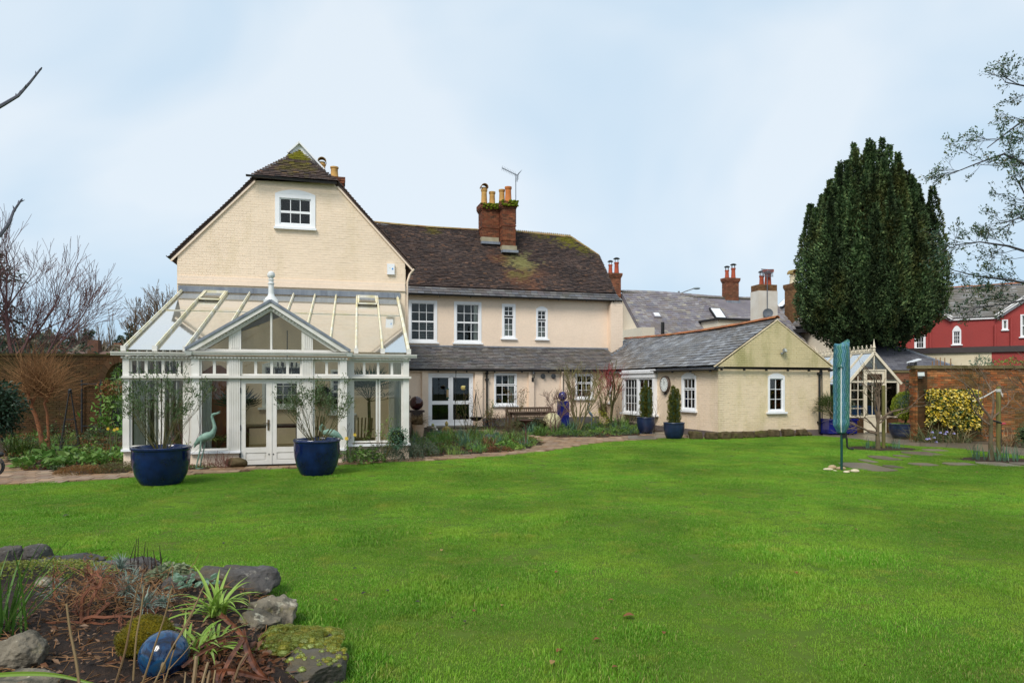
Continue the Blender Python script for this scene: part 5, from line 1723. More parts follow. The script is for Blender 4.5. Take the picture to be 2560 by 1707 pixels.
def grow(mb,p,d,L,r,lvl,tips,o,rg=rnd):
 """a branch that bends and forks; tips collects (point, direction, level)"""
 p,d = Vector(p),Vector(d).normalized()
 k = o.get('seg',4)
 pts,rad = [p.copy()],[r]
 r1 = max(o.get('rmin',.002),r * o.get('taper',.55))
 for i in range(k):
  d = (d + Vector((rg.gauss(0,1),rg.gauss(0,1),rg.gauss(0,1))) * o.get('wig',.16) + Vector((0,0,o.get('up',.06)))).normalized()
  p = p + d * (L / k)
  pts.append(p.copy()); rad.append(r + (r1 - r) * (i + 1) / k)
 mb.tube(pts,rad,6 if r > .03 else (4 if r > .009 else 3),cap=r > .02)
 if lvl <= 0:
  tips.append((p,d,lvl))
  return
 n = o['kids'][min(o['lv'] - lvl,len(o['kids']) - 1)]
 for i in range(n):
  t = 1.0 if i == 0 else rg.uniform(o.get('tmin',.35),1)
  q = pts[0].lerp(pts[-1],t) if t < 1 else pts[-1]
  j = min(k - 1,int(t * k))
  q = pts[j].lerp(pts[j + 1],t * k - j) if t < 1 else pts[-1]
  a = Vector((rg.gauss(0,1),rg.gauss(0,1),rg.gauss(0,1)))
  a = (a - d * a.dot(d)).normalized()
  sp = o.get('spread',.6) * rg.uniform(.6,1.2) * (.35 if i == 0 else 1)
  grow(mb,q,(d + a * sp),L * o.get('ratio',.72) * rg.uniform(.75,1.15),max(o.get('rmin',.002),r1 * (.9 if i == 0 else .7)),lvl - 1,tips,o,rg)
 tips.append((pts[-1],d,lvl))
def shrub(name,label,cat,loc,stems,opt,bark,leaf=None,lcol=None,lsize=(.05,.02),nleaf=0,lspread=.1,group=None,seed=1,parts=('branches','foliage'),lvls=(0,),lup=.2,lean=None):
 """a woody plant: branches and (if any) leaves, its parts; stems = [(dx, dy, dirx, diry, dirz, length, radius)]"""
 rg = random.Random(seed)
 t = thing(name,label,cat,loc,0,group)
 mb,tips = MB(),[]
 for s in stems:
  grow(mb,(s[0],s[1],-.03),s[2:5],s[5],s[6],opt['lv'],tips,opt,rg)
 mb.build(parts[0],bark,t)
 if nleaf:
  rs = np.random.RandomState(seed)
  tp = [x for x in tips if x[2] in lvls]
  idx = rs.randint(0,len(tp),nleaf)
  Pn = np.array([tp[i][0] for i in idx]) + rs.normal(size=(nleaf,3)) * lspread
  D = np.array([tp[i][1] for i in idx]) + rs.normal(size=(nleaf,3)) * .8 + np.array([0,0,lup])
  V,Fc = leaves(Pn,D,lsize[0] * rs.uniform(.6,1.3,nleaf),lsize[1] * rs.uniform(.7,1.2,nleaf),.1,rs)
  np_obj(V,Fc,lcol,parts[1],t)
 return t
def strap(mb,p,az,L,w,lean,curve,seg=6,fold=.25,tw=0.0):
 """one arching strap leaf"""
 p = Vector(p)
 h = Vector((math.cos(az),math.sin(az),0))
 s = Vector((-h.y,h.x,0))
 an = lean
 vs = []
 for i in range(seg + 1):
  t = i / seg
  ww = w * (1 - t ** 2.2) * (.6 + .4 * min(1,t * 4)) * .5 + .0005
  sd_ = s * math.cos(tw * t) + Vector((0,0,1)) * math.sin(tw * t)
  nn = Vector((-h.x * math.cos(an),-h.y * math.cos(an),math.sin(an)))
  vs += [p - sd_ * ww + nn * ww * fold,p.copy(),p + sd_ * ww + nn * ww * fold]
  p = p + (h * math.sin(an) + Vector((0,0,1)) * math.cos(an)) * (L / seg)
  an += curve / seg
 fs = []
 for i in range(seg):
  a = 3 * i
  fs += [(a,a + 1,a + 4,a + 3),(a + 1,a + 2,a + 5,a + 4)]
 mb.add(vs,fs)
def clump(n,rad,L,w,lean=(.05,.7),curve=(.3,1.4),seed=1,seg=5,mb=None,c=(0,0,0),az=(0,6.283)):
 rg = random.Random(seed)
 mb = mb or MB()
 for i in range(n):
  a = rg.uniform(*az)
  r_ = rad * math.sqrt(rg.random())
  b = rg.random() * 6.283
  strap(mb,(c[0] + r_ * math.cos(b),c[1] + r_ * math.sin(b),c[2] - .01),a,L * rg.uniform(.6,1.15),w * rg.uniform(.7,1.2),rg.uniform(*lean),rg.uniform(*curve),seg,tw=rg.uniform(-.5,.5))
 return mb
def tuft_leafy(n,r,h,size,seed,up=.6,c=(0,0,0)):
 """a low mound of leaves on hidden stems"""
 rs = np.random.RandomState(seed)
 a = rs.uniform(0,6.283,n); q = np.sqrt(rs.uniform(0,1,n)) * r
 z = h * np.sqrt(np.clip(1 - (q / r) ** 2,0,1)) * rs.uniform(.35,1,n)
 Pn = np.stack([c[0] + q * np.cos(a),c[1] + q * np.sin(a),c[2] + z],1)
 D = np.stack([np.cos(a),np.sin(a),np.full(n,up)],1) + rs.normal(size=(n,3)) * .5
 return leaves(Pn,D,size[0] * rs.uniform(.6,1.3,n),size[1] * rs.uniform(.7,1.2,n),.25,rs)
L_OLIVE = leafmat('olive_green_leaf',[(.05,.085,.03,1),(.075,.12,.04,1),(.10,.15,.06,1),(.15,.19,.10,1)])
L_GREEN = leafmat('fresh_green_leaf',[(.065,.15,.02,1),(.10,.22,.03,1),(.14,.26,.045,1),(.19,.29,.07,1)])
L_LIME = leafmat('lime_green_leaf',[(.13,.22,.035,1),(.19,.29,.05,1),(.24,.34,.08,1)])
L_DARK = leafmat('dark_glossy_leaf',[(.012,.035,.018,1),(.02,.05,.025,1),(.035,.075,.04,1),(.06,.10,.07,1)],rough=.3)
L_BLUE = leafmat('blue_green_blade',[(.06,.14,.08,1),(.09,.18,.11,1),(.13,.23,.15,1)])
L_RUST = leafmat('rusty_leaf',[(.20,.07,.03,1),(.26,.11,.04,1),(.16,.10,.03,1),(.12,.12,.03,1)])
L_STRAW = leafmat('dry_straw_blade',[(.26,.17,.08,1),(.34,.24,.12,1),(.20,.12,.06,1)])
L_YEL = leafmat('yellow_petal',[(.80,.52,.03,1),(.85,.62,.06,1)],trans=.2,lo=.9,hi=1.05)
B_OLIVE = mat('olive_bark',S(98,92,58),S(76,74,50),8,.9,.1)
B_GREY = mat('grey_brown_bark',S(126,108,92),S(92,78,66),8,.9,.1)
B_PALE = mat('pale_green_bark',S(140,132,92),S(112,104,70),8,.9,.1)
B_RED = mat('red_twig_bark',S(150,60,66),S(120,62,56),3,.8,.15)
B_DARK = mat('dark_stem_bark',S(66,52,50),S(48,40,38),8,.9,.1)
B_RUST = mat('orange_brown_twig',S(150,112,76),S(122,90,62),3,.9,.1)
def glaze(name,c1,c2,rough=.14):
 return mat(name,c1,c2,5,rough,.6,bump=.05,bscale=18)
M['blue_pot'] = glaze('cobalt_blue_glaze',(.003,.006,.030,1),(.005,.018,.085,1))
M['navy_pot'] = glaze('navy_blue_glaze',(.006,.012,.035,1),(.014,.028,.075,1),.28)
M['ultra'] = glaze('ultramarine_glaze',(.007,.010,.10,1),(.012,.018,.17,1),.2)
# pots and what grows in them
def big_pot(label,c,r,h,mt,foot=None,group=None):
 t = thing('plant_pot',label,'pot',c,rnd.uniform(0,6),group)
 k = r / .5
 pr = [(.24 * k,.03),(.33 * k,.04),(.37 * k,h * .12),(.435 * k,h * .30),(.482 * k,h * .56),(.492 * k,h * .78),(.486 * k,h * .90),(.492 * k,h * .93),(.505 * k,h * .945),(.505 * k,h * .985),(.495 * k,h),(.455 * k,h),(.44 * k,h * .98),(.43 * k,h * .86)]
 MB().lathe(pr,40).build('body',mt,t,smooth=True)
 MB().lathe([(.43 * k,h * .84),(.43 * k,h * .87),(.2 * k,h * .885)],24).build('soil',M['soil'],t)
 for i in range(3):
  a = i * 2.094 + .4
  MB().box(.27 * k * math.cos(a) - .05,.27 * k * math.cos(a) + .05,.27 * k * math.sin(a) - .05,.27 * k * math.sin(a) + .05,0,.055).build('foot',foot or M['blue_pot'],t)
 return t
M['tan_foot'] = mat('tan_terracotta',S(182,138,80),S(160,116,66),6,.8)
c1_,c2_ = P(403,1219,12.45),P(792.5,1191,13.75)
c1_.z = c2_.z = 0.0
big_pot('large cobalt blue glazed pot on the lawn in front of the glazed corner',c1_,.497,.715,M['blue_pot'],M['tan_foot'],'large blue glazed pots')
big_pot('cobalt blue glazed pot standing right of the conservatory doors',c2_,.458,.75,M['blue_pot'],M['tan_foot'],'large blue glazed pots')
opt = dict(lv=3,kids=(3,2,2),seg=4,wig=.07,up=.05,spread=.30,ratio=.62,rmin=.0022,taper=.5,tmin=.45)
def pot_stems(n,seed,L,sx=1.0):
 rg = random.Random(seed)
 out = []
 for i in range(n):
  a = i * 2.399 + rg.uniform(-.4,.4)
  q = .95 * math.sqrt((i + .5) / n)
  out.append((.06 * math.cos(a),.06 * math.sin(a),q * math.cos(a) * sx,q * math.sin(a),1,L * rg.uniform(.75,1.1),rg.uniform(.007,.013)))
 return out
shrub('potted_shrub','upright twiggy olive green shrub growing in the pot left of the heron','shrub',c1_ + Vector((0,0,.62)),pot_stems(19,5,.68),opt,B_OLIVE,True,L_OLIVE,(.085,.019),1900,.03,'shrubs in the large blue pots',51,lvls=(0,0,1),lup=.5)
shrub('potted_shrub','upright twiggy olive green shrub growing in the pot beside the doors','shrub',c2_ + Vector((0,0,.65)),pot_stems(21,9,.70,1.1),opt,B_OLIVE,True,L_OLIVE,(.078,.018),1700,.03,'shrubs in the large blue pots',53,lvls=(0,0,1),lup=.5)
# yew columns in navy pots
L_YEW = leafmat('golden_yew_needles',[(.07,.085,.012,1),(.11,.12,.015,1),(.15,.15,.02,1),(.20,.18,.03,1)],big=6,trans=.15)
def yew_column(label,c,h,r,seed,tops):
 t = thing('columnar_yew',label,'conifer',c,0,'yew columns in navy pots')
 rs = np.random.RandomState(seed)
 parts = []
 for (ox,oy,hh,rr) in tops:
  n = int(1500 * hh / h)
  z = rs.uniform(.0,1,n)
  a = rs.uniform(0,6.283,n)
  prof = rr * (1 + .18 * np.sin(z * 23 + a * 2 + seed)) * np.clip((1.02 - z) * 4.5,0.15,1) * (.85 + .15 * np.clip(z * 8,0,1))
  q = prof * rs.uniform(.75,1.05,n)
  Pn = np.stack([ox + q * np.cos(a),oy + q * np.sin(a),z * hh],1)
  D = np.stack([np.cos(a),np.sin(a),np.full(n,1.1)],1) + rs.normal(size=(n,3)) * .45
  parts.append(leaves(Pn,D,rs.uniform(.04,.085,n),rs.uniform(.014,.028,n),0,rs))
 V,Fc = join(parts)
 np_obj(V,Fc,L_YEW,'foliage',t)
 mb = MB()
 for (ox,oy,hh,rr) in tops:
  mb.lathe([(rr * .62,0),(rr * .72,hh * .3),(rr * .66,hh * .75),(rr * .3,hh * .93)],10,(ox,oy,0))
 mb.build('dark_core',L_DARK,t,smooth=True)  # dark filler inside each column; inner shade is put into its colour
 return t
c3,c4 = P(1615,1085,25.0),P(1685,1098,22.75)
c3.z,c4.z = .05,.0
big_pot('navy glazed pot nearest the bay window',c3,.34,.60,M['navy_pot'],M['blue_pot'],'navy glazed pots by the annexe')
big_pot('navy glazed pot standing on the edge of the lawn',c4,.35,.58,M['navy_pot'],M['blue_pot'],'navy glazed pots by the annexe')
yew_column('golden green yew column in front of the bay window',c3 + Vector((0,0,.52)),1.38,.16,3,[(-.02,0,1.38,.075),(-.09,.02,1.12,.115),(.09,-.02,1.16,.12),(.02,.06,.9,.14)])
yew_column('golden green yew column just below the wall clock',c4 + Vector((0,0,.50)),1.27,.16,4,[(-.03,0,1.27,.11),(.09,-.02,1.18,.10),(-.07,.04,.95,.12),(.03,.06,.8,.13)])
# square planter with a small palm
t = thing('square_planter','square ultramarine glazed planter at the corner of the annexe','planter',P(2090,1086,25.0) * Vector((1,1,0)),R(8))
mb = MB()
for q in ((-.55,.55,-.42,-.36),(-.55,.55,.36,.42),(-.55,-.49,-.36,.36),(.49,.55,-.36,.36)):
 mb.box(*q,.07,.60)
mb.box(-.58,.58,-.45,-.42,.53,.60); mb.box(-.55,.55,-.36,.36,.05,.10)
mb.build('body',M['ultra'],t)
MB().box(-.48,.48,-.35,.35,.1,.55).build('soil',M['soil'],t)
for i in (-.42,.42):
 MB().box(i - .06,i + .06,-.3,.3,0,.05).build('foot',M['black'],t)
def palm(name,label,loc,n,L,w,mt,seed,stem=0.0,fan=0,group=None,lean=(.2,1.3)):
 rg = random.Random(seed)
 t = thing(name,label,'palm',loc,0,group)
 mb = MB()
 if stem:
  mb.tube([(0,0,0),(.02,0,stem * .5),(0,.01,stem)],[.05,.045,.04],8)
 fb = MB()
 for i in range(n):
  az = i * 2.399 + rg.uniform(-.3,.3)
  ln = rg.uniform(*lean)
  if fan:
   d = Vector((math.cos(az) * math.sin(ln),math.sin(az) * math.sin(ln),math.cos(ln)))
   e = Vector((0,0,stem)) + d * L * .5
   mb.tube([(0,0,stem),Vector((0,0,stem)) + d * L * .3,e],.008,4)
   s = d.cross(Vector((0,0,1))).normalized()
   u2 = s.cross(d)
   for k in range(fan):
    a = (k / (fan - 1) - .5) * 2.6
    dd = (d * math.cos(a) + s * math.sin(a) + u2 * .15).normalized()
    tip = e + dd * L * .62 - Vector((0,0,.06))
    sw = dd.cross(u2).normalized() * w
    fb.add([e,e.lerp(tip,.5) - sw,tip,e.lerp(tip,.5) + sw],[(0,1,2,3)])
  else:
   p = Vector((0,0,stem)); an = ln * .4
   h = Vector((math.cos(az),math.sin(az),0)); s = Vector((-h.y,h.x,0))
   pts = [p.copy()]
   for k in range(9):
    dd = h * math.sin(an) + Vector((0,0,1)) * math.cos(an)
    p = p + dd * L / 9
    an += .17 * rg.uniform(.7,1.4)
    pts.append(p.copy())
    if k > 1:
     for sg in (-1,1):
      tip = p + (s * sg + dd * .8).normalized() * L * .30 * (1 - .07 * k) - Vector((0,0,.05))
      fb.add([p,p.lerp(tip,.4) + dd * w,tip,p.lerp(tip,.4) - dd * w],[(0,1,2,3)])
   mb.tube(pts,.006,4)
 mb.build('stem',B_OLIVE,t)
 fb.build('frond',mt,t)
 return t
palm('fan_palm','small green fan palm growing in the square blue planter',P(2076,1048,25.0) * Vector((1,1,0)) + Vector((0,-.1,.54)),26,.95,.02,leafmat('palm_green',[(.07,.12,.03,1),(.12,.17,.05,1),(.17,.20,.07,1)]),12,.12,11)
# topiary ball
cT = P(2258,1098,23.0); cT.z = 0
big_pot('navy glazed pot partly behind the end of the brick wall',cT,.44,.52,M['navy_pot'],M['black'])
t = thing('topiary_ball','clipped lime green topiary ball in a pot beside the wall end','topiary',cT + Vector((.08,0,.46)))
rs = np.random.RandomState(5)
n = 5200
d = rdir(n,0,rs)
q = rs.uniform(.80,1.0,n) * (1 + .05 * np.sin(d[:,0] * 9) * np.sin(d[:,2] * 8))
Pn = d * q[:,None] * np.array([.42,.42,.48]) + np.array([0,0,.66])
V,Fc = leaves(Pn,d + rs.normal(size=(n,3)) * .5 + np.array([0,0,.3]),rs.uniform(.03,.06,n),rs.uniform(.016,.03,n),.1,rs)
np_obj(V,Fc,leafmat('box_topiary_leaf',[(.14,.20,.012,1),(.24,.31,.02,1),(.33,.38,.03,1),(.38,.42,.05,1)],big=4),'foliage',t)
MB().ball((0,0,.66),.36,16,10,0,(1,1,1.1)).build('dark_core',L_DARK,t,smooth=True)  # opaque dark ball; shade between the leaves is painted as its colour
MB().tube([(0,0,-.05),(.01,0,.3)],.035,8).build('trunk',B_DARK,t)
V,Fc = tuft_leafy(700,.40,.10,(.06,.02),8)
tag(np_obj(V,Fc,L_LIME,'underplanting',None,Matrix.Translation(cT + Vector((0,0,.45)))),'lime green low plants filling the pot under the topiary','plant')
# pot of dry grass
cg = P(1046,1092,23.6); cg.z = 0
t = thing('plant_pot','tall buff pot holding dry brown grass by the conservatory','pot',cg)
MB().lathe([(.15,0),(.17,.1),(.20,.35),(.215,.42),(.215,.45),(.18,.45),(.17,.40)],28).build('body',mat('buff_terracotta',S(206,176,150),S(186,154,126),5,.85),t,smooth=True)
mb = clump(420,.13,.62,.010,(.05,.75),(.9,2.6),21,6,c=(0,0,.42))
solo(mb,'dry_grass',L_STRAW,'arching dry brown grass spilling over the buff pot','grass clump',cg)
# animals cast in metal
M['verdigris'] = mat('verdigris_bronze',S(136,162,148),S(92,124,110),10,.6,.3,dirt=[(S(70,100,84),18,.55,.15,.6)],bump=.3)
M['bluegrey'] = mat('blue_grey_metal',S(112,132,142),S(88,104,114),10,.5,.4)
def heron(label,body,brad,legs,beaks,mt,depth,tailw=1.0):
 """one continuous bird: a tube from tail to bill, with legs and wings"""
 base = P(*legs[0][-1],depth); base.z = 0
 t = thing('heron_statue',label,'statue',base,0,'heron statues')
 mb = MB()
 mb.tube([P(x,y,depth) - base for x,y in body],brad,12)
 o = mb.build('body',mt,t,smooth=True)
 for i,lg in enumerate(legs):
  off = Vector((0,-.05 + .10 * i,0))
  pts = [P(x,y,depth) - base + off for x,y in lg]
  pts[-1].z = 0
  m = MB().tube(pts,[.026,.014,.016,.012][:len(pts)],7)
  f = pts[-1]
  for a in (-.5,0,.5):
   m.tube([f + Vector((0,0,.012)),f + Vector((.10 * math.cos(a),.10 * math.sin(a),.006))],[.010,.005],5)
  m.build('leg',mt,t,smooth=True)
 for bk in beaks:
  MB().tube([P(x,y,depth) - base for x,y in bk],[.014,.011,.003][:len(bk)],6).build('bill',mt,t,smooth=True)
 return t
heron('verdigris heron statue stretching its neck up beside the conservatory sill',[(485,1119),(489,1110),(498,1101),(510,1094),(520,1090),(529,1086),(534,1078),(536.5,1069),(535,1059),(532,1050),(530,1042),(532,1036.5),(537,1034.5),(541,1033)],
      [.008,.035,.070,.095,.098,.080,.052,.040,.034,.030,.029,.034,.030,.014],[[(506,1100),(503,1122),(498,1145),(492,1167)],[(510,1098),(507,1124),(501,1148),(497,1165)]],[[(540,1033),(546,1030),(551,1027)],[(540,1035),(546,1033),(551,1031)]],M['verdigris'],14.95)
heron('verdigris heron statue with a curled neck behind the right pot',[(858,1098),(850,1092),(842,1087),(830,1082),(819,1081),(811,1081),(804,1077),(801,1071),(802,1065),(806,1062),(810,1064)],
      [.01,.045,.075,.09,.08,.055,.036,.032,.03,.034,.016],[[(838,1090),(836,1110),(834,1130),(832,1158)],[(842,1092),(842,1112),(841,1134),(840,1156)]],[[(809,1063),(813,1068),(815,1073)]],M['verdigris'],15.1)
heron('blue grey bird ornament with a hooked neck under the far shrubs',[(1482,1040),(1478,1036),(1474,1031),(1470,1024),(1472,1016),(1475,1011),(1472,1008),(1469,1011)],
      [.02,.06,.05,.035,.03,.03,.035,.012],[[(1478,1040),(1478,1052),(1478,1062),(1478,1070)]],[[(1469,1011),(1468,1017),(1468,1020)]],M['bluegrey'],28.5)
# ornaments among the beds
def on_ground(px,py,z=0.0):
 p = G(px,py,z)
 return Vector((p.x,p.y,0))
def obelisk(label,apex,feet_depth,px,half,name='plant_obelisk',nleg=4):
 c = P(px,1000,feet_depth); c.z = 0
 za = EYE - (apex - HY) / F * feet_depth
 t = thing(name,label,'plant support',c,.5)
 for i in range(nleg):
  a = i * 2 * math.pi / nleg + .78
  MB().tube([(half * math.cos(a),half * math.sin(a),-.02),(.03 * math.cos(a),.03 * math.sin(a),za - .06)],.011,6).build('leg',M['iron'],t)
 for z in (.28,.95):
  r_ = half * (1 - z / za) + .03 * z / za
  pts = [(r_ * math.cos(i * 2 * math.pi / nleg + .78),r_ * math.sin(i * 2 * math.pi / nleg + .78),z) for i in range(nleg + 1)]
  MB().tube(pts,.007,5).build('ring',M['iron'],t)
 m = MB().ball((0,0,za),.045,12,8); m.lathe([(.05,-.07),(.05,-.03)],12,(0,0,za))
 m.build('ball_finial',M['iron'],t,smooth=True)
 return t
obelisk('black iron plant obelisk with a ball top by the left bed',976,17.4,175,.33)
def pole_items():
 # bird feeder on a crook
 b = on_ground(1136,1074)
 t = thing('bird_feeder_pole','black iron crook pole carrying a seed feeder before the french doors','bird feeder',b)
 top = P(1140,929,b.y) - b
 MB().tube([(0,0,-.05),top * .5 + Vector((0,0,0)),top],[.016,.015,.012],7).build('pole',M['iron'],t)
 MB().ball(top,.03,8,6).build('finial',M['iron'],t)
 h0 = top * .86
 pts = [h0,h0 + Vector((-.05,0,.10)),h0 + Vector((-.18,0,.14)),h0 + Vector((-.30,0,.08)),h0 + Vector((-.34,0,-.06)),h0 + Vector((-.33,0,-.14))]
 MB().tube(pts,.008,6).build('crook_arm',M['iron'],t)
 f = pts[-1]
 MB().tube([f,f - Vector((0,0,.22))],.004,4).build('hook',M['iron'],t)
 g = f - Vector((0,0,.22))
 s = thing('seed_feeder','tubular seed feeder with green caps hanging from the crook','bird feeder',b + g)
 MB().lathe([(.045,-.34),(.045,-.02)],12).build('tube',mat('seed_tube',S(176,150,112),S(150,126,92),12,.3,.5),s,smooth=True)
 MB().lathe([(.055,-.03),(.06,0),(.02,.03)],12).build('cap',mat('green_cap',(.02,.07,.05,1),None),s,smooth=True)
 MB().lathe([(.06,-.40),(.06,-.34)],12).build('tray',mat('green_cap2',(.02,.07,.05,1),None),s)
 for a in (0,1.57,3.14,4.71):
  MB().tube([(.04 * math.cos(a),.04 * math.sin(a),-.28),(.11 * math.cos(a),.11 * math.sin(a),-.28)],.005,4).build('perch',M['iron'],s)
 # pole with a yellow nest pot
 b = on_ground(1164,1075)
 t = thing('ornament_pole','thin black pole topped by an open scroll cage','pole',b)
 zt = EYE - (981 - HY) / F * b.y
 MB().tube([(0,0,-.05),(0,0,zt)],.012,6).build('pole',M['iron'],t)
 for i in range(4):
  a = i * .785
  MB().tube([(.05 * math.cos(a) * math.sin(k * .524),.05 * math.sin(a) * math.sin(k * .524),zt + .06 - .06 * math.cos(k * .524)) for k in range(13)],.004,4).build('cage_ring',M['iron'],t)
 n = thing('nest_pot','round yellow ceramic nest pot perched on the thin pole','bird nester',b + Vector((-.09,-.02,zt + .10)))
 MB().lathe([(.02,0),(.07,.01),(.105,.07),(.10,.14),(.06,.17),(.03,.175)],16).build('body',mat('cream_yellow_glaze',S(226,206,130),S(206,184,108),6,.35),n,smooth=True)
 MB().lathe([(.035,0),(.03,.03)],12).build('entrance',M['dark'],n,Matrix.Translation((.08,-.04,.10)) @ Matrix.Rotation(R(90),4,'Y'))
 # tripod with a hanging bowl
 b = on_ground(1190,1068)
 t = thing('iron_tripod','black iron tripod with a chain and hanging bowl by the lean-to','brazier',b)
 zt = EYE - (980 - HY) / F * b.y
 for i in range(3):
  a = i * 2.094 + .3
  MB().tube([(.36 * math.cos(a),.36 * math.sin(a),0),(0,0,zt)],.012,6).build('leg',M['iron'],t)
 MB().tube([(0,0,zt),(0,0,.55)],.008,5).build('chain',M['iron'],t)
 MB().tube([(.04 * math.cos(k * .6),0,zt + .05 + .04 * math.sin(k * .6)) for k in range(11)],.007,5).build('loop',M['iron'],t)
 MB().lathe([(.03,.26),(.18,.30),(.28,.40),(.30,.44),(.27,.44),(.15,.34)],20).build('bowl',M['iron'],t,smooth=True)
 # finial stake by the conservatory corner
 b = Vector(P(1023,1000,17.3)); b.z = 0
 t = thing('garden_stake','thin black garden stake with open ball finials at the conservatory corner','garden stake',b)
 zt = EYE - (993 - HY) / F * 17.3
 MB().tube([(0,0,-.03),(0,0,zt - .05)],.009,6).build('stake',M['iron'],t)
 for zc,r_ in ((zt,.042),(zt - .36,.032)):
  for i in range(3):
   a = i * 1.047
   MB().tube([(r_ * math.cos(a) * math.sin(k * .524),r_ * math.sin(a) * math.sin(k * .524),zc + r_ * math.cos(k * .524)) for k in range(13)],.005,4).build('ball_ring',M['iron'],t)
 # black stake before the bay window
 b = on_ground(1583,1072)
 t = thing('garden_stake','black curled garden stake in front of the bay window','garden stake',b)
 zt = EYE - (970 - HY) / F * b.y
 MB().tube([(-.05,0,-.03),(.0,0,zt - .1),(.03,0,zt)],.010,6).build('stake',M['iron'],t)
 MB().tube([(.03 + .05 * math.cos(k * .6),0,zt + .03 + .05 * math.sin(k * .6)) for k in range(11)],.007,5).build('scroll',M['iron'],t)
pole_items()
# maroon sphere on its stand
b = Vector(P(1041,1000,24.2)); b.z = 0
t = thing('square_stand','dark square stand under the maroon sphere','stand',b,FA.yaw)
MB().box(-.26,.26,-.26,.26,.86,.93).build('top',mat('maroon_stand',(.035,.014,.013,1),None,5,.3),t)
MB().box(-.20,.20,-.20,.20,0,.86).build('post',mat('maroon_post',(.035,.014,.013,1),None,5,.3),t)
solo(MB().ball((0,0,.245),.245,32,20),'garden_sphere',glaze('maroon_glaze',(.030,.006,.008,1),(.045,.008,.011,1),.10),'polished maroon sphere on a dark stand at the conservatory end','sphere',b + Vector((0,0,.93)),smooth='all')
# ultramarine sphere on its block
b = Vector(P(1408,1000,29.3)); b.z = 0
solo(MB().box(-.20,.20,-.20,.20,0,1.13),'pedestal',M['ultra'],'glazed ultramarine square pedestal against the lean-to wall','pedestal',b,FB.yaw)
solo(MB().ball((0,0,.20),.20,32,20),'garden_sphere',M['ultra'],'glossy ultramarine sphere on the square blue pedestal','sphere',b + Vector((-.03,0,1.13)),smooth='all')
b = Vector(P(1380,1000,27.0)); b.z = 0
solo(MB().ball((0,0,.355),.365,32,20),'garden_sphere',mat('weathered_stone_ball',S(206,198,164),S(176,166,120),3,.7,.3,dirt=[(S(150,132,84),4,.55,.15,.5)]),'big weathered cream stone ball lying in the flower bed','sphere',b,smooth='all')
# pyramid of stone balls
STB = [(440,1080,0),(487,1080,0),(527,1076,0),(567,1070,1),(452,1040,1),(497,1042,0),(538,1034,2),(475,1000,0),(513,997,2),(483,960,3)]
bc = [mat('tan_stone_ball',S(176,160,132),S(150,134,108),9,.6),mat('slate_stone_ball',S(78,80,84),S(60,62,66),9,.5),mat('white_stone_ball',S(216,210,196),S(190,182,166),9,.6),mat('mossy_stone_ball',S(170,170,104),S(150,148,90),9,.7)]
BL = ['tan stone ball at the left end of the bottom row of the ball pyramid','tan stone ball second from left in the bottom row of the ball pyramid','tan stone ball third from left in the bottom row of the ball pyramid','dark grey ball at the right end of the bottom row of the ball pyramid',
      'dark grey ball at the left of the second row of the ball pyramid','tan stone ball in the middle of the second row of the ball pyramid','white stone ball at the right of the second row of the ball pyramid','tan stone ball left in the third row of the ball pyramid','white stone ball right in the third row of the ball pyramid','mossy yellow ball on top of the ball pyramid']
for (x,y,k),lb in zip(STB,BL):
 p = P(1000 + x / 5.88,900 + y / 5.88,24.9 + (.03 if y < 1060 else 0))
 p.z = max(p.z - .055 + .02,{1080: 0,1076: 0,1070: 0}.get(y,0))
 solo(MB().ball((0,0,.055),.055,16,10),'stone_ball',bc[k],lb,'stone ball',p,group='pyramid of stone balls',smooth='all')
# seated buddha
b = Vector(P(1116.5,1000,25.0)); b.z = 0
t = thing('buddha_statue','small seated buddha statue of yellowed stone in the bed','statue',b)
ms_ = mat('yellowed_stone',S(168,152,96),S(140,124,74),9,.85,.2,bump=.4)
mb = MB()
mb.lathe([(.17,0),(.16,.05),(.11,.085),(.085,.12),(.10,.17),(.112,.23),(.10,.28),(.045,.305),(.038,.33),(.058,.36),(.066,.40),(.055,.44),(.03,.465),(.03,.48),(.012,.50)],20)
mb.build('figure',ms_,t,smooth=True)
for s in (-1,1):
 MB().tube([(s * .11,0,.25),(s * .135,-.02,.17),(s * .10,-.10,.11),(s * .02,-.13,.10)],[.034,.032,.028,.02],8).build('arm',ms_,t,smooth=True)
 MB().tube([(s * .05,-.03,.07),(s * .17,-.06,.06),(s * .10,-.15,.05),(-s * .04,-.16,.05)],[.05,.05,.045,.03],8).build('leg',ms_,t,smooth=True)
MB().box(-.22,.22,-.16,.18,-.02,.035).build('base',ms_,t)
mb = MB().box(-.27,.27,-.16,.16,0,.05)
solo(mb,'flat_stone',ms_,'flat yellowish stone slab lying left of the buddha','stone',on_ground(1091,1092),.3)
# bird bath
b = on_ground(1314.6,1109)
t = thing('bird_bath','rusty cast iron bird bath standing in the flower bed','bird bath',b)
mr_ = mat('rusty_cast_iron',S(74,54,48),S(96,68,58),12,.8,.3)
MB().lathe([(.025,.60),(.06,.66),(.17,.69),(.225,.725),(.232,.745),(.215,.745),(.14,.715),(.02,.70)],24).build('bowl',mr_,t,smooth=True)
MB().lathe([(.10,0),(.10,.02),(.05,.05),(.028,.1),(.024,.3),(.034,.33),(.022,.36),(.022,.6)],14).build('pedestal',mr_,t,smooth=True)
for i in range(4):
 a = i * 1.571
 MB().tube([(.02 * math.cos(a),.02 * math.sin(a),.48),(.10 * math.cos(a),.10 * math.sin(a),.56),(.15 * math.cos(a),.15 * math.sin(a),.67)],.010,5).build('bracket',mr_,t)
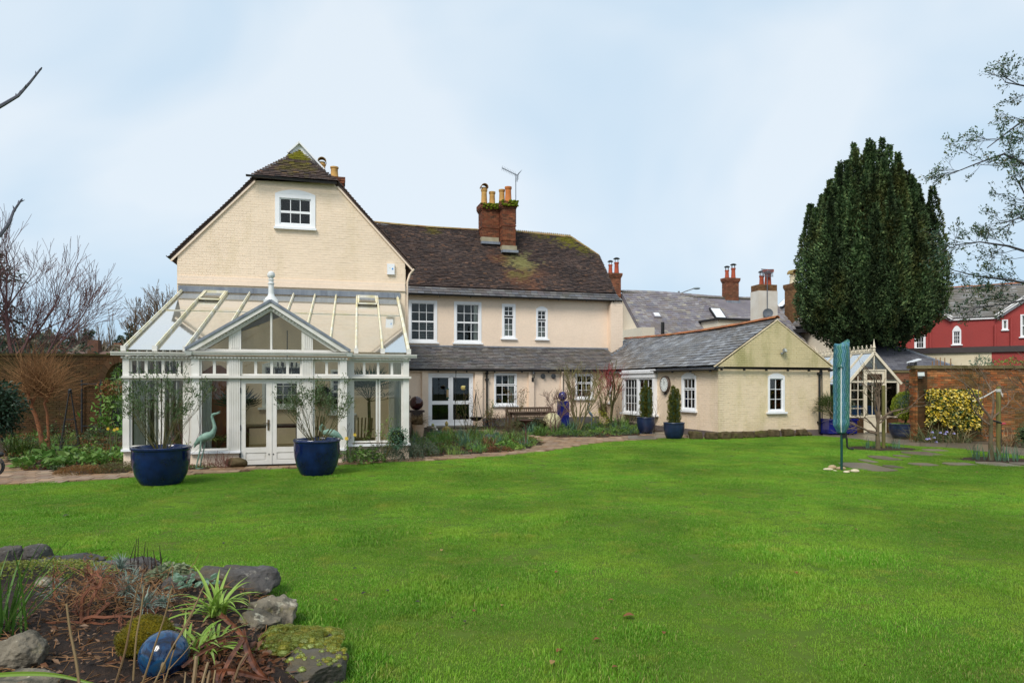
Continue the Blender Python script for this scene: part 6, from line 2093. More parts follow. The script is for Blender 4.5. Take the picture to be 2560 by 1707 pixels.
# bench and table
wd = mat('weathered_teak',S(104,86,72),S(80,66,56),4,.8,.2,stretch=(1,1,8))
bo = FB.M @ Vector((3.3,-1.0,0))
bn = thing('garden_bench','weathered teak garden bench with a slatted back','bench',bo,FB.yaw)
for sx in (-1.0,1.0):
 MB().box(sx - .035,sx + .035,.18,.25,0,.86).build('leg',wd,bn); MB().box(sx - .035,sx + .035,-.30,-.23,0,.62).build('leg',wd,bn)
 MB().box(sx - .04,sx + .04,-.32,.20,.60,.64).build('armrest',wd,bn)
MB().box(-.96,.96,.19,.24,.76,.85).build('top_rail',wd,bn); MB().box(-.96,.96,.19,.24,.46,.52).build('bottom_rail',wd,bn)
for i in range(23):
 x = -.92 + i * .0836
 MB().box(x - .022,x + .022,.20,.225,.52,.76).build('slat',wd,bn)
for i in range(5):
 MB().box(-.98,.98,-.29 + i * .095,-.21 + i * .095,.42,.445).build('seat_slat',wd,bn)
tb = thing('garden_table','long weathered teak table in front of the slatted bench','table',FB.M @ Vector((3.05,-2.15,0)),FB.yaw)
for i in range(6):
 MB().box(-.95,.95,-.38 + i * .128,-.26 + i * .128,.68,.71).build('top_board',wd,tb)
MB().box(-.88,.88,-.33,.33,.60,.68).build('apron',wd,tb)
for sx in (-.84,.84):
 for sy in (-.29,.29):
  MB().box(sx - .035,sx + .035,sy - .035,sy + .035,0,.60).build('leg',wd,tb)
# wall fittings
def lantern(loc,rz):
 t = thing('wall_lantern','black carriage lantern on the lean-to pilaster','wall lamp',loc,rz)
 MB().box(-.045,.045,-.02,.0,-.22,-.04).build('back_plate',M['iron'],t)
 MB().tube([(0,-.02,-.12),(0,-.10,-.16),(0,-.14,-.10),(0,-.14,-.06)],.012,6).build('arm',M['iron'],t)
 for i in range(6):
  a = i * 1.047
  MB().bar((.055 * math.cos(a),-.14 + .055 * math.sin(a),-.05),(.075 * math.cos(a),-.14 + .075 * math.sin(a),.13),.008,.008).build('cage_bar',M['iron'],t)
 MB().lathe([(.05,0),(.07,.18)],6,(0,-.14,-.05)).build('glass',M['glass'],t)
 MB().lathe([(.09,.13),(.06,.19),(.03,.22),(.012,.23),(.018,.26),(.004,.28)],12,(0,-.14,0)).build('cap',M['iron'],t,smooth=True)
 MB().lathe([(.055,-.06),(.05,-.04)],12,(0,-.14,0)).build('base',M['iron'],t)
lantern(FB.M @ Vector((3.70,-.125,2.18)),FB.yaw)
t = thing('alarm_box','white burglar alarm box high on the gable wall','alarm box',FA.M @ Vector((6.195,-.012,5.48)),FA.yaw)
MB().box(-.115,.115,-.07,0,-.17,.17).build('case',M['white'],t)
MB().ball((.055,-.071,.01),.035,10,6,0,(.7,.08,1)).build('blue_mark',mat('blue_print',(.05,.30,.70,1),None),t)
MB().ball((-.03,-.071,.03),.02,10,6,0,(1,.08,.7)).build('yellow_mark',mat('pale_yellow_print',(.75,.74,.45,1),None),t)
# clock
t = thing('wall_clock','large round garden wall clock with a dark rim on the annexe wall','clock',FC.M @ Vector((0,3.37,1.84)),FC.yaw - R(90))
Xf = Matrix.Rotation(R(90),4,'X')
MB().lathe([(.33,0),(.335,.05),(.325,.10),(.30,.125),(.285,.12),(.28,.10),(.0,.10)],40).build('rim',mat('aged_bronze_rim',S(96,78,66),S(70,58,52),14,.5,.4),t,Xf,smooth=True)
MB().lathe([(.279,.10),(.279,.104),(.0,.1045)],40).build('dial',mat('white_dial',(.80,.82,.80,1),None,3,.4),t,Xf)
dk = mat('dial_black',(.02,.02,.022,1),None)
def text_part(body,size,loc,mt,parent,X,name='numeral',depth=.001):
 cu = bpy.data.curves.new(name,'FONT')
 cu.body = body; cu.size = size; cu.align_x = 'CENTER'; cu.align_y = 'CENTER'; cu.extrude = depth
 cu.materials.append(mt)
 return link(bpy.data.objects.new(name,cu),parent,X @ Matrix.Translation(loc))
for h in range(1,13):
 a = R(90 - 30 * h)
 text_part(str(h),.085,(.215 * math.cos(a),.215 * math.sin(a),.107),dk,t,Xf)
for ang,ln,w_ in ((R(90 - 12),.12,.016),(R(90 + 12),.19,.011)):
 d = Vector((math.cos(ang),math.sin(ang),0))
 MB().bar(-d * .03 + Vector((0,0,.110)),d * ln + Vector((0,0,.110)),w_,.004).build('hand',dk,t,Xf)
MB().box(-.05,.05,-.09,-.03,-.40,-.33).build('bracket',M['iron'],t)
# floodlights
def flood(label,loc,rz,tilt):
 t = thing('floodlight',label,'floodlight',loc,rz)
 X = Matrix.Translation((0,-.14,.02)) @ Matrix.Rotation(R(tilt),4,'X')
 gm = M.setdefault('flood_grey',mat('grey_lamp_housing',S(136,138,140),None,5,.4))
 b_ = MB().hexa([(-.10,-.03,-.07),(.10,-.03,-.07),(.07,.06,-.05),(-.07,.06,-.05),(-.10,-.03,.07),(.10,-.03,.07),(.07,.06,.05),(-.07,.06,.05)]).build('housing',gm,t,X)
 MB().box(-.085,.085,-.036,-.031,-.055,.055).build('lens',M.setdefault('flood_lens',mat('lens_white',S(190,196,190),None,3,.1)),t,X)
 MB().box(-.05,.05,-.08,0,-.10,-.05).build('junction_box',gm,t)
 MB().bar((0,-.06,-.05),(0,-.14,.0),.03,.03).build('bracket',gm,t)
flood('grey floodlight tilted on the algae stained gable',FC.M @ Vector((2.60,-.07,3.03)),FC.yaw + .5,-24)
flood('black edged floodlight at the end of the brick garden wall',FR.M @ Vector((.05,-.14,2.14)),FR.yaw - .3,-20)
# aerials, dish, lamp post
def aerial(label,base,h,aim,nel):
 t = thing('tv_aerial',label,'aerial',base)
 am = M.setdefault('alu',mat('dull_aluminium',S(110,116,124),None,5,.5,.4,metal=.5))
 MB().tube([(0,0,0),(0,0,h)],.022,6).build('mast',am,t)
 d = Vector(aim).normalized()
 s = d.cross(Vector((0,0,1))).normalized()
 e0,e1 = Vector((0,0,h - .05)) - d * .10,Vector((0,0,h - .05)) + d * .80
 MB().bar(e0,e1,.03,.03).build('boom',am,t)
 for i in range(nel):
  c = e0.lerp(e1,.18 + .80 * i / (nel - 1))
  for q in (-1,1):
   MB().tube([c,c + (s * .7 + Vector((0,0,q * .7))) .normalized() * .13],.006,4).build('element',am,t)
   MB().tube([c,c + (-s * .7 + Vector((0,0,q * .7))).normalized() * .13],.006,4).build('element',am,t)
 u_ = s.cross(d)
 for q in (-1,1):
  for i in range(5):
   c = e0 + u_ * q * (.05 + i * .05) - d * .015 * i
   MB().tube([c - s * .30,c + s * .30],.006,4).build('reflector_rod',am,t)
  MB().bar(e0,e0 + u_ * q * .32 - d * .1,.02,.02).build('reflector_arm',am,t)
aerial('tv aerial on a tall mast strapped to the tall brick stack',FB.M @ Vector((4.33,4.7,10.1)),2.62,(-.93,-.30,.36),9)
t = thing('tv_aerial','old grid tv aerial fixed to the rendered chimney','aerial',FW.M @ Vector((wc_w * .42,-.06,FW.uz(1920,790)[1])),FW.yaw)
am = M['alu']
hm_ = FW.uz(1920,676)[1] - FW.uz(1920,790)[1]
MB().tube([(0,0,0),(0,0,hm_)],.03,6).build('mast',am,t)
for s in (-1,1):
 for i in range(9):
  MB().tube([(s * (.06 + i * .045),.0,hm_ - .42),(s * (.06 + i * .045),0,hm_ + .05)],.010,4).build('grid_rod',am,t)
 for z in (hm_ - .42,hm_ - .18,hm_ + .05):
  MB().tube([(s * .05,0,z),(s * .45,0,z + .02)],.018,4).build('grid_bar',am,t)
MB().ball((0,-.15,hm_ - .12),.09,10,6,0,(1.6,.6,.5)).build('balun',am,t)
t = thing('satellite_dish','small dark satellite dish low on the rendered chimney','satellite dish',FW.M @ Vector((wc_w * .45,-.05,FW.uz(1920,786)[1])),FW.yaw - .5)
Xd = Matrix.Rotation(R(72),4,'X')
MB().lathe([(.02,0),(.15,.02),(.30,.08),(.32,.10),(.31,.11),(.29,.095),(.1,.03)],24,(0,0,.12)).build('dish',mat('dark_dish',S(84,90,98),None,4,.6),t,Xd,smooth=True)
MB().tube([(0,-.02,-.3),(0,-.35,-.1)],.015,5).build('feed_arm',M['iron'],t)
MB().bar((0,0,0),(0,-.14,.04),.06,.06).build('mount',M['iron'],t)
b = P(1697,900,62); b.z = 0
t = thing('street_lamp','grey street lamp rising behind the slate terrace roof','street lamp',b)
zt = EYE - (728 - HY) / F * 62
g_ = mat('galvanised_grey',S(120,124,126),None,4,.5)
MB().tube([(0,0,0),(0,0,zt)],[.12,.09],8).build('column',g_,t)
MB().tube([(0,0,zt - .25),(.7,0,zt + .02),(1.35,0,zt + .24)],.05,6).build('arm',g_,t)
MB().ball((1.62,0,zt + .26),.34,12,8,0,(1,.5,.32)).build('lamp_head',mat('lamp_head_grey',S(128,140,146),None,3,.4),t,smooth=True)
# stones along the annexe
M['oldstone'] = mat('mossy_sandstone',S(96,84,62),S(74,64,44),5,.9,.1,dirt=[(S(86,92,40),3,.52,.15,.6),(S(44,38,28),8,.56,.12,.6)],bump=1.0,bscale=24)
def rocky(w,d,h,seed,cuts=14,rough=.06,lv=3,tight=.78):
 """a rough stone: sphere cut by planes, then roughened"""
 bm_v,bm_f = ico(lv)
 rg = np.random.RandomState(seed)
 V = bm_v.copy()
 for i in range(cuts):
  nrm = rg.normal(size=3); nrm /= np.linalg.norm(nrm)
  k = rg.uniform(tight - .12,tight + .1)
  s = V @ nrm - k
  V = V - np.outer(np.clip(s,0,None),nrm)
 V *= np.array([w,d,h]) / (V.max(0) - V.min(0))
 sc_ = max(w,d,h)
 for i in range(len(V)):
  p = Vector(V[i]) / sc_
  V[i] += np.array(Vector(V[i]).normalized()) * (mnoise.noise(p * 5 + Vector((seed,0,0))) * rough * .8 + mnoise.noise(p * 13 + Vector((0,seed,0))) * rough * .45) * sc_
 V[:,2] -= V[:,2].min()
 return V,bm_f
_ico = {}
def ico(lv):
 if lv not in _ico:
  import bmesh
  b = bmesh.new()
  bmesh.ops.create_icosphere(b,subdivisions=lv,radius=1.0)
  _ico[lv] = (np.array([v.co[:] for v in b.verts]),np.array([[v.index for v in f.verts] for f in b.faces]))
  b.free()
 return _ico[lv]
def boxy(w,d,h,seed,rough=.05):
 V,Fc = ico(4)
 V = np.sign(V) * np.abs(V) ** .38
 V = V / np.abs(V).max(0)
 V = V * np.array([w,d,h]) / 2
 for i in range(len(V)):
  p = Vector(V[i])
  V[i] += np.array(p.normalized()) * (mnoise.noise(p * 6 + Vector((seed,0,0))) * rough + mnoise.noise(p * 18 + Vector((0,seed,0))) * rough * .4)
 V[:,2] -= V[:,2].min()
 return V,Fc
STN = [(905,1018,1092,1172),(1050,1160,1102,1170),(1175,1286,1100,1165),(1288,1390,1098,1160),(1400,1503,1095,1155),(1512,1618,1090,1150),(1622,1732,1080,1145),(1763,1873,1075,1142),(1895,1990,1078,1138),(1994,2035,1094,1135)]
ORD = ['first','second','third','fourth','fifth','sixth','seventh','eighth','ninth']
for i,(x0,x1,y0,y1) in enumerate(STN):
 a,b = 1480 + x0 / 3.675,1480 + x1 / 3.675
 yb,yt = 780 + y1 / 3.675 + 1.5,780 + y0 / 3.675
 p = on_ground((a + b) / 2,yb)
 w_ = (b - a) / F * p.y
 h_ = (yb - yt) / F * p.y * .93
 V,Fc = boxy(w_ * .97,.30,h_,i + 3) if i < 9 else rocky(w_,.2,h_,4)
 o = np_obj(V,Fc,M['oldstone'],'edging_stone',None,Matrix.Translation(p + Vector((0,.15,-.01))) @ Matrix.Rotation(FC.yaw + rnd.uniform(-.12,.12),4,'Z'),True)
 tag(o,f'square mossy stone block, {ORD[i]} from the left in the row along the annexe' if i < 9 else 'small round stone at the right end of the stone row by the annexe','stone block','stone blocks along the annexe')
# covered clothes airer
b = on_ground(2104,1177)
ca_ = thing('clothes_airer','folded rotary clothes airer under a blue green patterned cover','clothes airer',b)
gp = mat('dark_green_tube',(.008,.055,.045,1),None,3,.35,.5)
MB().tube([(0,0,-.05),(0,0,1.1)],.026,14).build('pole',gp,ca_,smooth=True)
def cover_mat():
 t = NT('wavy_striped_cover')
 geo = t.new('TexCoord').outputs['Object']
 sp = t.new('SeparateXYZ'); t.l.new(geo,sp.inputs[0])
 ang = t.math('ARCTAN2',sp.outputs['Y'],sp.outputs['X'])
 wv = t.math('ADD',ang,t.math('MULTIPLY',t.math('SINE',t.math('MULTIPLY',sp.outputs['Z'],34.0)),.085))
 cell = t.math('FRACT',t.math('MULTIPLY',wv,3.3))
 line = t.gray(t.math('ABSOLUTE',t.math('SUBTRACT',cell,.5)),1,0,.07,.12)
 dots = t.gray(t.noise(70,2,vec=geo),0,1,.42,.52)
 base = t.ramp(t.math('FRACT',t.math('MULTIPLY',t.math('ADD',wv,3.1),.82)),[(0,(.05,.17,.24,1)),(.3,(.03,.12,.17,1)),(.55,(.03,.13,.10,1)),(.8,(.04,.16,.10,1)),(1,(.05,.17,.24,1))])
 base = t.mix(base,t.gray(t.noise(2.0,4),.75,1.2),1.0,'MULTIPLY')
 c = t.mix(base,(.34,.48,.50,1),t.math('MULTIPLY',line,t.math('MULTIPLY',dots,.6)))
 t.bsdf(c,.6,.3,0,t.noise(9,4),.02,.5)
 return t.m
mb = MB()
zc0,zc1 = .80,2.72
nr,na = 46,40
vs,fs = [],[]
for i in range(nr + 1):
 t_ = i / nr
 z = zc0 + (zc1 - zc0) * t_
 rr = .165 * (min(1,.45 + t_ * 6) if t_ < .1 else 1) * (1 - .06 * t_)
 for j in range(na):
  a = 2 * math.pi * j / na
  fold = 1 + .07 * math.sin(a * 5 + t_ * 2.2) + .05 * math.sin(a * 9 - t_ * 5) + .03 * mnoise.noise(Vector((math.cos(a) * 2,math.sin(a) * 2,z * 4)))
  zz = z + (.06 * (math.cos(a - .4)) + .03 * math.sin(a * 3) if i == nr else 0)
  sq = 1 - (.65 if i == nr else 0)
  vs.append((rr * fold * math.cos(a) * (1.02 if i == nr else 1),rr * fold * math.sin(a) * .8 * sq,zz))
for i in range(nr):
 for j in range(na):
  fs.append((i * na + j,i * na + (j + 1) % na,(i + 1) * na + (j + 1) % na,(i + 1) * na + j))
fs.append(tuple(nr * na + j for j in range(na)))
fs.append(tuple(range(na - 1,-1,-1)))
mb.add(vs,fs)
mb.build('cover',cover_mat(),ca_,smooth='all')
zp = MB()
pts = []
for i in range(26):
 z = zc0 + .03 + (2.22 - zc0) * i / 25
 a = math.pi * 1.36
 t_ = (z - zc0) / (zc1 - zc0)
 rr = .165 * (min(1,.45 + t_ * 6) if t_ < .1 else 1) * (1 - .06 * t_) * (1 + .07 * math.sin(a * 5 + t_ * 2.2) + .05 * math.sin(a * 9 - t_ * 5))
 pts.append((rr * math.cos(a) * 1.03,rr * math.sin(a) * .83 - .004,z))
zp.tube(pts,.009,6)
zp.build('zip',M['white'],ca_)
MB().box(-.17,-.03,-.145,-.125,2.21,2.235).build('flap_edge',cover_mat(),ca_)
mb = MB()
mb.box(.0,.10,-.03,.03,.70,.82); mb.tube([(.07,0,.74),(.10,-.02,.70),(.11,-.02,.52),(.14,-.02,.48),(.24,-.02,.47)],[.022,.02,.018,.018,.024],8)
mb.build('crank_handle',M['black'],ca_)
PEB = [(90,200,1435,1470),(145,235,1400,1460),(230,340,1420,1465),(200,240,1460,1476),(310,380,1465,1497),(355,395,1460,1480),(390,485,1445,1493)]
PL = ['flat pale pebble furthest left at the foot of the airer pole','upright brown pebble left of the airer pole','broad tan pebble just behind the airer pole','tiny pebble in front of the left pebbles by the pole','pale pebble just in front of the airer pole','small pebble between the two pebbles right of the pole','large cream pebble right of the airer pole']
pbm = [mat('cream_pebble',S(206,194,166),S(184,168,136),8,.6),mat('tan_pebble',S(176,152,116),S(150,128,98),8,.6)]
for i,(x0,x1,y0,y1) in enumerate(PEB):
 a,b_ = 2040 + x0 / 4.356,2040 + x1 / 4.356
 yt,yb = 840 + y0 / 4.356,840 + y1 / 4.356
 p = on_ground((a + b_) / 2,yb)
 V,Fc = rocky((b_ - a) / F * p.y,.12,(yb - yt) / F * p.y * .95,60 + i,5,.02,3,.95)
 tag(np_obj(V,Fc,pbm[i in (1,2,5)],'pebble',None,Matrix.Translation(p + Vector((0,.05,.0))),True),PL[i],'pebble','pebbles round the airer pole')
# wooden stump posts by the far shrubs, small buff pot with reeds
wp_ = mat('grey_stump_wood',S(128,104,80),S(96,76,60),5,.9,stretch=(6,6,1))
b = on_ground(1443,1060)
solo(MB().lathe([(.11,0),(.10,.3),(.105,.62),(.0,.63)],14),'wooden_post',wp_,'short thick wooden post behind the multi stemmed shrub','post',b)
b = on_ground(1507,1060)
t = thing('plant_pot','square buff pot of reeds beside the red twigged maple','pot',b,FC.yaw)
MB().box(-.2,.2,-.2,.2,0,.36).build('body',mat('buff_pot2',S(206,182,158),S(184,160,134),5,.85),t)
mb = clump(260,.17,.95,.012,(.02,.35),(.1,.7),33,5)
solo(mb,'reed_clump',leafmat('brown_green_reed',[(.10,.11,.03,1),(.16,.10,.04,1),(.20,.13,.05,1),(.09,.13,.03,1)]),'tall brown green reeds growing in the buff pot','reeds',b + Vector((0,0,.34)))
# stone trough slab by the heron, cane tripod
V,Fc = rocky(.50,.26,.24,77,14,.08)
tag(np_obj(V,Fc,M['oldstone'],'flat_stone',None,Matrix.Translation(on_ground(587,1171) + Vector((0,.08,-.02))),True),'flat mossy stone ledge left of the conservatory doors','stone')
V,Fc = rocky(.45,.3,.2,78,8,.05)
tag(np_obj(V,Fc,mat('dark_slate_rock',S(70,70,74),S(54,54,58),5,.7),'dark_rock',None,Matrix.Translation(on_ground(1222,1100)),True),'dark slate rock lying in the middle bed','rock')
# furniture behind the conservatory glass
def inA(u,v,z=.036):
 return FA.M @ Vector((u,v,z))
L_PALM = leafmat('yellow_green_palm',[(.16,.22,.04,1),(.24,.30,.06,1),(.32,.36,.10,1)])
palm('areca_palm','yellow green feathery palm inside the left conservatory window',inA(1.85,-4.75,.25),15,.85,.014,L_PALM,3,.05,lean=(.3,1.5))
t = thing('plant_pot','white plant pot under the feathery palm indoors','pot',inA(1.85,-4.75))
MB().lathe([(.13,0),(.17,.30),(.18,.30),(.15,.27)],20).build('body',M['white'],t,smooth=True)
palm('tall_palm','tall dark fan palm inside the right conservatory windows',inA(5.35,-3.6),18,1.0,.02,L_OLIVE,7,1.35,11,lean=(.3,1.5))
palm('tall_palm','broad leaved dark palm beside the wooden cabinet indoors',inA(2.1,-3.4),10,.9,.03,L_DARK,8,.9,7,lean=(.1,.8))
t = thing('cabinet','tall carved brown wooden cabinet against the inner wall','cabinet',inA(1.15,-.35),FA.yaw)
wb_ = mat('brown_polished_wood',S(134,82,48),S(106,62,36),3,.4,stretch=(4,4,1))
MB().box(-.45,.45,-.25,.25,0,2.05).build('body',wb_,t)
MB().box(-.52,.52,-.30,.27,2.05,2.14).build('cornice',wb_,t); MB().wprism(wfr(0),[(-.4,2.14),(.4,2.14),(.1,2.36),(-.1,2.36)],.0,.2).build('pediment',wb_,t)
for s in (-1,1):
 MB().box(s * .22 - .19,s * .22 + .19,-.275,-.25,.1,1.95).build('door',wb_,t)
t = thing('dining_table','dark wooden table with a red brown top inside the conservatory','table',inA(2.9,-3.1),FA.yaw)
wr_ = mat('red_brown_wood',S(92,44,34),S(74,36,28),3,.35)
MB().box(-.75,.75,-.5,.5,.70,.75).build('top',wr_,t)
for sx in (-.65,.65):
 for sy in (-.4,.4):
  MB().box(sx - .04,sx + .04,sy - .04,sy + .04,0,.70).build('leg',wr_,t)
def chair(label,u,v,rz):
 t = thing('wicker_chair',label,'chair',inA(u,v),FA.yaw + rz)
 wk_ = M.setdefault('wicker',mat('brown_wicker',S(146,112,72),S(112,84,52),18,.7,stretch=(1,1,8)))
 MB().box(-.28,.28,-.28,.28,.38,.44).build('seat',wk_,t)
 for i in range(7):
  a = -.9 + i * .3
  MB().tube([(.28 * math.sin(a),.26 * math.cos(a),.42),(.32 * math.sin(a),.33 * math.cos(a),.95)],.018,6).build('back_slat',wk_,t)
 for sx in (-.25,.25):
  for sy in (-.25,.25):
   MB().tube([(sx,sy,0),(sx * .95,sy * .95,.40)],.02,6).build('leg',wk_,t)
  MB().tube([(sx * 1.1,.2,.66),(sx * 1.2,-.1,.64),(sx * 1.1,-.26,.42)],.02,6).build('armrest',wk_,t)
chair('slatted wicker chair inside the right conservatory windows',5.1,-4.15,-.5)
chair('wicker chair beside the indoor table',3.9,-3.3,-1.4)
chair('wicker chair left of the indoor table',1.0,-3.6,1.0)
def chandelier(label,u,v,z,ztop):
 t = thing('chandelier',label,'chandelier',inA(u,v,z),FA.yaw)
 MB().tube([(0,0,0),(0,0,ztop - z)],.012,5).build('chain',M['iron'],t)
 MB().ball((0,0,-.05),.05,10,6).build('hub',M['iron'],t)
 for i in range(6):
  a = i * 1.047
  c,s = math.cos(a),math.sin(a)
  MB().tube([(0,0,-.06),(.10 * c,.10 * s,-.14),(.20 * c,.20 * s,-.10),(.23 * c,.23 * s,.0)],.010,5).build('arm',M['iron'],t)
  MB().lathe([(.03,0),(.025,.02),(.018,.025),(.018,.10)],8,(.23 * c,.23 * s,.0)).build('candle_holder',M['iron'],t)
chandelier('black iron chandelier hanging behind the middle transom lights',3.28,-3.2,2.32,3.25)
chandelier('black iron chandelier hanging behind the left transom lights',.62,-3.4,2.30,3.2)
for (u,v,lb) in ((.16,-4.7,'pale curtain hanging at the left side of the conservatory'),(6.0,-4.6,'pale curtain hanging at the right end of the conservatory'),(1.62,-5.2,'narrow pale curtain behind the left bay window')):
 mb = MB()
 vs,fs = [],[]
 for i in range(15):
  x = -.16 + i * .023
  d = .03 * math.sin(i * 1.7)
  vs += [(x,d,.06),(x,d,1.95)]
 for i in range(14):
  fs.append((2 * i,2 * i + 2,2 * i + 3,2 * i + 1))
 mb.add(vs,fs)
 solo(mb,'curtain',M['curtain'],lb,'curtain',inA(u,v,0),FA.yaw + (0 if u > 1 and u < 2 else (1.2 if u < 1 else -1.2)))
t = thing('wreath','dark wreath hanging on the wall beside the inner window','wreath',inA(4.12,-.08,1.5),FA.yaw)
V,Fc = leaves(*(lambda a: (np.stack([.22 * np.cos(a),np.full(900,-.03),.22 * np.sin(a)],1) + nrs.normal(size=(900,3)) * .04,rdir(900)))(nrs.uniform(0,6.28,900)),.09,.03)
np_obj(V,Fc,L_DARK,'foliage',t)
# yew and other trees
def yew():
 D0 = 36.0
 c = P(2172,900,D0); c.z = 0
 t = thing('yew_tree','huge dark green columnar yew with many upright plumes','tree',c)
 k = D0 / F
 prof = [(3.2,.8),(3.9,2.2),(4.6,2.9),(5.6,3.55),(7.0,3.95),(8.6,3.95),(10.3,3.75),(11.5,3.3),(12.3,2.85),(13.0,2.35),(13.7,1.75),(14.5,1.1)]
 zs = np.array([p[0] for p in prof]); rs_ = np.array([p[1] for p in prof])
 rs = np.random.RandomState(42)
 parts,core = [],MB()
 def top_at(rr):                     # height of the crown above radius rr
  for z,r_ in reversed(prof):
   if r_ >= rr:
    return z
  return prof[-1][0]
 plumes = []
 for ring,n in ((0,2),(.75,8),(1.5,14),(2.2,19),(2.85,24),(3.4,32)):
  for i in range(n):
   a = 2 * math.pi * (i + rs.uniform(-.35,.35)) / n + ring
   plumes.append((ring * rs.uniform(.93,1.04),a))
 for (rr,a) in plumes:
  top = np.interp(rr,[0,.75,1.5,2.2,2.85,3.4],[14.5,14.3,13.7,12.9,11.9,10]) + rs.uniform(-.5,.3)
  bot = max(3.3,3.3 + (rr - 1.5) * .9) + rs.uniform(-.2,.5) if rr > 1 else 4.0
  if rr > 3:
   bot = 4.6 + rs.uniform(-.5,1.2)
   top = 9.6 + rs.uniform(-1.8,2.2)
  n = int(430 * (top - bot) * (1.0 if rr > 2 else .8))
  z = rs.uniform(0,1,n) ** .9
  lean = 1 - .10 * z if rr > 2.2 else 1 + 0 * z
  wr = .52 * np.clip((1.0 - z) * 2.2,.07,1) ** .8 * np.clip(.55 + z * 4,0,1)
  ph = rs.uniform(0,6.283,n)
  wr = wr * (1 + .16 * np.sin(z * (top - bot) * 5.5 + ph * 1.5) + .12 * np.sin(ph * 3 + z * 11))
  q = wr * rs.uniform(.72,1.06,n)
  zz = bot + (top - bot) * z
  # squeeze outer plumes to the envelope
  env = np.interp(zz,zs,rs_)
  rc = np.where(zz < 7,np.minimum(rr * lean,np.maximum(env - .15,.0)),rr * lean)
  Pn = np.stack([rc * math.cos(a) + q * np.cos(ph),rc * math.sin(a) * .9 + q * np.sin(ph),zz],1)
  Dv = np.stack([np.cos(ph) * .9,np.sin(ph) * .9,np.full(n,.75)],1) + rs.normal(size=(n,3)) * .45
  parts.append(leaves(Pn,Dv,rs.uniform(.10,.21,n),rs.uniform(.055,.105,n),.05,rs))
 V,Fc = join(parts)
 V[:,0] *= .93
 tm = NT('yew_needles')
 base = tm.ramp(tm.rand(),[(0,(.024,.046,.019,1)),(.4,(.044,.078,.029,1)),(.75,(.068,.110,.040,1)),(1,(.11,.145,.054,1))])
 base = tm.mix(base,tm.gray(tm.noise(1.5,3,stretch=(1,1,.22)),.45,1.75,.38,.62),1.0,'MULTIPLY')  # light and dark plume streaks painted into the needle colour
 base = tm.mix(base,tm.gray(tm.noise(3.2,3),.55,1.45,.36,.64),1.0,'MULTIPLY')  # lighter and darker lumps painted in to suggest clumped foliage
 gold = tm.gray(tm.noise(.8,3,stretch=(1,1,.3)),0,1,.54,.66)
 base = tm.mix(base,(.10,.095,.02,1),tm.math('MULTIPLY',gold,.7))
 tm.bsdf(base,.65,.2)
 np_obj(V,Fc,tm.m,'foliage',t)
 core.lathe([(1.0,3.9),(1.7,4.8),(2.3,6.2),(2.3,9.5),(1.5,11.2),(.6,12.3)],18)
 core.build('dark_core',mat('dark_crown_core',(.006,.010,.005,1),None,3,1.0,.0),t)  # opaque dark core blocks the view through; crown shade is its colour
 m = MB()
 m.tube([(1.1,-.3,-.1),(1.0,-.2,1.5),(.8,0,3.0),(.5,0,5)],[.55,.5,.42,.3],10)
 m.tube([(.6,0,-.1),(.4,0,1.6),(-.2,0,4)],[.4,.34,.25],10)
 m.build('trunk',mat('dark_yew_bark',S(60,44,36),S(44,34,28),4,.9),t)
 n = 2200                            # low foliage round the trunk
 Pn = np.stack([rs.uniform(.3,1.9,n),rs.uniform(-1.2,.6,n),rs.uniform(.9,3.6,n)],1)
 V,Fc = leaves(Pn,rdir(n,.3,rs),.2,.09,.1,rs)
 np_obj(V,Fc,tm.m,'low_foliage',t)
yew()
def bare_tree(name,label,loc,H,r,seed,opt,bark,stems=None,group=None,cat='tree',tips_out=None,extra=None):
 rg = random.Random(seed)
 t = thing(name,label,cat,loc,0,group)
 mb,tips = MB(),[]
 for s in (stems or [(0,0,0,0,1,H,r)]):
  grow(mb,(s[0],s[1],s[2] if len(s) > 7 else -.1),s[-5:-2] if len(s) > 7 else s[2:5],s[-2],s[-1],opt['lv'],tips,opt,rg)
 if extra: extra(mb)
 mb.build('branches',bark,t)
 return t,tips
def ground_at(px,d):
 p = P(px,900,d); p.z = 0
 return p
# bare tree beyond the arched wall
bare_tree('bare_tree','bare winter tree with spreading limbs beyond the house corner',ground_at(415,48),3.2,.24,5,
          dict(lv=6,kids=(5,4,3,3,3,2),seg=4,wig=.10,up=.05,spread=.62,ratio=.70,rmin=.012,taper=.6,tmin=.55),B_GREY,stems=[(0,0,-.1,0,1,3.2,.26)])
# red twigged bare tree at the left edge
bare_tree('bare_tree','bare tree with reddish twigs at the left edge beyond the wall',ground_at(15,30),2.6,.15,16,
          dict(lv=5,kids=(5,4,4,3,3),seg=4,wig=.09,up=.06,spread=.55,ratio=.72,rmin=.008,taper=.6,tmin=.5),B_RED if False else mat('purplish_bark',S(112,80,78),S(90,66,66),6,.9),stems=[(0,0,.10,0,1,3.1,.16),(.2,0,.45,0,1,2.7,.11),(-.3,0,-.4,0,1,3.0,.12)])
for i,(px,H,s) in enumerate(((178,4.6,1),(212,5.0,2),(248,4.4,3),(276,4.7,4),(160,4.0,5))):
 bare_tree('poplar_tree',['slim far bare poplar just left of the tallest one','tallest of the slim bare poplars in the distance','bare poplar right of the tallest one in the distance','far bare poplar nearest the house','shortest far bare poplar by the left conifer'][i],ground_at(px,105),H,.16,70 + s,
              dict(lv=4,kids=(5,4,3,3),seg=4,wig=.06,up=.22,spread=.34,ratio=.68,rmin=.022,taper=.6,tmin=.3),B_GREY,stems=[(0,0,0,0,1,H,.18),(.3,0,.1,0,1,H * .9,.12)],group='bare poplars in the distance')
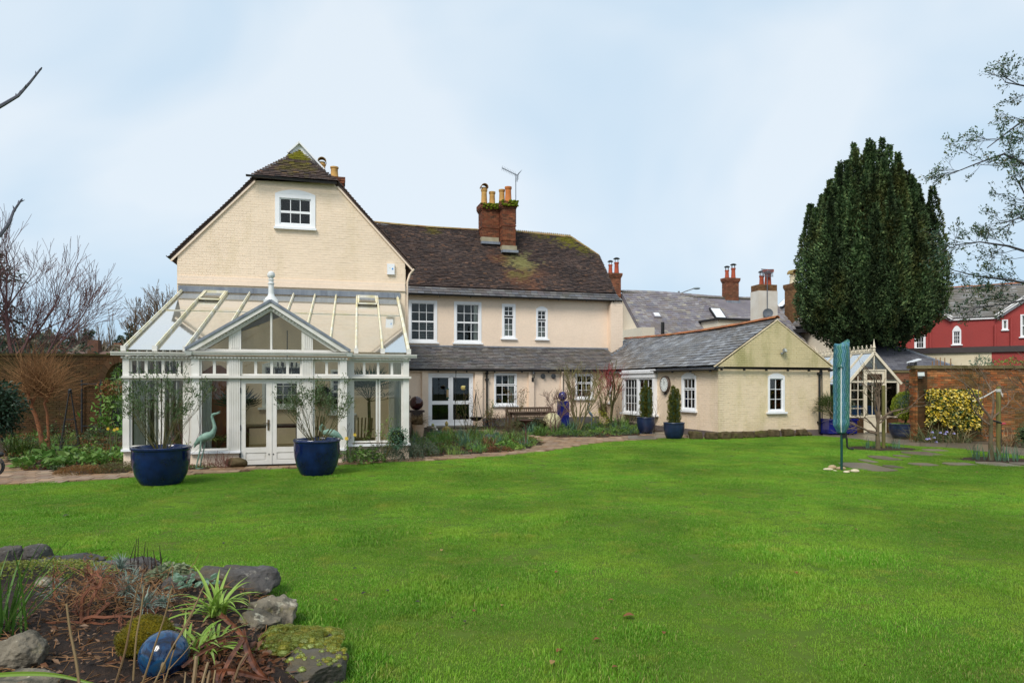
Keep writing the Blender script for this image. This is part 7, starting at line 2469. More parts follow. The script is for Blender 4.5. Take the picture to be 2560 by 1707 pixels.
def conifer(label,loc,H,r,seed,mt,n=2600,lsz=.5,sparse=.0,z0=.12,trunk=True):
 t = thing('conifer',label,'tree',loc,0,'conifers beyond the wall')
 rs = np.random.RandomState(seed)
 parts = []
 nb = int(H * 5)
 mb = MB()
 for i in range(nb):
  z = H * (z0 + (1 - z0) * (i / nb) ** .9)
  L = r * (1 - (z / H)) ** .8 * rs.uniform(.6,1.15) + .15
  a = rs.uniform(0,6.283)
  k = max(12,int(n * L / (nb * r * .55)))
  u = rs.uniform(.15,1,k)
  x,y = np.cos(a) * L * u,np.sin(a) * L * u
  zz = z + .25 * L * u - .35 * L * u ** 2
  Pn = np.stack([x,y,zz],1) + rs.normal(size=(k,3)) * (.10 * L + .05)
  D = np.stack([np.full(k,np.cos(a)),np.full(k,np.sin(a)),np.full(k,.1)],1) + rs.normal(size=(k,3)) * .6
  parts.append(leaves(Pn,D,lsz * rs.uniform(.5,1.2,k),lsz * .3,.25,rs))
  mb.tube([(0,0,z),(np.cos(a) * L * .9,np.sin(a) * L * .9,z - .05 * L)],[.05,.012],4,cap=False)
 V,Fc = join(parts)
 np_obj(V,Fc,mt,'foliage',t)
 mb.tube([(0,0,-.1),(0,0,H * .97)],[H * .022,.03],7)
 mb.build('trunk',B_DARK,t)
L_CON = leafmat('conifer_green',[(.022,.045,.025,1),(.035,.065,.035,1),(.055,.085,.045,1),(.07,.10,.07,1)])
conifer('big loose grey green conifer behind the bare tree at the left edge',ground_at(-20,34),8.4,5.6,3,leafmat('grey_green_conifer',[(.035,.06,.04,1),(.06,.09,.06,1),(.09,.12,.08,1)]),5200,.34)
for i,(px,d,y,r) in enumerate(((222,78,822,1.9),(333,70,812,2.2),(178,85,836,1.6),(300,84,838,1.5),(352,74,838,1.6),(205,92,845,2.2))):
 lb = ['bushy distant conifer in the gap between the trees','pointed dark conifer in front of the bare tree by the house','dark distant conifer below the leftmost poplars','low distant conifer left of the pointed dark one','low dark conifer touching the conservatory roof','broad hazy conifer far behind the wall'][i]
 conifer(lb,ground_at(px,d),EYE + (HY - y) / F * d,r,20 + i,L_CON,2200,.55,z0=.25)
# far wood: one brown green mass
rs = np.random.RandomState(9)
n = 15000
px = rs.uniform(-420,470,n); dd = rs.uniform(58,100,n)
hz = (HY - (862 - 16 * np.sin(px * .02) - 12 * np.sin(px * .057 + 1))) / F * dd
Pn = np.stack([(px - CX) / F * dd,dd,(EYE + hz) * rs.uniform(.05,1,n) ** .6],1)
V,Fc = leaves(Pn,rdir(n,.5,rs),rs.uniform(.5,1.3,n),rs.uniform(.12,.5,n),.0,rs)
tag(np_obj(V,Fc,leafmat('winter_hedgerow',[(.10,.075,.05,1),(.13,.095,.06,1),(.07,.075,.035,1),(.16,.12,.08,1),(.09,.10,.04,1)],trans=.1),'far_wood'),kind='stuff')
def far_house(label,px,d,w,zt,rz=.2):
 t = thing('distant_house',label,'house',ground_at(px,d),rz)
 MB().box(-w / 2,w / 2,-2.5,2.5,0,zt - 1.8).build('wall',M['brick_far'],t)
 MB().add([(-w / 2 - .2,-2.7,zt - 1.8),(w / 2 + .2,-2.7,zt - 1.8),(w / 2 + .2,2.7,zt - 1.8),(-w / 2 - .2,2.7,zt - 1.8),(-w / 2,0,zt - .2),(w / 2,0,zt - .2)],[(0,1,5,4),(1,2,5),(2,3,4,5),(3,0,4),(3,2,1,0)]).build('roof',mat('far_brown_roof',S(110,86,76),S(92,74,68),1,.9),t)
 MB().box(-.5,.3,-.4,.4,zt - 1.0,zt + .7).build('chimney',M['brick_far'],t)
far_house('distant red brick house with a chimney above the arched wall',240,56,4,EYE + (HY - 872) / F * 56)
far_house('tiny distant brick house left of the conservatory roof',302,66,3,EYE + (HY - 876) / F * 66)
far_house('distant pale roofed house behind the brown pruned shrub',150,60,6,EYE + (HY - 884) / F * 60)
t = thing('telegraph_pole','wooden telegraph pole hidden in the left conifer','pole',ground_at(-60,46))
MB().tube([(0,0,0),(0,0,7.5)],.11,8).build('pole',B_DARK,t)
pA,pB = ground_at(-60,46) + Vector((0,0,7.3)),P(450,762,30)
solo(MB().tube([pA.lerp(pB,i / 12) - Vector((0,0,.35 * math.sin(math.pi * i / 12))) for i in range(13)],.011,4),'overhead_cable',M['black'],'thin black overhead cable running to the house','cable')
# right-hand evergreen reaching in from beyond the frame
def right_tree():
 D0 = 10.5
 base = P(2860,960,D0); base.z = 0
 t = thing('evergreen_tree','evergreen tree whose leafy sprays hang into the right edge','tree',base)
 rg = random.Random(31)
 mb,tips = MB(),[]
 mb.tube([(0,0,-.1),(.05,0,2),(-.05,.1,4.2),(.0,.0,6.6)],[.20,.17,.13,.06],10)
 op = dict(lv=2,kids=(4,3),seg=4,wig=.16,up=.02,spread=.55,ratio=.62,rmin=.0022,taper=.6,tmin=.2)
 limbs = [[(2830,560),(2700,480),(2600,430),(2510,385),(2440,410),(2385,432)],[(2830,480),(2720,360),(2630,320),(2560,300),(2520,330),(2468,370)],
             [(2830,420),(2700,280),(2620,240),(2560,215),(2512,206)],[(2840,800),(2700,690),(2600,640),(2520,615),(2450,605),(2390,612)],
             [(2840,860),(2700,760),(2610,715),(2520,700),(2440,690),(2385,676)],[(2840,900),(2740,800),(2650,740),(2580,745),(2520,760),(2440,768)],
             [(2840,760),(2700,620),(2620,570),(2550,545),(2500,560)],[(2840,700),(2720,580),(2640,540),(2570,500),(2540,445)],
             ]
 Pt,Dt = [],[]
 for lm in limbs:
  off = rg.uniform(-.5,.5)
  pts = [P(x,y,D0 + off * (1 - i / len(lm))) - base for i,(x,y) in enumerate(lm)]
  n = len(pts)
  mb.tube(pts,[.032 * (1 - i / n) ** 1.3 + .0035 for i in range(n)],6)
  for i in range(1,n):
   for k in range(3 if i < n - 1 else 3):
    q = pts[i - 1].lerp(pts[i],rg.random())
    d = (pts[i] - pts[i - 1]).normalized() + Vector((rg.gauss(0,.5),rg.gauss(0,.5),rg.gauss(.1,.45)))
    grow(mb,q,d,rg.uniform(.18,.38),.006,2,tips,op,rg)
 mb.build('branches',mat('dark_grey_twig',S(70,68,72),S(54,52,54),6,.9),t)
 rs = np.random.RandomState(4)
 P3,D3 = [],[]
 for p,d,lv in tips:
  k = 7 if lv == 0 else 4
  for _ in range(k):
   P3.append(p + Vector((rg.gauss(0,.02),rg.gauss(0,.02),rg.gauss(0,.02)))); D3.append(d + Vector((rg.gauss(0,.9),rg.gauss(0,.9),rg.gauss(.1,.9))))
 V,Fc = leaves(np.array(P3),np.array(D3),rs.uniform(.030,.058,len(P3)),rs.uniform(.014,.026,len(P3)),.05,rs)
 np_obj(V,Fc,leafmat('evergreen_oak_leaf',[(.04,.085,.055,1),(.06,.12,.07,1),(.085,.14,.06,1),(.16,.12,.05,1)]),'foliage',t)
right_tree()
def left_tree():
 D0 = 5.2
 base = P(-420,960,D0); base.z = 0
 t = thing('garden_tree','bare garden tree reaching two budded twigs into the left edge','tree',base)
 mb = MB()
 mb.tube([(0,0,-.1),(.03,0,1.4),(0,.1,3.0),(-.1,0,4.4)],[.12,.10,.07,.03],8)
 rg = random.Random(6)
 for pts in ([(-420,520),(-220,400),(-60,300),(8,262),(45,240),(72,210),(101,174)],[(-420,800),(-240,720),(-80,650),(0,588),(22,560),(34,528),(52,502)],[(-420,400),(-240,300),(-90,240),(-10,212)]):
  q = [P(x,y,D0) - base for x,y in pts]
  n = len(q)
  mb.tube(q,[.017 * (1 - i / n) + .0042 for i in range(n)],6)
  for i in range(2,n):
   for k in range(4):
    c = q[i - 1].lerp(q[i],(k + .5) / 4)
    d = (q[i] - q[i - 1]).normalized() + Vector((rg.uniform(-1,1),rg.uniform(-1,1),rg.uniform(-.6,1))) * .8
    d.normalize()
    mb.tube([c,c + d * .012,c + d * rg.uniform(.022,.04)],[.005,.006,.0015],5)
  e = q[-1]
  mb.tube([e,e + (q[-1] - q[-2]).normalized() * .02],[.008,.003],5)
 mb.build('branches',mat('blue_grey_twig',S(112,110,122),S(88,88,102),6,.8),t)
left_tree()
# shrubs, left part of the garden
b = on_ground(109,1126)
def brown_shrub():
 t = thing('pollarded_shrub','pruned shrub with bare trunks and a mop of orange brown twigs','shrub',b)
 d = b.y
 mb = MB()
 rg = random.Random(12)
 hubs = []
 for path,rr in (([(109,1128),(100,1085),(88,1040),(80,1012),(76,985),(72,965)],(.075,.06,.05,.05,.045,.035)),([(80,1012),(86,988),(90,970)],(.045,.04,.03)),
                     ([(122,1128),(120,1080),(116,1030),(114,1008),(122,992),(136,970)],(.045,.035,.032,.032,.03,.026)),([(116,1005),(106,985),(98,972)],(.03,.026,.02)),([(112,1126),(116,1108),(118,1098)],(.07,.06,.05))):
  q = [P(x,y,d) - b + Vector((0,rg.uniform(-.08,.08),0)) for x,y in path]
  mb.tube(q,list(rr),8)
  if path[-1][1] < 980: hubs += [q[-1],q[-2]]
 mb.build('trunk',mat('orange_brown_bark',S(150,96,62),S(112,76,54),5,.9,bump=.4),t,smooth=True)
 tw = MB()
 for i in range(400):
  h = rg.choice(hubs) + Vector((rg.gauss(0,.08),rg.gauss(0,.10),rg.gauss(.05,.08)))
  a = rg.uniform(0,6.283)
  el = rg.uniform(-.05,1.35)
  L = rg.uniform(.5,1.5) * (1.0 if el < .9 else .95)
  dr = Vector((math.cos(a) * math.cos(el),math.sin(a) * math.cos(el) * .8,math.sin(el)))
  pts,p = [h],h
  for k in range(4):
   dr = (dr + Vector((rg.gauss(0,.14),rg.gauss(0,.14),rg.gauss(.06,.12)))).normalized()
   p = p + dr * L / 4
   pts.append(p)
  tw.tube(pts,[.007,.006,.005,.004,.0025],3,cap=False)
  if rg.random() < .8:
   k = rg.randint(1,3)
   e = pts[k] + (dr + Vector((rg.gauss(0,.6),rg.gauss(0,.6),rg.gauss(.2,.5)))).normalized() * rg.uniform(.15,.45)
   tw.tube([pts[k],pts[k].lerp(e,.5) + Vector((0,0,.02)),e],[.004,.003,.002],3,cap=False)
 tw.build('twigs',B_RUST,t)
brown_shrub()
def leafball(name,label,cat,loc,r,n,size,mt,seed,up=.1,inner=True,sq=(1,1,1),group=None,cz=None):
 t = thing(name,label,cat,loc,0,group)
 rs = np.random.RandomState(seed)
 d = rdir(n,0,rs)
 q = rs.uniform(.62,1.0,n) * (1 + .14 * np.sin(d[:,0] * 6 + seed) * np.sin(d[:,2] * 7 + 1) + .08 * np.sin(d[:,1] * 13))
 cz = r * sq[2] if cz is None else cz
 Pn = d * q[:,None] * r * np.array(sq) + np.array([0,0,cz])
 Pn[:,2] = np.maximum(Pn[:,2],.02)
 V,Fc = leaves(Pn,d + rs.normal(size=(n,3)) * .6 + np.array([0,0,up]),size[0] * rs.uniform(.6,1.25,n),size[1] * rs.uniform(.7,1.2,n),.2,rs)
 np_obj(V,Fc,mt,'foliage',t)
 if inner:
  MB().ball((0,0,cz),r * .68,14,8,0,sq).build('dark_core',M.setdefault('innerdark',mat('dark_core_shade',(.02,.025,.014,1),None,3,1.0,0)),t,smooth=True)  # dark ball fills the bush, shade inside painted as its colour
 return t
leafball('laurel_bush','glossy dark green laurel bush at the left edge','bush',ground_at(-25,17.2),.78,2600,(.11,.055),L_DARK,3,sq=(1,.9,1.05),cz=1.25)
t = shrub('hydrangea','leafy shrub with faded brown flower heads beside the conservatory corner','shrub',ground_at(288,18.2),[(.1 * i - .2,.05 * (i % 3),.2 * (i - 2),.1,1,.95,.014) for i in range(6)],
          dict(lv=2,kids=(3,3),seg=4,wig=.12,up=.08,spread=.5,ratio=.6,rmin=.004,taper=.6),B_OLIVE,True,L_GREEN,(.17,.095),330,.13,None,8,lvls=(0,1),lup=-.1)
V,Fc = leaves(np.stack([nrs.uniform(-.35,.40,380),nrs.uniform(-.3,.1,380),nrs.uniform(1.55,1.92,380)],1),rdir(380),.075,.05)
tag(np_obj(V,Fc,L_RUST,'flower_heads',t),kind='stuff')
leafball('background_shrub','big green shrub seen through the wall arch','shrub',ground_at(290,29.5),1.5,2600,(.2,.09),L_GREEN,5,sq=(1.2,.8,1),cz=1.7)
leafball('background_shrub','dark green shrub low down behind the arch railing','shrub',ground_at(268,27.5),.7,900,(.13,.06),L_DARK,6,sq=(1,.8,.8))
sheet('far_lawn',[(-16,24.6),(-7,25.2),(-7,40),(-24,40)],-.004,mat('far_grass',S(96,150,40),S(84,130,36),2,.9))
mb = clump(150,.32,.80,.026,(.1,.9),(.5,1.6),4,6)
solo(mb,'daylily_clump',leafmat('yellowing_strap_leaf',[(.09,.17,.03,1),(.15,.23,.04,1),(.24,.27,.06,1),(.06,.12,.025,1)]),'arching yellow green strap leaved clump in the left bed','plant',on_ground(52,1138))
def perennial(name,label,px,py,r,h,n,size,mt,seed,group=None,up=.6,z=0):
 V,Fc = tuft_leafy(n,r,h,size,seed,up)
 return tag(np_obj(V,Fc,mt,name,None,Matrix.Translation(on_ground(px,py) + Vector((0,0,z)))),label,'plant',group)
perennial('bergenia','big leaved green clump at the left corner of the path edge',95,1170,.42,.26,70,(.24,.13),L_GREEN,1)
perennial('bergenia','big leaved clump under the brown pruned shrub',140,1158,.45,.36,80,(.26,.13),L_GREEN,2)
perennial('bergenia','drooping broad leaved clump right of the obelisk foot',198,1166,.42,.30,75,(.24,.12),L_GREEN,3)
perennial('euphorbia','lime green mounded plant behind the broad leaved clump',220,1148,.36,.42,260,(.10,.045),L_LIME,4)
perennial('hellebore','green leafy clump left of the large blue pot',275,1160,.48,.36,170,(.15,.065),L_GREEN,5)
perennial('heather','rusty orange heather mound on the edge of the path',205,1184,.50,.17,2600,(.05,.010),leafmat('orange_heather',[(.28,.10,.03,1),(.22,.12,.04,1),(.16,.13,.04,1),(.34,.12,.03,1)],lo=.8,hi=1.1),6,up=1)
perennial('heather','olive brown heather mound beside the rusty one',300,1180,.48,.22,2400,(.05,.010),leafmat('olive_heather',[(.15,.13,.04,1),(.12,.13,.04,1),(.18,.11,.05,1),(.10,.12,.03,1)]),7,up=1)
perennial('fern','dark green fern at the foot of the arch',255,1108,.5,.6,420,(.16,.03),L_OLIVE,8,up=1.2)
perennial('leafy_plant','small dark leafy plant by the wall behind the obelisk',150,1092,.5,.5,260,(.12,.05),L_OLIVE,9)
perennial('leafy_plant','low leafy plant at the wall foot behind the yellow green clump',30,1080,.8,.6,300,(.12,.05),L_OLIVE,10)
def rose(label,px,py,H,n,seed,leaf=None,ncol=0,d=None,bark=None,lsz=(.05,.028),name='rose_bush',spread=.5):
 loc = on_ground(px,py) if d is None else ground_at(px,d)
 rg = random.Random(seed)
 st = [(rg.uniform(-.05,.05),rg.uniform(-.05,.05),rg.uniform(-spread,spread),rg.uniform(-spread * .7,spread * .7),1,H * rg.uniform(.45,.62),rg.uniform(.008,.013)) for _ in range(n)]
 return shrub(name,label,'shrub',loc,st,dict(lv=2,kids=(2,2),seg=4,wig=.16,up=.06,spread=.5,ratio=.62,rmin=.003,taper=.6),bark or B_DARK,leaf is not None,leaf,lsz,ncol,.03,None,seed,lvls=(0,1))
L_REDLEAF = leafmat('red_tinged_leaf',[(.20,.05,.04,1),(.14,.13,.03,1),(.24,.09,.06,1),(.10,.14,.03,1)])
rose('rose with reddish young leaves beside the obelisk',150,1132,1.2,5,2,L_REDLEAF,90)
rose('bare red stemmed rose between the blue pot and the heron',470,1173,1.25,5,3,None,0,bark=mat('red_brown_cane',S(116,70,66),S(92,56,54),6,.7))
rose('bare leaning rose beside the right blue pot',866,1157,.95,4,4,None,0)
shrub('sedum','dead red brown sedum stems at the foot of the heron','plant',on_ground(543,1172),[(nrs.uniform(-.28,.28),nrs.uniform(-.1,.1),nrs.uniform(-.3,.3),nrs.uniform(-.2,.2),1,nrs.uniform(.18,.32),.004) for _ in range(46)],
      dict(lv=1,kids=(4,),seg=2,wig=.12,up=.1,spread=.5,ratio=.4,rmin=.002,taper=.7),mat('dead_sedum',S(140,94,80),S(110,74,66),8,.9))
rose('twiggy plant with yellow green buds before the right windows',958,1110,.95,8,6,L_LIME,260,d=15.95,bark=B_OLIVE,lsz=(.05,.02),name='twiggy_plant')
leafball('euphorbia_bush','blue green rounded bush at the right conservatory window','bush',ground_at(993,16.05),.25,700,(.07,.018),L_BLUE,7,sq=(1,.8,1.0),cz=.60)
perennial('hellebore','pale green hellebore clump right of the blue pot',884,1158,.50,.36,200,(.17,.065),leafmat('hellebore_leaf',[(.08,.14,.04,1),(.14,.20,.06,1),(.20,.22,.10,1)]),31)
perennial('hellebore','second hellebore clump nearer the path edge',921,1157,.38,.28,120,(.17,.06),L_GREEN,32)
for i,(px,py,r,h) in enumerate(((958,1154,.50,.44),(1008,1151,.50,.52),(1048,1143,.50,.52))):
 perennial('lavender',['grey green low shrub left of the other two beneath the windows','grey green low shrub in the middle beneath the windows','grey green low shrub by the corner post of the conservatory'][i],px,py,r,h,1700,(.06,.018),leafmat('grey_green_leaf' + str(i),[(.06,.10,.06,1),(.09,.13,.08,1),(.12,.15,.10,1),(.14,.11,.06,1)]),40 + i,'grey green shrubs under the windows',up=.9)
def daffodil(label,px,py,seed,d=None):
 t = thing('daffodil',label,'flower',on_ground(px,py) if d is None else ground_at(px,d))
 m = clump(12,.07,.42,.014,(.05,.4),(.1,.6),seed)
 m.build('leaves',L_BLUE,t)
 rg = random.Random(seed)
 for i in range(3):
  x,y = rg.uniform(-.12,.12),rg.uniform(-.06,.06)
  h = rg.uniform(.5,.72)
  MB().tube([(x * .3,y * .3,0),(x * .8,y,h * .7),(x,y - .02,h)],.005,5).build('stalk',L_GREEN,t)
  f = MB()
  for k in range(6):
   a = k * 1.047
   f.add([(x,y - .03,h),(x + .03 * math.cos(a - .4),y - .035,h + .03 * math.sin(a - .4)),(x + .05 * math.cos(a),y - .03,h + .05 * math.sin(a)),(x + .03 * math.cos(a + .4),y - .035,h + .03 * math.sin(a + .4))],[(0,1,2,3)])
  f.lathe([(.014,0),(.016,.02),(.022,.03)],8,(0,0,0))
  f.build('flower',L_YEL,t)
daffodil('yellow daffodils behind the right blue pot',858,1157,3)
daffodil('yellow daffodil near the hellebores',876,1158,4)
daffodil('yellow daffodil beside the left conservatory corner post',283,1140,5)
# ironwork scroll at the left edge
t = thing('iron_chair','black wrought iron chair arm curling into the left edge','chair',ground_at(-22,12.9))
for rr,c in ((.165,.30),(.13,.29)):
 MB().tube([(.08 + rr * math.cos(a),0,c + rr * math.sin(a)) for a in [i * .35 - 1.6 for i in range(12)]],.016,7).build('scroll',M['iron'],t)
MB().ball((.18,0,.52),.05,10,8).build('knob',M['iron'],t)
MB().tube([(-.3,0,0),(-.28,0,.5),(-.1,0,.55),(.16,0,.50)],.018,7).build('armrest',M['iron'],t)
MB().tube([(.05,0,.14),(-.05,0,.0)],.018,7).build('leg',M['iron'],t)
# middle and far beds
oA = dict(lv=3,kids=(3,3,3),seg=4,wig=.15,up=.05,spread=.55,ratio=.66,rmin=.004,taper=.6,tmin=.3)
def multi(label,px,py,H,n,seed,bark,r=.02,spread=.35,opt=None,leaf=None,nl=0,lsz=(.05,.025),name='shrub',d=None,lup=.2):
 rg = random.Random(seed)
 st = []
 for i in range(n):
  a = i * 2.399
  st.append((.04 * math.cos(a),.04 * math.sin(a),spread * math.cos(a) * rg.uniform(.6,1.2),spread * math.sin(a),1,H * rg.uniform(.36,.48),r * rg.uniform(.8,1.1)))
 return shrub(name,label,'shrub',on_ground(px,py) if d is None else ground_at(px,d),st,opt or oA,bark,leaf is not None,leaf,lsz,nl,.04,None,seed,lvls=(0,1),lup=lup)
multi('big multi stemmed shrub with pale green bark and fine twigs',1446,1078,2.6,8,3,B_PALE,.034,.42,dict(lv=4,kids=(3,3,4,3),seg=4,wig=.12,up=.10,spread=.50,ratio=.62,rmin=.005,taper=.62,tmin=.4),L_LIME,160,(.04,.02),'multi_stemmed_shrub')
multi('dark twiggy dome shaped shrub in front of the stone ball',1386,1084,1.95,3,8,mat('reddish_brown_twig',S(112,84,72),S(88,66,60),6,.9),.03,.35,dict(lv=5,kids=(3,3,3,3,2),seg=4,wig=.16,up=.05,spread=.62,ratio=.68,rmin=.0045,taper=.62,tmin=.4),None,0,name='twiggy_shrub')
t = multi('red twigged japanese maple by the corner of the annexe',1524,1066,3.0,3,11,B_OLIVE,.055,.28,dict(lv=2,kids=(3,3),seg=4,wig=.12,up=.06,spread=.6,ratio=.7,rmin=.012,taper=.65,tmin=.5),None,0,name='japanese_maple')
rg = random.Random(5)
mb,tips = MB(),[]
for i in range(46):
 a = rg.uniform(0,6.283)
 p0 = Vector((rg.gauss(0,.28),rg.gauss(0,.25),rg.uniform(1.1,1.9)))
 dd_ = Vector((math.cos(a) * rg.uniform(.2,.9),math.sin(a) * .6,rg.uniform(.35,1.2)))
 grow(mb,p0,dd_,rg.uniform(.35,.60),.007,2,tips,dict(lv=2,kids=(4,4),seg=3,wig=.12,up=.10,spread=.5,ratio=.62,rmin=.0035,taper=.6,tmin=.2),rg)
mb.build('red_twigs',B_RED,t)
multi('rose with sparse orange leaves in front of the lean-to window',1289,1070,1.9,6,21,B_OLIVE,.016,.34,dict(lv=3,kids=(3,2,2),seg=4,wig=.15,up=.08,spread=.5,ratio=.68,rmin=.004,taper=.6,tmin=.5),L_RUST,240,(.07,.035),'rose_bush')
multi('green stemmed rose with red shoots left of the long table',1178,1096,1.75,7,22,B_OLIVE,.016,.40,dict(lv=3,kids=(2,2,2),seg=4,wig=.15,up=.08,spread=.5,ratio=.66,rmin=.0035,taper=.6,tmin=.5),L_REDLEAF,170,(.05,.025),'rose_bush')
multi('low bare twiggy bush beside the bird bath',1280,1100,1.0,10,23,B_OLIVE,.009,.5,dict(lv=3,kids=(3,3,2),seg=3,wig=.15,up=.06,spread=.5,ratio=.62,rmin=.003,taper=.6,tmin=.3),L_OLIVE,260,(.04,.014),'twiggy_bush')
multi('white speckled brown shrub below the lean-to window',1232,1080,.9,9,24,B_DARK,.010,.5,None,L_RUST,420,(.05,.025),'brown_shrub')
multi('fresh bamboo like shoots beside the black downpipe',1226,1074,1.9,8,25,L_LIME if False else B_PALE,.007,.12,dict(lv=1,kids=(7,),seg=5,wig=.05,up=.12,spread=.4,ratio=.3,rmin=.002,taper=.5,tmin=.2),L_LIME,300,(.09,.014),'bamboo',d=28.7)
rose('dark bare rose canes in front of the bay window',1547,1075,1.45,6,31,L_REDLEAF,50)
rose('dark bare rose canes just left of the bay window pots',1575,1070,1.3,5,32,None,0)
rose('pale bare twigs rising behind the nearer navy pot',1632,1070,1.7,6,33,None,0,d=25.9,bark=B_GREY)
leafball('box_hedge','low brown clipped hedge in front of the long table','hedge',on_ground(1325,1078),.55,2200,(.05,.025),leafmat('brown_hedge_leaf',[(.12,.07,.03,1),(.10,.09,.03,1),(.15,.09,.04,1)]),12,sq=(1.8,.6,.55))
perennial('mahonia','yellow flowered shrublet before the reed pot',1500,1066,.42,.85,260,(.11,.035),leafmat('yellow_green_flower',[(.40,.36,.03,1),(.30,.32,.04,1),(.12,.17,.03,1)]),13)
for i,(px,py,mt_,w_,L,nm,lb) in enumerate(((1134,1138,L_LIME,.010,.34,'grass_tuft','bright green round grass tuft on the front edge of the middle bed'),(1075,1114,L_GREEN,.014,.5,'iris_clump','arching green leaf clump behind the low grey green shrubs'),
  (1112,1110,L_GREEN,.016,.55,'daffodil_leaves','upright green leaf clump in front of the buddha'),(1163,1116,L_BLUE,.014,.62,'daffodil_leaves','blue green leaf clump in the centre of the middle bed'),
  (1199,1128,L_GREEN,.016,.32,'daffodil_leaves','short fresh green leaf tuft at the front of the middle bed'),(1221,1120,L_RUST,.022,.42,'dead_iris_leaves','fan of dead orange leaves in the middle bed'),
  (1266,1112,L_GREEN,.012,.5,'iris_clump','loose green clump beside the low twiggy bush'),(1328,1086,L_BLUE,.022,.55,'daffodil_leaves','blue green shoots left of the stone ball'),
  (1352,1088,L_GREEN,.022,.5,'daffodil_leaves','green shoots just in front of the stone ball'),(1428,1080,L_BLUE,.022,.6,'daffodil_leaves','blue green shoots left of the pale multi stemmed shrub'),
  (1545,1068,L_GREEN,.022,.6,'daffodil_leaves','green shoots under the red twigged maple'),(1600,1078,L_LIME,.03,.5,'daffodil_leaves','yellow green shoots left of the navy pots'),(1570,1066,L_GREEN,.022,.55,'daffodil_leaves','green shoots below the bay window'))):
 solo(clump(60,.20,L,w_,(.05,.6),(.2,1.2),50 + i),nm,mt_,lb,'plant',on_ground(px,py))
perennial('primrose','fresh green leafy clump at the front right of the middle bed',1266,1124,.34,.26,140,(.13,.06),L_GREEN,61)
perennial('primrose','lime green leafy clump at the right tip of the middle bed',1285,1126,.28,.18,110,(.11,.055),L_LIME,62)
perennial('sedum','dark red dead mound on the front edge of the middle bed',1246,1129,.42,.16,800,(.05,.016),leafmat('dark_red_dead',[(.12,.04,.02,1),(.18,.07,.03,1),(.09,.05,.02,1)]),63)
# ground cover: nobody could count it
rs = np.random.RandomState(77)
def cover(region,n_mounds,name,mts,hr=(.06,.22),sz=(.05,.022),seed=0):
 rr = np.random.RandomState(seed)
 xs = [p[0] for p in region]; ys = [p[1] for p in region]
 got = [[] for _ in mts]
 c = 0
 tries = 0
 while c < n_mounds and tries < n_mounds * 30:
  tries += 1
  x,y = rr.uniform(min(xs),max(xs)),rr.uniform(min(ys),max(ys))
  if not inside((x,y),region):
   continue
  c += 1
  k = rr.randint(len(mts))
  h = rr.uniform(*hr)
  V,Fc = tuft_leafy(rr.randint(26,60),rr.uniform(.10,.26),h,(sz[0] * rr.uniform(.7,1.6),sz[1] * rr.uniform(.7,1.4)),rr.randint(1 << 30),rr.uniform(.3,1.4),(x,y,0))
  got[k].append((V,Fc))
 for k,g in enumerate(got):
  if g:
   V,Fc = join(g)
   tag(np_obj(V,Fc,mts[k],name),kind='stuff')
gp_ = lambda L: [(G(*p).x,G(*p).y) for p in L]
mid_bed = gp_([(842,1156),(911,1150),(1001,1144),(1080,1139),(1170,1134),(1230,1131),(1323,1119),(1350,1110),(1336,1101),(1306,1092),(1240,1084),(1120,1082),(1040,1092),(1028,1112),(850,1135)])
far_bed = gp_([(1310,1087),(1393,1092),(1506,1092),(1600,1087),(1600,1070),(1500,1062),(1320,1070)])
left_bed = gp_([(26,1146),(50,1160),(80,1175),(143,1175),(223,1184),(330,1178),(330,1120),(240,1092),(20,1092)])
def grassy(region,n,mts,seed,L=(.2,.45)):
 rr = np.random.RandomState(seed)
 xs = [p[0] for p in region]; ys = [p[1] for p in region]
 mbs = [MB() for _ in mts]
 c = 0
 while c < n:
  x,y = rr.uniform(min(xs),max(xs)),rr.uniform(min(ys),max(ys))
  if inside((x,y),region) and math.hypot(x - G(1314.6,1109).x,y - G(1314.6,1109).y) > .75:
   clump(rr.randint(16,34),rr.uniform(.06,.16),rr.uniform(*L),rr.uniform(.010,.018),(.05,.7),(.2,1.3),int(rr.randint(1 << 30)),4,mbs[rr.randint(len(mts))],(x,y,0))
   c += 1
 for m,q in zip(mbs,mts):
  tag(m.build('grassy_cover',q),kind='stuff')
grassy(mid_bed,110,[L_GREEN,L_LIME,L_BLUE],4)
grassy(far_bed,40,[L_GREEN,L_BLUE],5)
grassy(left_bed,26,[L_GREEN,L_LIME],6)
cover(mid_bed,260,'ground_cover',[L_GREEN,L_OLIVE,L_LIME,L_RUST],seed=1)
cover(far_bed,230,'ground_cover',[L_GREEN,L_LIME,L_OLIVE],(.06,.2),(.07,.03),seed=2)
cover(left_bed,230,'ground_cover',[L_GREEN,L_OLIVE,L_RUST],(.05,.2),(.07,.03),seed=3)
cover(gp_([(340,1178),(520,1171),(556,1165),(556,1150),(340,1150)]),60,'ground_cover',[L_GREEN,L_RUST],(.03,.12),(.05,.02),seed=4)
def litter(region,n,name,seed):
 rr = np.random.RandomState(seed)
 xs = [p[0] for p in region]; ys = [p[1] for p in region]
 Q = []
 while len(Q) < n:
  x,y = rr.uniform(min(xs),max(xs)),rr.uniform(min(ys),max(ys))
  if inside((x,y),region): Q.append((x,y,rr.uniform(.0,.03)))
 D = rr.normal(size=(n,3)); D[:,2] *= .25
 V,Fc = leaves(np.array(Q),D,rr.uniform(.03,.08,n),rr.uniform(.015,.04,n),0,rr)
 tag(np_obj(V,Fc,L_RUST,name),kind='stuff')
litter(mid_bed,2600,'leaf_litter',5); litter(far_bed,1500,'leaf_litter',6); litter(left_bed,1300,'leaf_litter',7)
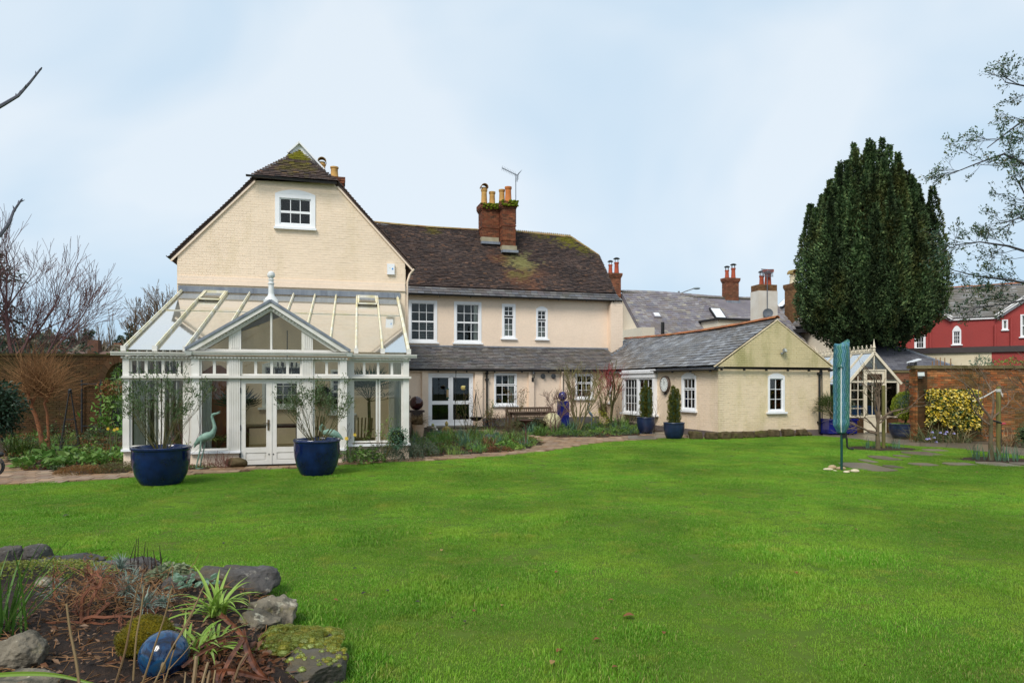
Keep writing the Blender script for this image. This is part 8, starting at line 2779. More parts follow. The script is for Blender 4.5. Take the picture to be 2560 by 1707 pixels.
# right part of the garden
def fruit_tree(label,px,py,H,seed,splay,stems):
 op = dict(lv=4,kids=(3,3,3,2),seg=5,wig=.17,up=.05,spread=.62,ratio=.66,rmin=.004,taper=.62,tmin=.35)
 rg = random.Random(seed)
 loc = on_ground(px,py)
 t = thing('fruit_tree',label,'tree',loc)
 mb,tips = MB(),[]
 for s in stems:
  grow(mb,s[0],s[1],s[2],s[3],s[4],tips,op,rg)
 mb.build('branches',B_GREY,t)
 tr = MB()
 tr.tube([(0,0,-.05),(0,0,.22),(-.015,.0,.42),(.0,0,H)],[.075,.06,.05,.038],10)
 tr.build('trunk',mat('mossy_fruit_bark',S(110,94,76),S(84,80,50),7,.9,bump=.5),t,smooth=True)
fruit_tree('bare young fruit tree in front of the greenhouse',2195,1123,.80,5,.5,
           [((0,0,.40),(-.75,-.1,.42),.75,0.035,3),((0,0,.46),(-.8,.2,.15),.8,0.030,3),((0,0,.74),(-.5,0,.75),.75,0.038,3),((0,0,.80),(.25,.1,1),.80,0.041,3),((0,0,.80),(.75,-.1,.65),.80,0.035,3),
   ((0,0,.72),(.8,.2,.45),.7,0.030,3),((0,0,.80),(-.1,-.1,1),.85,0.032,3),((0,0,.5),(-.5,-.4,.3),.7,0.027,3)])
fruit_tree('bare fruit tree tied to the post before the brick wall',2478,1151,1.0,17,.5,
           [((0,0,.98),(-.35,0,.9),.75,0.032,3),((0,0,1.0),(.15,0,1),.8,0.030,3),((0,0,.85),(-.75,0,.5),.6,0.024,3),((0,0,.6),(-.8,-.1,.1),.55,0.019,3),((0,0,1.0),(.6,.1,.5),.6,0.024,3)])
def post_stake(label,px,py,top):
 b = on_ground(px,py)
 t = thing('tree_stake',label,'post',b)
 zt = EYE - (top - HY) / F * b.y
 MB().lathe([(.05,-.05),(.05,zt - .02),(.042,zt),(.0,zt)],12).build('stake',mat('mossy_green_stake',S(112,108,54),S(84,76,48),4,.9,stretch=(5,5,1)),t,smooth=True)
 return t,b,zt
post_stake('round mossy stake beside the nearer fruit tree',2209,1121,963)
t,b,zt = post_stake('round mossy stake with white string tied at its top',2496,1150,966)
st_ = mat('white_string',(.65,.64,.60,1),None,5,.8)
for k in range(4):
 MB().tube([(.055 * math.cos(a),.055 * math.sin(a),zt - .07 - .018 * k) for a in [i * .524 for i in range(13)]],.007,5).build('string_loop',st_,t)
for k in range(2):
 MB().tube([(-.05,0,zt - .08),(-.38,-.05,zt - .24 - .02 * k),(-.68,-.05,zt - .36)],.008,5).build('string',st_,t)
MB().tube([(.04,-.03,zt - .1),(.03,-.06,zt - .2),(.06,-.06,zt - .25),(.07,-.05,zt - .16)],.008,5).build('string',st_,t)
MB().tube([(-.18,-.02,.98),(.0,-.05,.92),(.06,-.02,.90)],.022,6).build('tie',M['black'],t)
# branches of a third fruit tree coming in from the right
b = on_ground(2720,1150)
op = dict(lv=3,kids=(4,3,3),seg=5,wig=.14,up=.04,spread=.5,ratio=.62,rmin=.004,taper=.6,tmin=.25)
rg = random.Random(2)
t = thing('fruit_tree','bare fruit tree at the right edge reaching long shoots leftwards','tree',b)
mb,tips = MB(),[]
mb.tube([(0,0,-.05),(0,0,.9)],[.08,.06],8)
for d in ((-1,.1,.75),(-1,0,.45),(-.8,.2,1.0),(-1,-.1,.2),(-.5,.1,1.2),(-.9,.3,.6)):
 grow(mb,(0,0,.85),d,1.35,.03,3,tips,op,rg)
mb.build('branches',B_GREY,t)
# variegated ivy on the wall
t = thing('variegated_ivy','yellow and green variegated ivy mounded against the brick wall','climber',FR.M @ Vector((1.0,-.12,0)),FR.yaw)
rs = np.random.RandomState(8)
n = 6400
x = rs.uniform(-.78,.86,n); z = rs.uniform(.35,1.66,n)
ok = ~((x > .4) & (z < .55 - (x - .4) * .3)) & ~((x < .15) & (z < .62 + .1 * np.sin(x * 9)))
x,z = x[ok],z[ok]
n = len(x)
bul = .30 * np.clip(1.1 - ((x - .04) / .92) ** 4,.2,1) * np.clip(1.15 - ((z - .95) / .78) ** 4,.25,1)
edge_ = (rs.normal(size=n) * .03,rs.normal(size=n) * .03)
Pn = np.stack([x + edge_[0],-bul * rs.uniform(.55,1.1,n),z + edge_[1]],1)
D = np.stack([rs.normal(size=n) * .7,np.full(n,-.7),np.full(n,-.35)],1) + rs.normal(size=(n,3)) * .35
V,Fc = leaves(Pn,D,rs.uniform(.07,.13,n),rs.uniform(.055,.10,n),.1,rs)
tm = NT('variegated_ivy_leaf')
base = tm.ramp(tm.rand(),[(0,(.025,.06,.012,1)),(.30,(.05,.10,.018,1)),(.36,(.55,.40,.03,1)),(.6,(.70,.52,.07,1)),(.8,(.74,.62,.20,1)),(1,(.66,.60,.16,1))],'CONSTANT')
low = tm.math('MULTIPLY',tm.gray(tm.noise(2.2,3),0,1,.55,.7),.75)
tm.bsdf(tm.mix(base,(.035,.075,.015,1),low),.5,.3)
np_obj(V,Fc,tm.m,'foliage',t)
mb = MB()
for i in range(14):
 xx = -.7 + i * .11
 mb.tube([(xx * .5,-.02,0),(xx * .9,-.04,.5),(xx,-.05,1.4)],[.012,.010,.004],5)
mb.build('stems',B_DARK,t)
mb = clump(330,.75,.85,.016,(.15,1.0),(.5,1.9),14,6)
for i in range(len(mb.v)):
 mb.v[i] = (mb.v[i][0] * 1.25,mb.v[i][1] * .55,mb.v[i][2])
ib = ground_at(2352,21.55)
t = thing('iris_clump','sprawling straw tipped iris clump with lilac flowers below the ivy','plant',ib)
mb.build('blades',leafmat('iris_blade',[(.05,.10,.03,1),(.09,.14,.04,1),(.20,.17,.07,1),(.30,.22,.10,1),(.06,.11,.05,1)]),t)
pm = leafmat('lilac_petal',[(.34,.32,.60,1),(.42,.40,.68,1),(.28,.25,.52,1)],trans=.2,lo=.9,hi=1.1)
for (px,py) in ((2330,1079),(2350,1080),(2362,1083),(2384,1082),(2322,1095),(2335,1092),(2366,1078),(2340,1103),(2316,1096)):
 c = P(px,py,ib.y - .35) - ib
 f = MB()
 for k in range(7):
  a = k * .9
  e = c + Vector((math.cos(a) * .045,-.02 + .03 * math.sin(a * 2),math.sin(a) * .035 - .01))
  m1,m2 = c.lerp(e,.55) + Vector((-.02 * math.sin(a),0,.02 * math.cos(a))),c.lerp(e,.55) - Vector((-.02 * math.sin(a),0,.02 * math.cos(a)))
  f.add([c,m1,e,m2],[(0,1,2,3)])
 f.build('flower',pm,t)
leafball('dwarf_conifer','small clipped green conifer at the right edge by the path','bush',ground_at(2575,19.8),.36,1500,(.07,.022),L_OLIVE,17,up=.5,cz=.36)
solo(clump(90,.3,.62,.020,(.1,.8),(.3,1.2),19),'dead_iris_leaves',L_STRAW,'pale dead strap leaves at the wall foot by the dwarf conifer','plant',ground_at(2525,20.3))
for i,(px,py,lb) in enumerate(((2172,1121,'blue green shoots left of the nearer fruit tree trunk'),(2238,1122,'blue green shoots right of the nearer fruit tree stake'),(2445,1150,'tall blue green shoots left of the tied fruit tree'),(2500,1154,'blue green shoots at the foot of the string tied stake'),(2526,1153,'blue green shoots right of the string tied stake'))):
 solo(clump(26,.20,.34 if i < 2 else .42,.018,(.02,.35),(.05,.5),90 + i),'daffodil_leaves',L_BLUE,lb,'plant',on_ground(px,py))
tree_rings = []
for i,(px,py,r_) in enumerate(((2205,1122,.85),(2487,1151,.8))):
 c = on_ground(px,py)
 pg = [(c.x + r_ * math.cos(a) * rnd.uniform(.9,1.1) * 1.15,c.y + r_ * math.sin(a) * rnd.uniform(.9,1.1) * .9) for a in [k * .45 for k in range(14)]]
 tree_rings.append(pg)
 sheet('flower_bed',pg,.018,M['soil'])
# perch with pink tray, canes behind the wall, plants above it
b = ground_at(2503,18.6)
t = thing('bird_table','small pink tray on a thin black stake before the wall','bird feeder',b)
MB().tube([(0,0,0),(0,0,.75)],.008,5).build('stake',M['iron'],t)
MB().lathe([(.02,.74),(.10,.76),(.11,.80),(.09,.79),(.0,.77)],14).build('tray',mat('pink_plastic',(.65,.10,.13,1),None,3,.4),t)
for i,(px,y0,y1,ln) in enumerate(((2329,903,915,.5),(2340,894,915,0),(2344,900,915,0),(2350,893,915,.2),(2360,894,915,.5),(2373,896,915,1.0))):
 p0,p1 = P(px,y1,22.6),P(px + ln * 4,y0,22.6)
 p0.z = 0
 solo(MB().tube([(0,0,0),p1 - p0],.014,6),'bamboo_cane',B_RUST,['thin tilted cane furthest left above the wall coping','thickest brown cane rising above the wall coping','short cane close beside the thickest one above the wall','thin cane right of the thickest one above the wall','slim slightly leaning cane above the wall coping','strongly leaning brown cane furthest right above the wall'][i],'cane',p0,group='canes rising behind the wall')
leafball('shrub_top','pale green shrub top showing over the brick wall','shrub',ground_at(2456,24),.36,420,(.12,.03),L_BLUE,27,up=.5,inner=False,cz=2.45)
leafball('shrub_top','low green bush showing over the wall at the right edge','shrub',ground_at(2535,25),.75,700,(.1,.04),L_LIME,28,up=.3,inner=False,sq=(1.3,.7,.5),cz=2.42)
t = thing('wall_climber','dark tangled climber hanging at the end of the brick wall','climber',FR.M @ Vector((-.10,.2,0)),FR.yaw)
n = 260
Pn = np.stack([nrs.uniform(-.20,-.02,n),nrs.uniform(-.2,.1,n),nrs.uniform(1.3,2.0,n)],1)
V,Fc = leaves(Pn,rdir(n,-.3),.06,.03)
np_obj(V,Fc,L_DARK,'foliage',t)
t = thing('roof_cowl','small tilted pale solar light on top of the wall end','solar light',FR.M @ Vector((.12,.25,2.43)),FR.yaw)
MB().bar((0,0,0),(0,0,.14),.05,.05).build('bracket',M['black'],t)
MB().hexa([(-.22,-.06,.10),(.16,-.06,.22),(.16,.14,.24),(-.22,.14,.12),(-.22,-.06,.13),(.16,-.06,.25),(.16,.14,.27),(-.22,.14,.15)]).build('panel',M['slatewhite'],t)
t = thing('iron_ornament','black iron scroll ornament on the wall end','ornament',FR.M @ Vector((-.05,.1,2.43)),FR.yaw)
for k in range(4):
 MB().tube([(.06 * k - .1 + .05 * math.cos(a),0,.08 + .05 * math.sin(a)) for a in [i * .7 for i in range(8)]],.014,5).build('scroll',M['iron'],t)
t = thing('notice_board','small blackboard with pale scribbled lettering inside the greenhouse','sign',FG.M @ Vector((.30,.45,1.34)),0)
MB().box(-.20,.20,0,.02,-.20,.20).build('board',mat('blackboard',(.022,.022,.024,1),None,4,.7),t)
rg = random.Random(3)
for k in range(5):
 zz = .10 - k * .05
 pts = [(-.12 + i * .02,-.004,zz + rg.uniform(-.014,.014)) for i in range(rg.randint(7,12))]
 MB().tube(pts,.004,4).build('lettering',st_,t)
for (u,v,s,lb) in ((.92,1.4,.24,'blue plastic tub standing inside the greenhouse door'),(1.55,1.2,.22,'blue tub inside the greenhouse right of its door')):
 t = thing('blue_tub',lb,'tub',FG.M @ Vector((u,v,.62)))
 MB().lathe([(s * .8,0),(s,.36),(s * .95,.36),(s * .78,.05)],18).build('body',mat('blue_plastic',(.03,.10,.28,1),None,3,.4),t,smooth=True)
 st2 = MB().box(-.3,.3,-.25,.25,-.06,0)
 for sx in (-.26,.22):
  st2.box(sx,sx + .04,-.22,-.18,-.60,-.06); st2.box(sx,sx + .04,.18,.22,-.60,-.06)
 solo(st2,'staging_bench',M['gh'],'small staging bench under the ' + ('door side blue tub' if u < 1 else 'right hand blue tub'),'bench',FG.M @ Vector((u,v,.62)))
# rockery in the near left corner
RB = [(-420,1440),(-100,1418),(33,1420),(140,1437),(330,1436),(430,1446),(560,1462),(668,1482),(700,1520),(732,1588),(780,1640),(822,1690),(850,1760),(860,2000),(300,2600),(-500,2600)]
rb = [(G(*p).x,G(*p).y) for p in RB]
def seg_d(p,a,b):
 ax,ay = a; bx,by = b
 t = max(0,min(1,((p[0] - ax) * (bx - ax) + (p[1] - ay) * (by - ay)) / ((bx - ax) ** 2 + (by - ay) ** 2 + 1e-9)))
 return math.hypot(p[0] - ax - t * (bx - ax),p[1] - ay - t * (by - ay))
def mound_z(x,y):
 if not inside((x,y),rb):
  return -.03
 d = min(seg_d((x,y),rb[i],rb[(i + 1) % len(rb)]) for i in range(len(rb)))
 return .17 * min(1,d / .35) + .035 * mnoise.noise(Vector((x * 3,y * 3,0))) + .018 * mnoise.noise(Vector((x * 11,y * 11,2)))
xs = [p[0] for p in rb]; ys = [p[1] for p in rb]
x0,x1,y0,y1 = max(min(xs),-6.5),max(xs) + .05,max(min(ys),1.5),max(ys) + .05
NX,NY = 110,110
GV = [(x0 + (x1 - x0) * i / NX,y0 + (y1 - y0) * j / NY,0) for j in range(NY + 1) for i in range(NX + 1)]
GV = [(x,y,mound_z(x,y)) for x,y,_ in GV]
GF = [(j * (NX + 1) + i,j * (NX + 1) + i + 1,(j + 1) * (NX + 1) + i + 1,(j + 1) * (NX + 1) + i) for j in range(NY) for i in range(NX)]
GF = [f for f in GF if any(GV[k][2] > -.02 for k in f)]
o = np_obj(np.array(GV),np.array(GF),mat('dark_rockery_soil',S(50,38,30),S(32,25,22),7,.9,.25,bump=1.0,bscale=40,dirt=[(S(88,62,40),16,.60,.08,.6)]),'rockery_soil',None,None,True)
o['kind'] = 'structure'
M['basalt'] = mat('dark_grey_rock',S(84,80,78),S(60,56,52),3,.75,.35,dirt=[(S(92,78,54),2.4,.50,.18,.6),(S(150,144,132),13,.60,.06,.5),(S(40,36,32),8,.56,.1,.6)],bump=1.0,bscale=34)
M['sandst'] = mat('pale_lichened_rock',S(134,124,108),S(92,86,74),4,.85,.2,dirt=[(S(62,58,50),5,.50,.12,.75),(S(196,188,166),11,.58,.06,.6),(S(120,112,60),7,.60,.08,.5)],bump=1.0,bscale=30)
M['mossrock'] = mat('grey_moss_rock',S(96,92,84),S(70,66,60),4,.85,.2,dirt=[(S(96,84,54),3,.5,.15,.5)],bump=.9,bscale=24)
L_MOSS = leafmat('lime_moss_tips',[(.17,.22,.03,1),(.25,.31,.06,1),(.34,.40,.14,1),(.30,.27,.02,1),(.20,.17,.02,1)],big=3,trans=.2)
L_GOLD = leafmat('golden_moss_tips',[(.14,.14,.012,1),(.20,.17,.014,1),(.10,.11,.015,1),(.24,.16,.02,1)],big=5,trans=.2)
def slabrock(w,d,h,seed):
 rg = np.random.RandomState(seed)
 V,Fc = ico(5)
 V = np.sign(V) * np.abs(V) ** .55
 V = V / np.abs(V).max(0)
 for i in range(9):
  a = rg.uniform(0,6.283)
  nrm = np.array([math.cos(a),math.sin(a),rg.uniform(-.3,.45)]); nrm /= np.linalg.norm(nrm)
  s = V @ nrm - rg.uniform(.78,1.0)
  V = V - np.outer(np.clip(s,0,None),nrm)
 V = V * np.array([w,d,h]) / (V.max(0) - V.min(0))
 for i in range(len(V)):
  p = Vector(V[i])
  q = p / max(w,d)
  V[i] += np.array(Vector((p.x / w,p.y / d,p.z / h)).normalized()) * (mnoise.noise(q * 5 + Vector((seed,0,0))) * .045 + mnoise.noise(q * 14 + Vector((0,seed,0))) * .03 + mnoise.noise(q * 34) * .014) * w
 V[:,2] -= V[:,2].min()
 return V,Fc
ROCKS = [  # px box, height, depth, base z, seed, material, label
 (452,668,1431,1500,.19,.46,.06,11,'basalt','large flat dark rock at the top of the rockery edge beside the lawn'),
 (600,731,1483,1590,.27,.34,.02,12,'sandst','pale ridged grey rock right of the strap leaved lily'),
 (578,684,1530,1604,.20,.26,.06,13,'sandst','mottled grey rock tucked between the lily and the moss covered slab'),
 (618,819,1572,1692,.20,.44,.02,14,'mossrock','slab shaped rock covered in lime green moss cushions'),
 (668,842,1655,1745,.20,.36,.0,15,'mossrock','dark rock with scattered moss buttons at the bottom edge'),
 (560,690,1690,1760,.14,.26,.02,25,'mossrock','low dark rock at the bottom edge beneath the dead red leaves'),
 (40,224,1400,1440,.10,.50,.06,16,'basalt','long flat grey rock with orange lichen at the rockery back'),
 (205,360,1405,1440,.10,.42,.06,17,'basalt','flat dark rock behind the silver rosettes'),
 (30,96,1378,1422,.22,.3,.02,18,'basalt','dark upright rock second from the left edge'),
 (-45,34,1377,1428,.22,.3,.02,19,'basalt','dark rock cut by the left edge of the photo'),
 (390,462,1457,1500,.18,.22,.09,20,'basalt','small dark wedge rock left of the mottled round leaves'),
 (66,142,1447,1480,.12,.2,.12,21,'sandst','small pale stone beneath the stonecrop'),
 (-60,62,1590,1712,.30,.26,.10,22,'sandst','tall pale pointed rock in the bottom left corner'),
 (-90,110,1670,1760,.13,.30,.12,23,'sandst','low broad pale rock at the very bottom left'),
 (362,430,1562,1590,.05,.2,.16,24,'basalt','thin flat slate behind the blue glazed ball'),
 (400,446,1420,1446,.08,.2,.08,26,'sandst','small buff stone between the two big dark flat rocks'),
]
rock_polys = []
for (a,b_,yt,yb,h,d,zb,sd,mk,lb) in ROCKS:
 c = G((a + b_) / 2,yb,zb)
 w_ = (b_ - a) / F * (c.y + d * .3)
 if mk == 'sandst':
  V,Fc = rocky(w_,d,h,sd,14,.075,5,.80)
 else:
  V,Fc = slabrock(w_,d,h,sd)
 t = np_obj(V,Fc,M[mk],'rock',None,Matrix.Translation((c.x,c.y + d / 2,zb - .03)),True)
 tag(t,lb,'rock','rocks edging the rockery')
 rock_polys.append((c.x,c.y + d / 2,w_ / 2,d / 2))
 if sd in (14,15,25,16):
  rs = np.random.RandomState(sd)
  cen = V.mean(0)
  top = V[V[:,2] > h * .5]
  tq = np.stack([rs.uniform(top[:,0].min(),top[:,0].max(),700),rs.uniform(top[:,1].min(),top[:,1].max(),700)],1)
  ii = [int(np.argmin(((top[:,:2] - q) ** 2).sum(1) - top[:,2] * .002)) for q in tq]
  top = top[ii]
  mb = MB()
  fz = []
  N_ = {14: 330,15: 60,25: 14,16: 26}[sd]
  for i in range(N_):
   v = top[rs.randint(len(top))]
   if sd == 15 and v[0] < 0 and rs.rand() < .3: continue
   r_ = rs.uniform(.010,.034) if sd == 14 else rs.uniform(.006,.018)
   mb.ball(v,r_,7,5,0,(1.25,1.1,.75))
   n = int(140 * (r_ / .02) ** 2) + 20
   dd = rdir(n,.4,rs); dd[:,2] = np.abs(dd[:,2])
   fz.append(leaves(v + dd * r_ * np.array([1.2,1.05,.75]),dd,rs.uniform(.006,.011,n),.0035,0,rs))
  if fz:
   V2,F2 = join(fz)
   tag(np_obj(V2,F2,L_MOSS if sd != 16 else L_GOLD,'moss',t),kind='stuff')
   tag(mb.build('moss_cushions',L_MOSS if sd != 16 else L_GOLD,t),kind='stuff')
# mossy hump
c = G(327,1668,.15)
V,Fc = rocky(.32,.30,.27,33,10,.05,4,.85)
t = np_obj(V,Fc,mat('moss_grown_stone',S(110,100,20),S(84,70,16),9,.95,.1,bump=1),'rock',None,Matrix.Translation((c.x,c.y + .17,.12)))
tag(t,'rounded stone furred with golden moss behind the blue ball','rock','rocks edging the rockery')
rs = np.random.RandomState(3)
idx = rs.randint(0,len(V),9000)
Pn = V[idx] + rs.normal(size=(9000,3)) * .004
Nd = V[idx] - np.array([0,0,.10]); Nd /= np.linalg.norm(Nd,axis=1,keepdims=True)
V2,F2 = leaves(Pn,Nd + rs.normal(size=(9000,3)) * .5,rs.uniform(.008,.018,9000),.004,.1,rs)
tag(np_obj(V2,F2,L_GOLD,'moss',t),kind='stuff')
# glazed ball
c = P(410,1636,3.96)
bm_ = NT('blue_streaked_glaze')
bc_ = bm_.ramp(bm_.noise(9,6,.6,1.2),[(.36,(.003,.006,.018,1)),(.46,(.005,.022,.07,1)),(.54,(.008,.06,.15,1)),(.63,(.02,.05,.09,1)),(.75,(.08,.11,.13,1))])
bm_.bsdf(bc_,.09,.6,0,bm_.noise(12,3),.004,.3)
solo(MB().ball((0,0,0),.136,40,26),'garden_sphere',bm_.m,'blue streaked glazed ball lying in the rockery','sphere',c,smooth='all')
# lily clumps, fresh green straps
def at_mound(px,py):
 q = G(px,py,.12)
 return Vector((q.x,q.y,mound_z(q.x,q.y)))
L_LILY = leafmat('bright_lily_leaf',[(.16,.27,.03,1),(.22,.34,.05,1),(.28,.38,.09,1)],trans=.3)
solo(clump(48,.05,.40,.026,(.25,1.05),(.8,1.8),3,8),'lily_clump',L_LILY,'bright green arching lily leaves beside the pale rocks','plant',at_mound(545,1560) + Vector((0,0,.02)))
solo(clump(56,.13,.30,.020,(.25,1.05),(.7,1.7),4,7),'lily_clump',L_LILY,'second lower bright green lily clump right of the blue ball','plant',at_mound(497,1650))
mb = clump(26,.12,.62,.020,(.02,.35),(.1,.7),5,8)
clump(8,.05,.95,.014,(.5,.8),(.2,.6),8,9,mb,(0,0,0),(-.5,.5))
solo(mb,'allium_clump',leafmat('long_green_blade',[(.06,.15,.02,1),(.09,.20,.03,1),(.14,.24,.05,1)]),'long green blades fanning out from the left edge of the rockery','plant',at_mound(18,1600))
def ribbon(mb,pts,w,fold=.3):
 n = len(pts)
 vs = []
 for i,p in enumerate(pts):
  d = (pts[min(i + 1,n - 1)] - pts[max(i - 1,0)]).normalized()
  s = d.cross(Vector((.2,-1,.35))).normalized()
  u_ = s.cross(d)
  ww = (w * (1 - (i / (n - 1)) ** 3 * .9)) / 2
  vs += [p - s * ww + u_ * ww * fold,p,p + s * ww + u_ * ww * fold]
 fs = []
 for i in range(n - 1):
  a = 3 * i
  fs += [(a,a + 1,a + 4,a + 3),(a + 1,a + 2,a + 5,a + 4)]
 mb.add(vs,fs)
t = thing('green_blade','single long green blade lying across the bottom left corner','plant',(0,0,0))
def curve_pts(px,d0,d1,n=12):
 if d0 is None:                      # lying over the mound, d1 above the datum
  dd = lambda x,y: P(x,y,F * (EYE - d1) / (y - HY))
 else:
  dd = None
 out = []
 m = len(px) - 1
 for i in range(n + 1):
  f = i / n * m
  k = min(m - 1,int(f))
  q = f - k
  p0,p1,p2,p3 = px[max(k - 1,0)],px[k],px[k + 1],px[min(k + 2,m)]
  cr_ = lambda a,b,c,d: .5 * ((2 * b) + (-a + c) * q + (2 * a - 5 * b + 4 * c - d) * q * q + (-a + 3 * b - 3 * c + d) * q ** 3)
  xx,yy = cr_(p0[0],p1[0],p2[0],p3[0]),cr_(p0[1],p1[1],p2[1],p3[1])
  if dd:
   out.append(dd(xx,yy))
   continue
  out.append(P(cr_(p0[0],p1[0],p2[0],p3[0]),cr_(p0[1],p1[1],p2[1],p3[1]),d0 + (d1 - d0) * i / n))
 return out
mb = MB(); ribbon(mb,curve_pts([(-80,1692),(60,1683),(160,1690),(290,1725)],3.75,3.7),.024)
mb.build('blade',L_LILY,t)
t = thing('dead_phormium','collapsed dead red brown strap leaves at the bottom of the rockery','plant',(0,0,0))
L_PHO = leafmat('dead_red_strap',[(.11,.036,.018,1),(.16,.055,.024,1),(.08,.028,.016,1)],big=14,trans=.15,lo=.4,hi=1.7)
for px,w_,d0,d1 in (([(552,1535),(592,1572),(612,1600),(640,1660),(672,1700)],.036,4.7,4.45),([(608,1575),(618,1620),(640,1670),(668,1696)],.045,4.55,4.4),([(607,1600),(580,1640),(560,1680),(545,1730)],.034,4.6,4.35),
                       ([(600,1590),(555,1600),(510,1625),(470,1655)],.022,4.7,4.6),([(528,1682),(580,1677),(640,1690),(668,1697)],.038,4.5,4.4),([(620,1632),(600,1665),(585,1690),(570,1730)],.018,4.4,4.2),
                       ([(500,1618),(520,1605),(560,1590),(596,1570)],.02,4.8,4.7),([(552,1675),(545,1700),(560,1740)],.03,4.4,4.3),([(455,1668),(490,1640),(530,1618),(580,1606)],.022,4.75,4.6)):
 mb = MB(); ribbon(mb,curve_pts(px,None,.25),w_ * .85,.5)
 mb.build('strap_leaf',L_PHO,t)
t = thing('dry_stalks','tall straw coloured dry stalks leaning across the blue ball','plant',(0,0,0))
for px,r0,r1,d0 in (([(345,1460),(330,1540),(310,1640),(284,1720)],.007,.011,4.3),([(361,1463),(352,1530),(340,1600),(333,1700)],.006,.009,4.35),([(430,1468),(412,1540),(385,1620),(352,1720)],.006,.010,4.25),([(510,1464),(470,1550),(430,1620),(380,1720)],.006,.011,4.2),
                       ([(508,1468),(468,1560),(435,1610)],.005,.007,4.22),([(166,1508),(176,1580),(190,1650),(200,1720)],.009,.014,4.2),([(488,1596),(462,1630),(420,1675)],.004,.006,4.25),([(440,1610),(430,1640),(416,1690),(405,1720)],.005,.008,4.15),
                       ([(491,1640),(487,1680),(482,1720)],.018,.020,4.3),([(520,1655),(510,1690),(503,1720)],.012,.014,4.3),([(524,1677),(516,1720)],.013,.014,4.25),([(538,1675),(532,1720)],.008,.009,4.25),([(464,1680),(460,1720)],.007,.008,4.25),([(618,1632),(600,1660),(582,1710)],.010,.012,4.2)):
 q = curve_pts(px,3.78,3.70,8)
 MB().tube(q,[(r0 + (r1 - r0) * i / 8) * .6 for i in range(9)],6).build('stalk',L_STRAW,t)
MB().ball(P(433,1612,3.74),.016,8,6,0,(.8,.8,1.6)).build('seed_head',B_DARK,t)
MB().ball(P(408,1668,3.74),.018,8,6,0,(.8,.8,1.7)).build('seed_head',L_STRAW,t)
# silver rosettes
L_SIL = leafmat('silver_green_needle',[(.13,.19,.15,1),(.20,.26,.21,1),(.27,.32,.27,1)],trans=.15)
for (px,py,r_,z,lb) in ((315,1478,.20,.22,'silver green spiky rosette left of the crossing stalks'),(362,1512,.20,.20,'largest silver spiky rosette above the golden mossy stone'),(250,1440,.16,.20,'silver rosette on the brown cushion behind the red branches'),(302,1418,.18,.24,'silver spiky tuft standing before the flat dark rock'),(140,1480,.17,.2,'faint silver tuft over the small pale stone'),(330,1446,.13,.2,'small silver tuft between two larger rosettes'),(405,1505,.14,.16,'wispy silver tuft beside the small dark wedge rock')):
 q_ = G(px,py,z + .06)
 c = Vector((q_.x,q_.y,z + .06))
 solo(clump(80,.02,r_ * .85,.008,(.1,1.6),(.2,1.1),px,4),'silver_rosette',L_SIL,lb,'plant',c,group='silver rosettes in the rockery')
# old woody heather with red branches
c = at_mound(205,1572)
t = thing('woody_heather','old leggy heather with twisted red brown bare branches','shrub',c)
op = dict(lv=3,kids=(3,4,4),seg=6,wig=.30,up=.02,spread=.75,ratio=.62,rmin=.0016,taper=.6,tmin=.25)
rg = random.Random(14)
mb,tips = MB(),[]
for d,L in (((.9,.5,.45),.42),((.1,.6,.6),.36),((-.6,.5,.5),.40),((-.9,.2,.35),.36),((.5,.9,.5),.42),((-.2,.9,.5),.45),((1,.2,.3),.3)):
 grow(mb,(rg.uniform(-.02,.02),rg.uniform(-.02,.02),0),d,L,.016,3,tips,op,rg)
mb.build('branches',mat('red_brown_root',S(136,82,56),S(98,62,46),9,.8),t)
mb = MB()
for i in range(420):
 p = Vector((rg.gauss(0,.26),rg.gauss(.34,.16),rg.uniform(.0,.22)))
 d = Vector((rg.gauss(0,1),rg.gauss(0,1),rg.gauss(.3,.6))).normalized()
 e = p + d * rg.uniform(.06,.16)
 mb.tube([p,p.lerp(e,.5) + Vector((rg.gauss(0,.012),rg.gauss(0,.012),rg.gauss(0,.012))),e],[.0028,.0024,.0012],3,cap=False)
tag(mb.build('dead_twigs',B_RUST,t),kind='stuff')
P2 = np.stack([nrs.normal(size=1500) * .28,.34 + nrs.normal(size=1500) * .17,nrs.uniform(.02,.24,1500)],1)
V,Fc = leaves(P2,rdir(1500,.3),.03,.005)
tag(np_obj(V,Fc,leafmat('brown_heather_leaf',[(.12,.085,.05,1),(.16,.10,.06,1),(.09,.08,.045,1)]),'dead_foliage',t),kind='stuff')
V,Fc = tuft_leafy(2600,.42,.10,(.022,.012),6,.8)
V = V * np.array([1.6,.6,1])
tag(np_obj(V,Fc,leafmat('stonecrop_leaf',[(.16,.20,.03,1),(.24,.27,.04,1),(.12,.16,.03,1),(.26,.22,.04,1)],trans=.15),'stonecrop',None,Matrix.Translation(at_mound(110,1452) + Vector((0,0,.02)))),'yellow green stonecrop mat over the flat grey rock','plant')
t = thing('cyclamen','silver mottled round cyclamen leaves under the large dark rock','plant',at_mound(482,1500) + Vector((0,0,.02)))
rg = random.Random(4)
cm_ = NT('mottled_cyclamen_leaf')
cc = cm_.ramp(cm_.noise(26,3),[(.45,(.03,.07,.03,1)),(.6,(.12,.19,.13,1)),(.75,(.20,.28,.20,1))])
cm_.bsdf(cc,.5,.3)
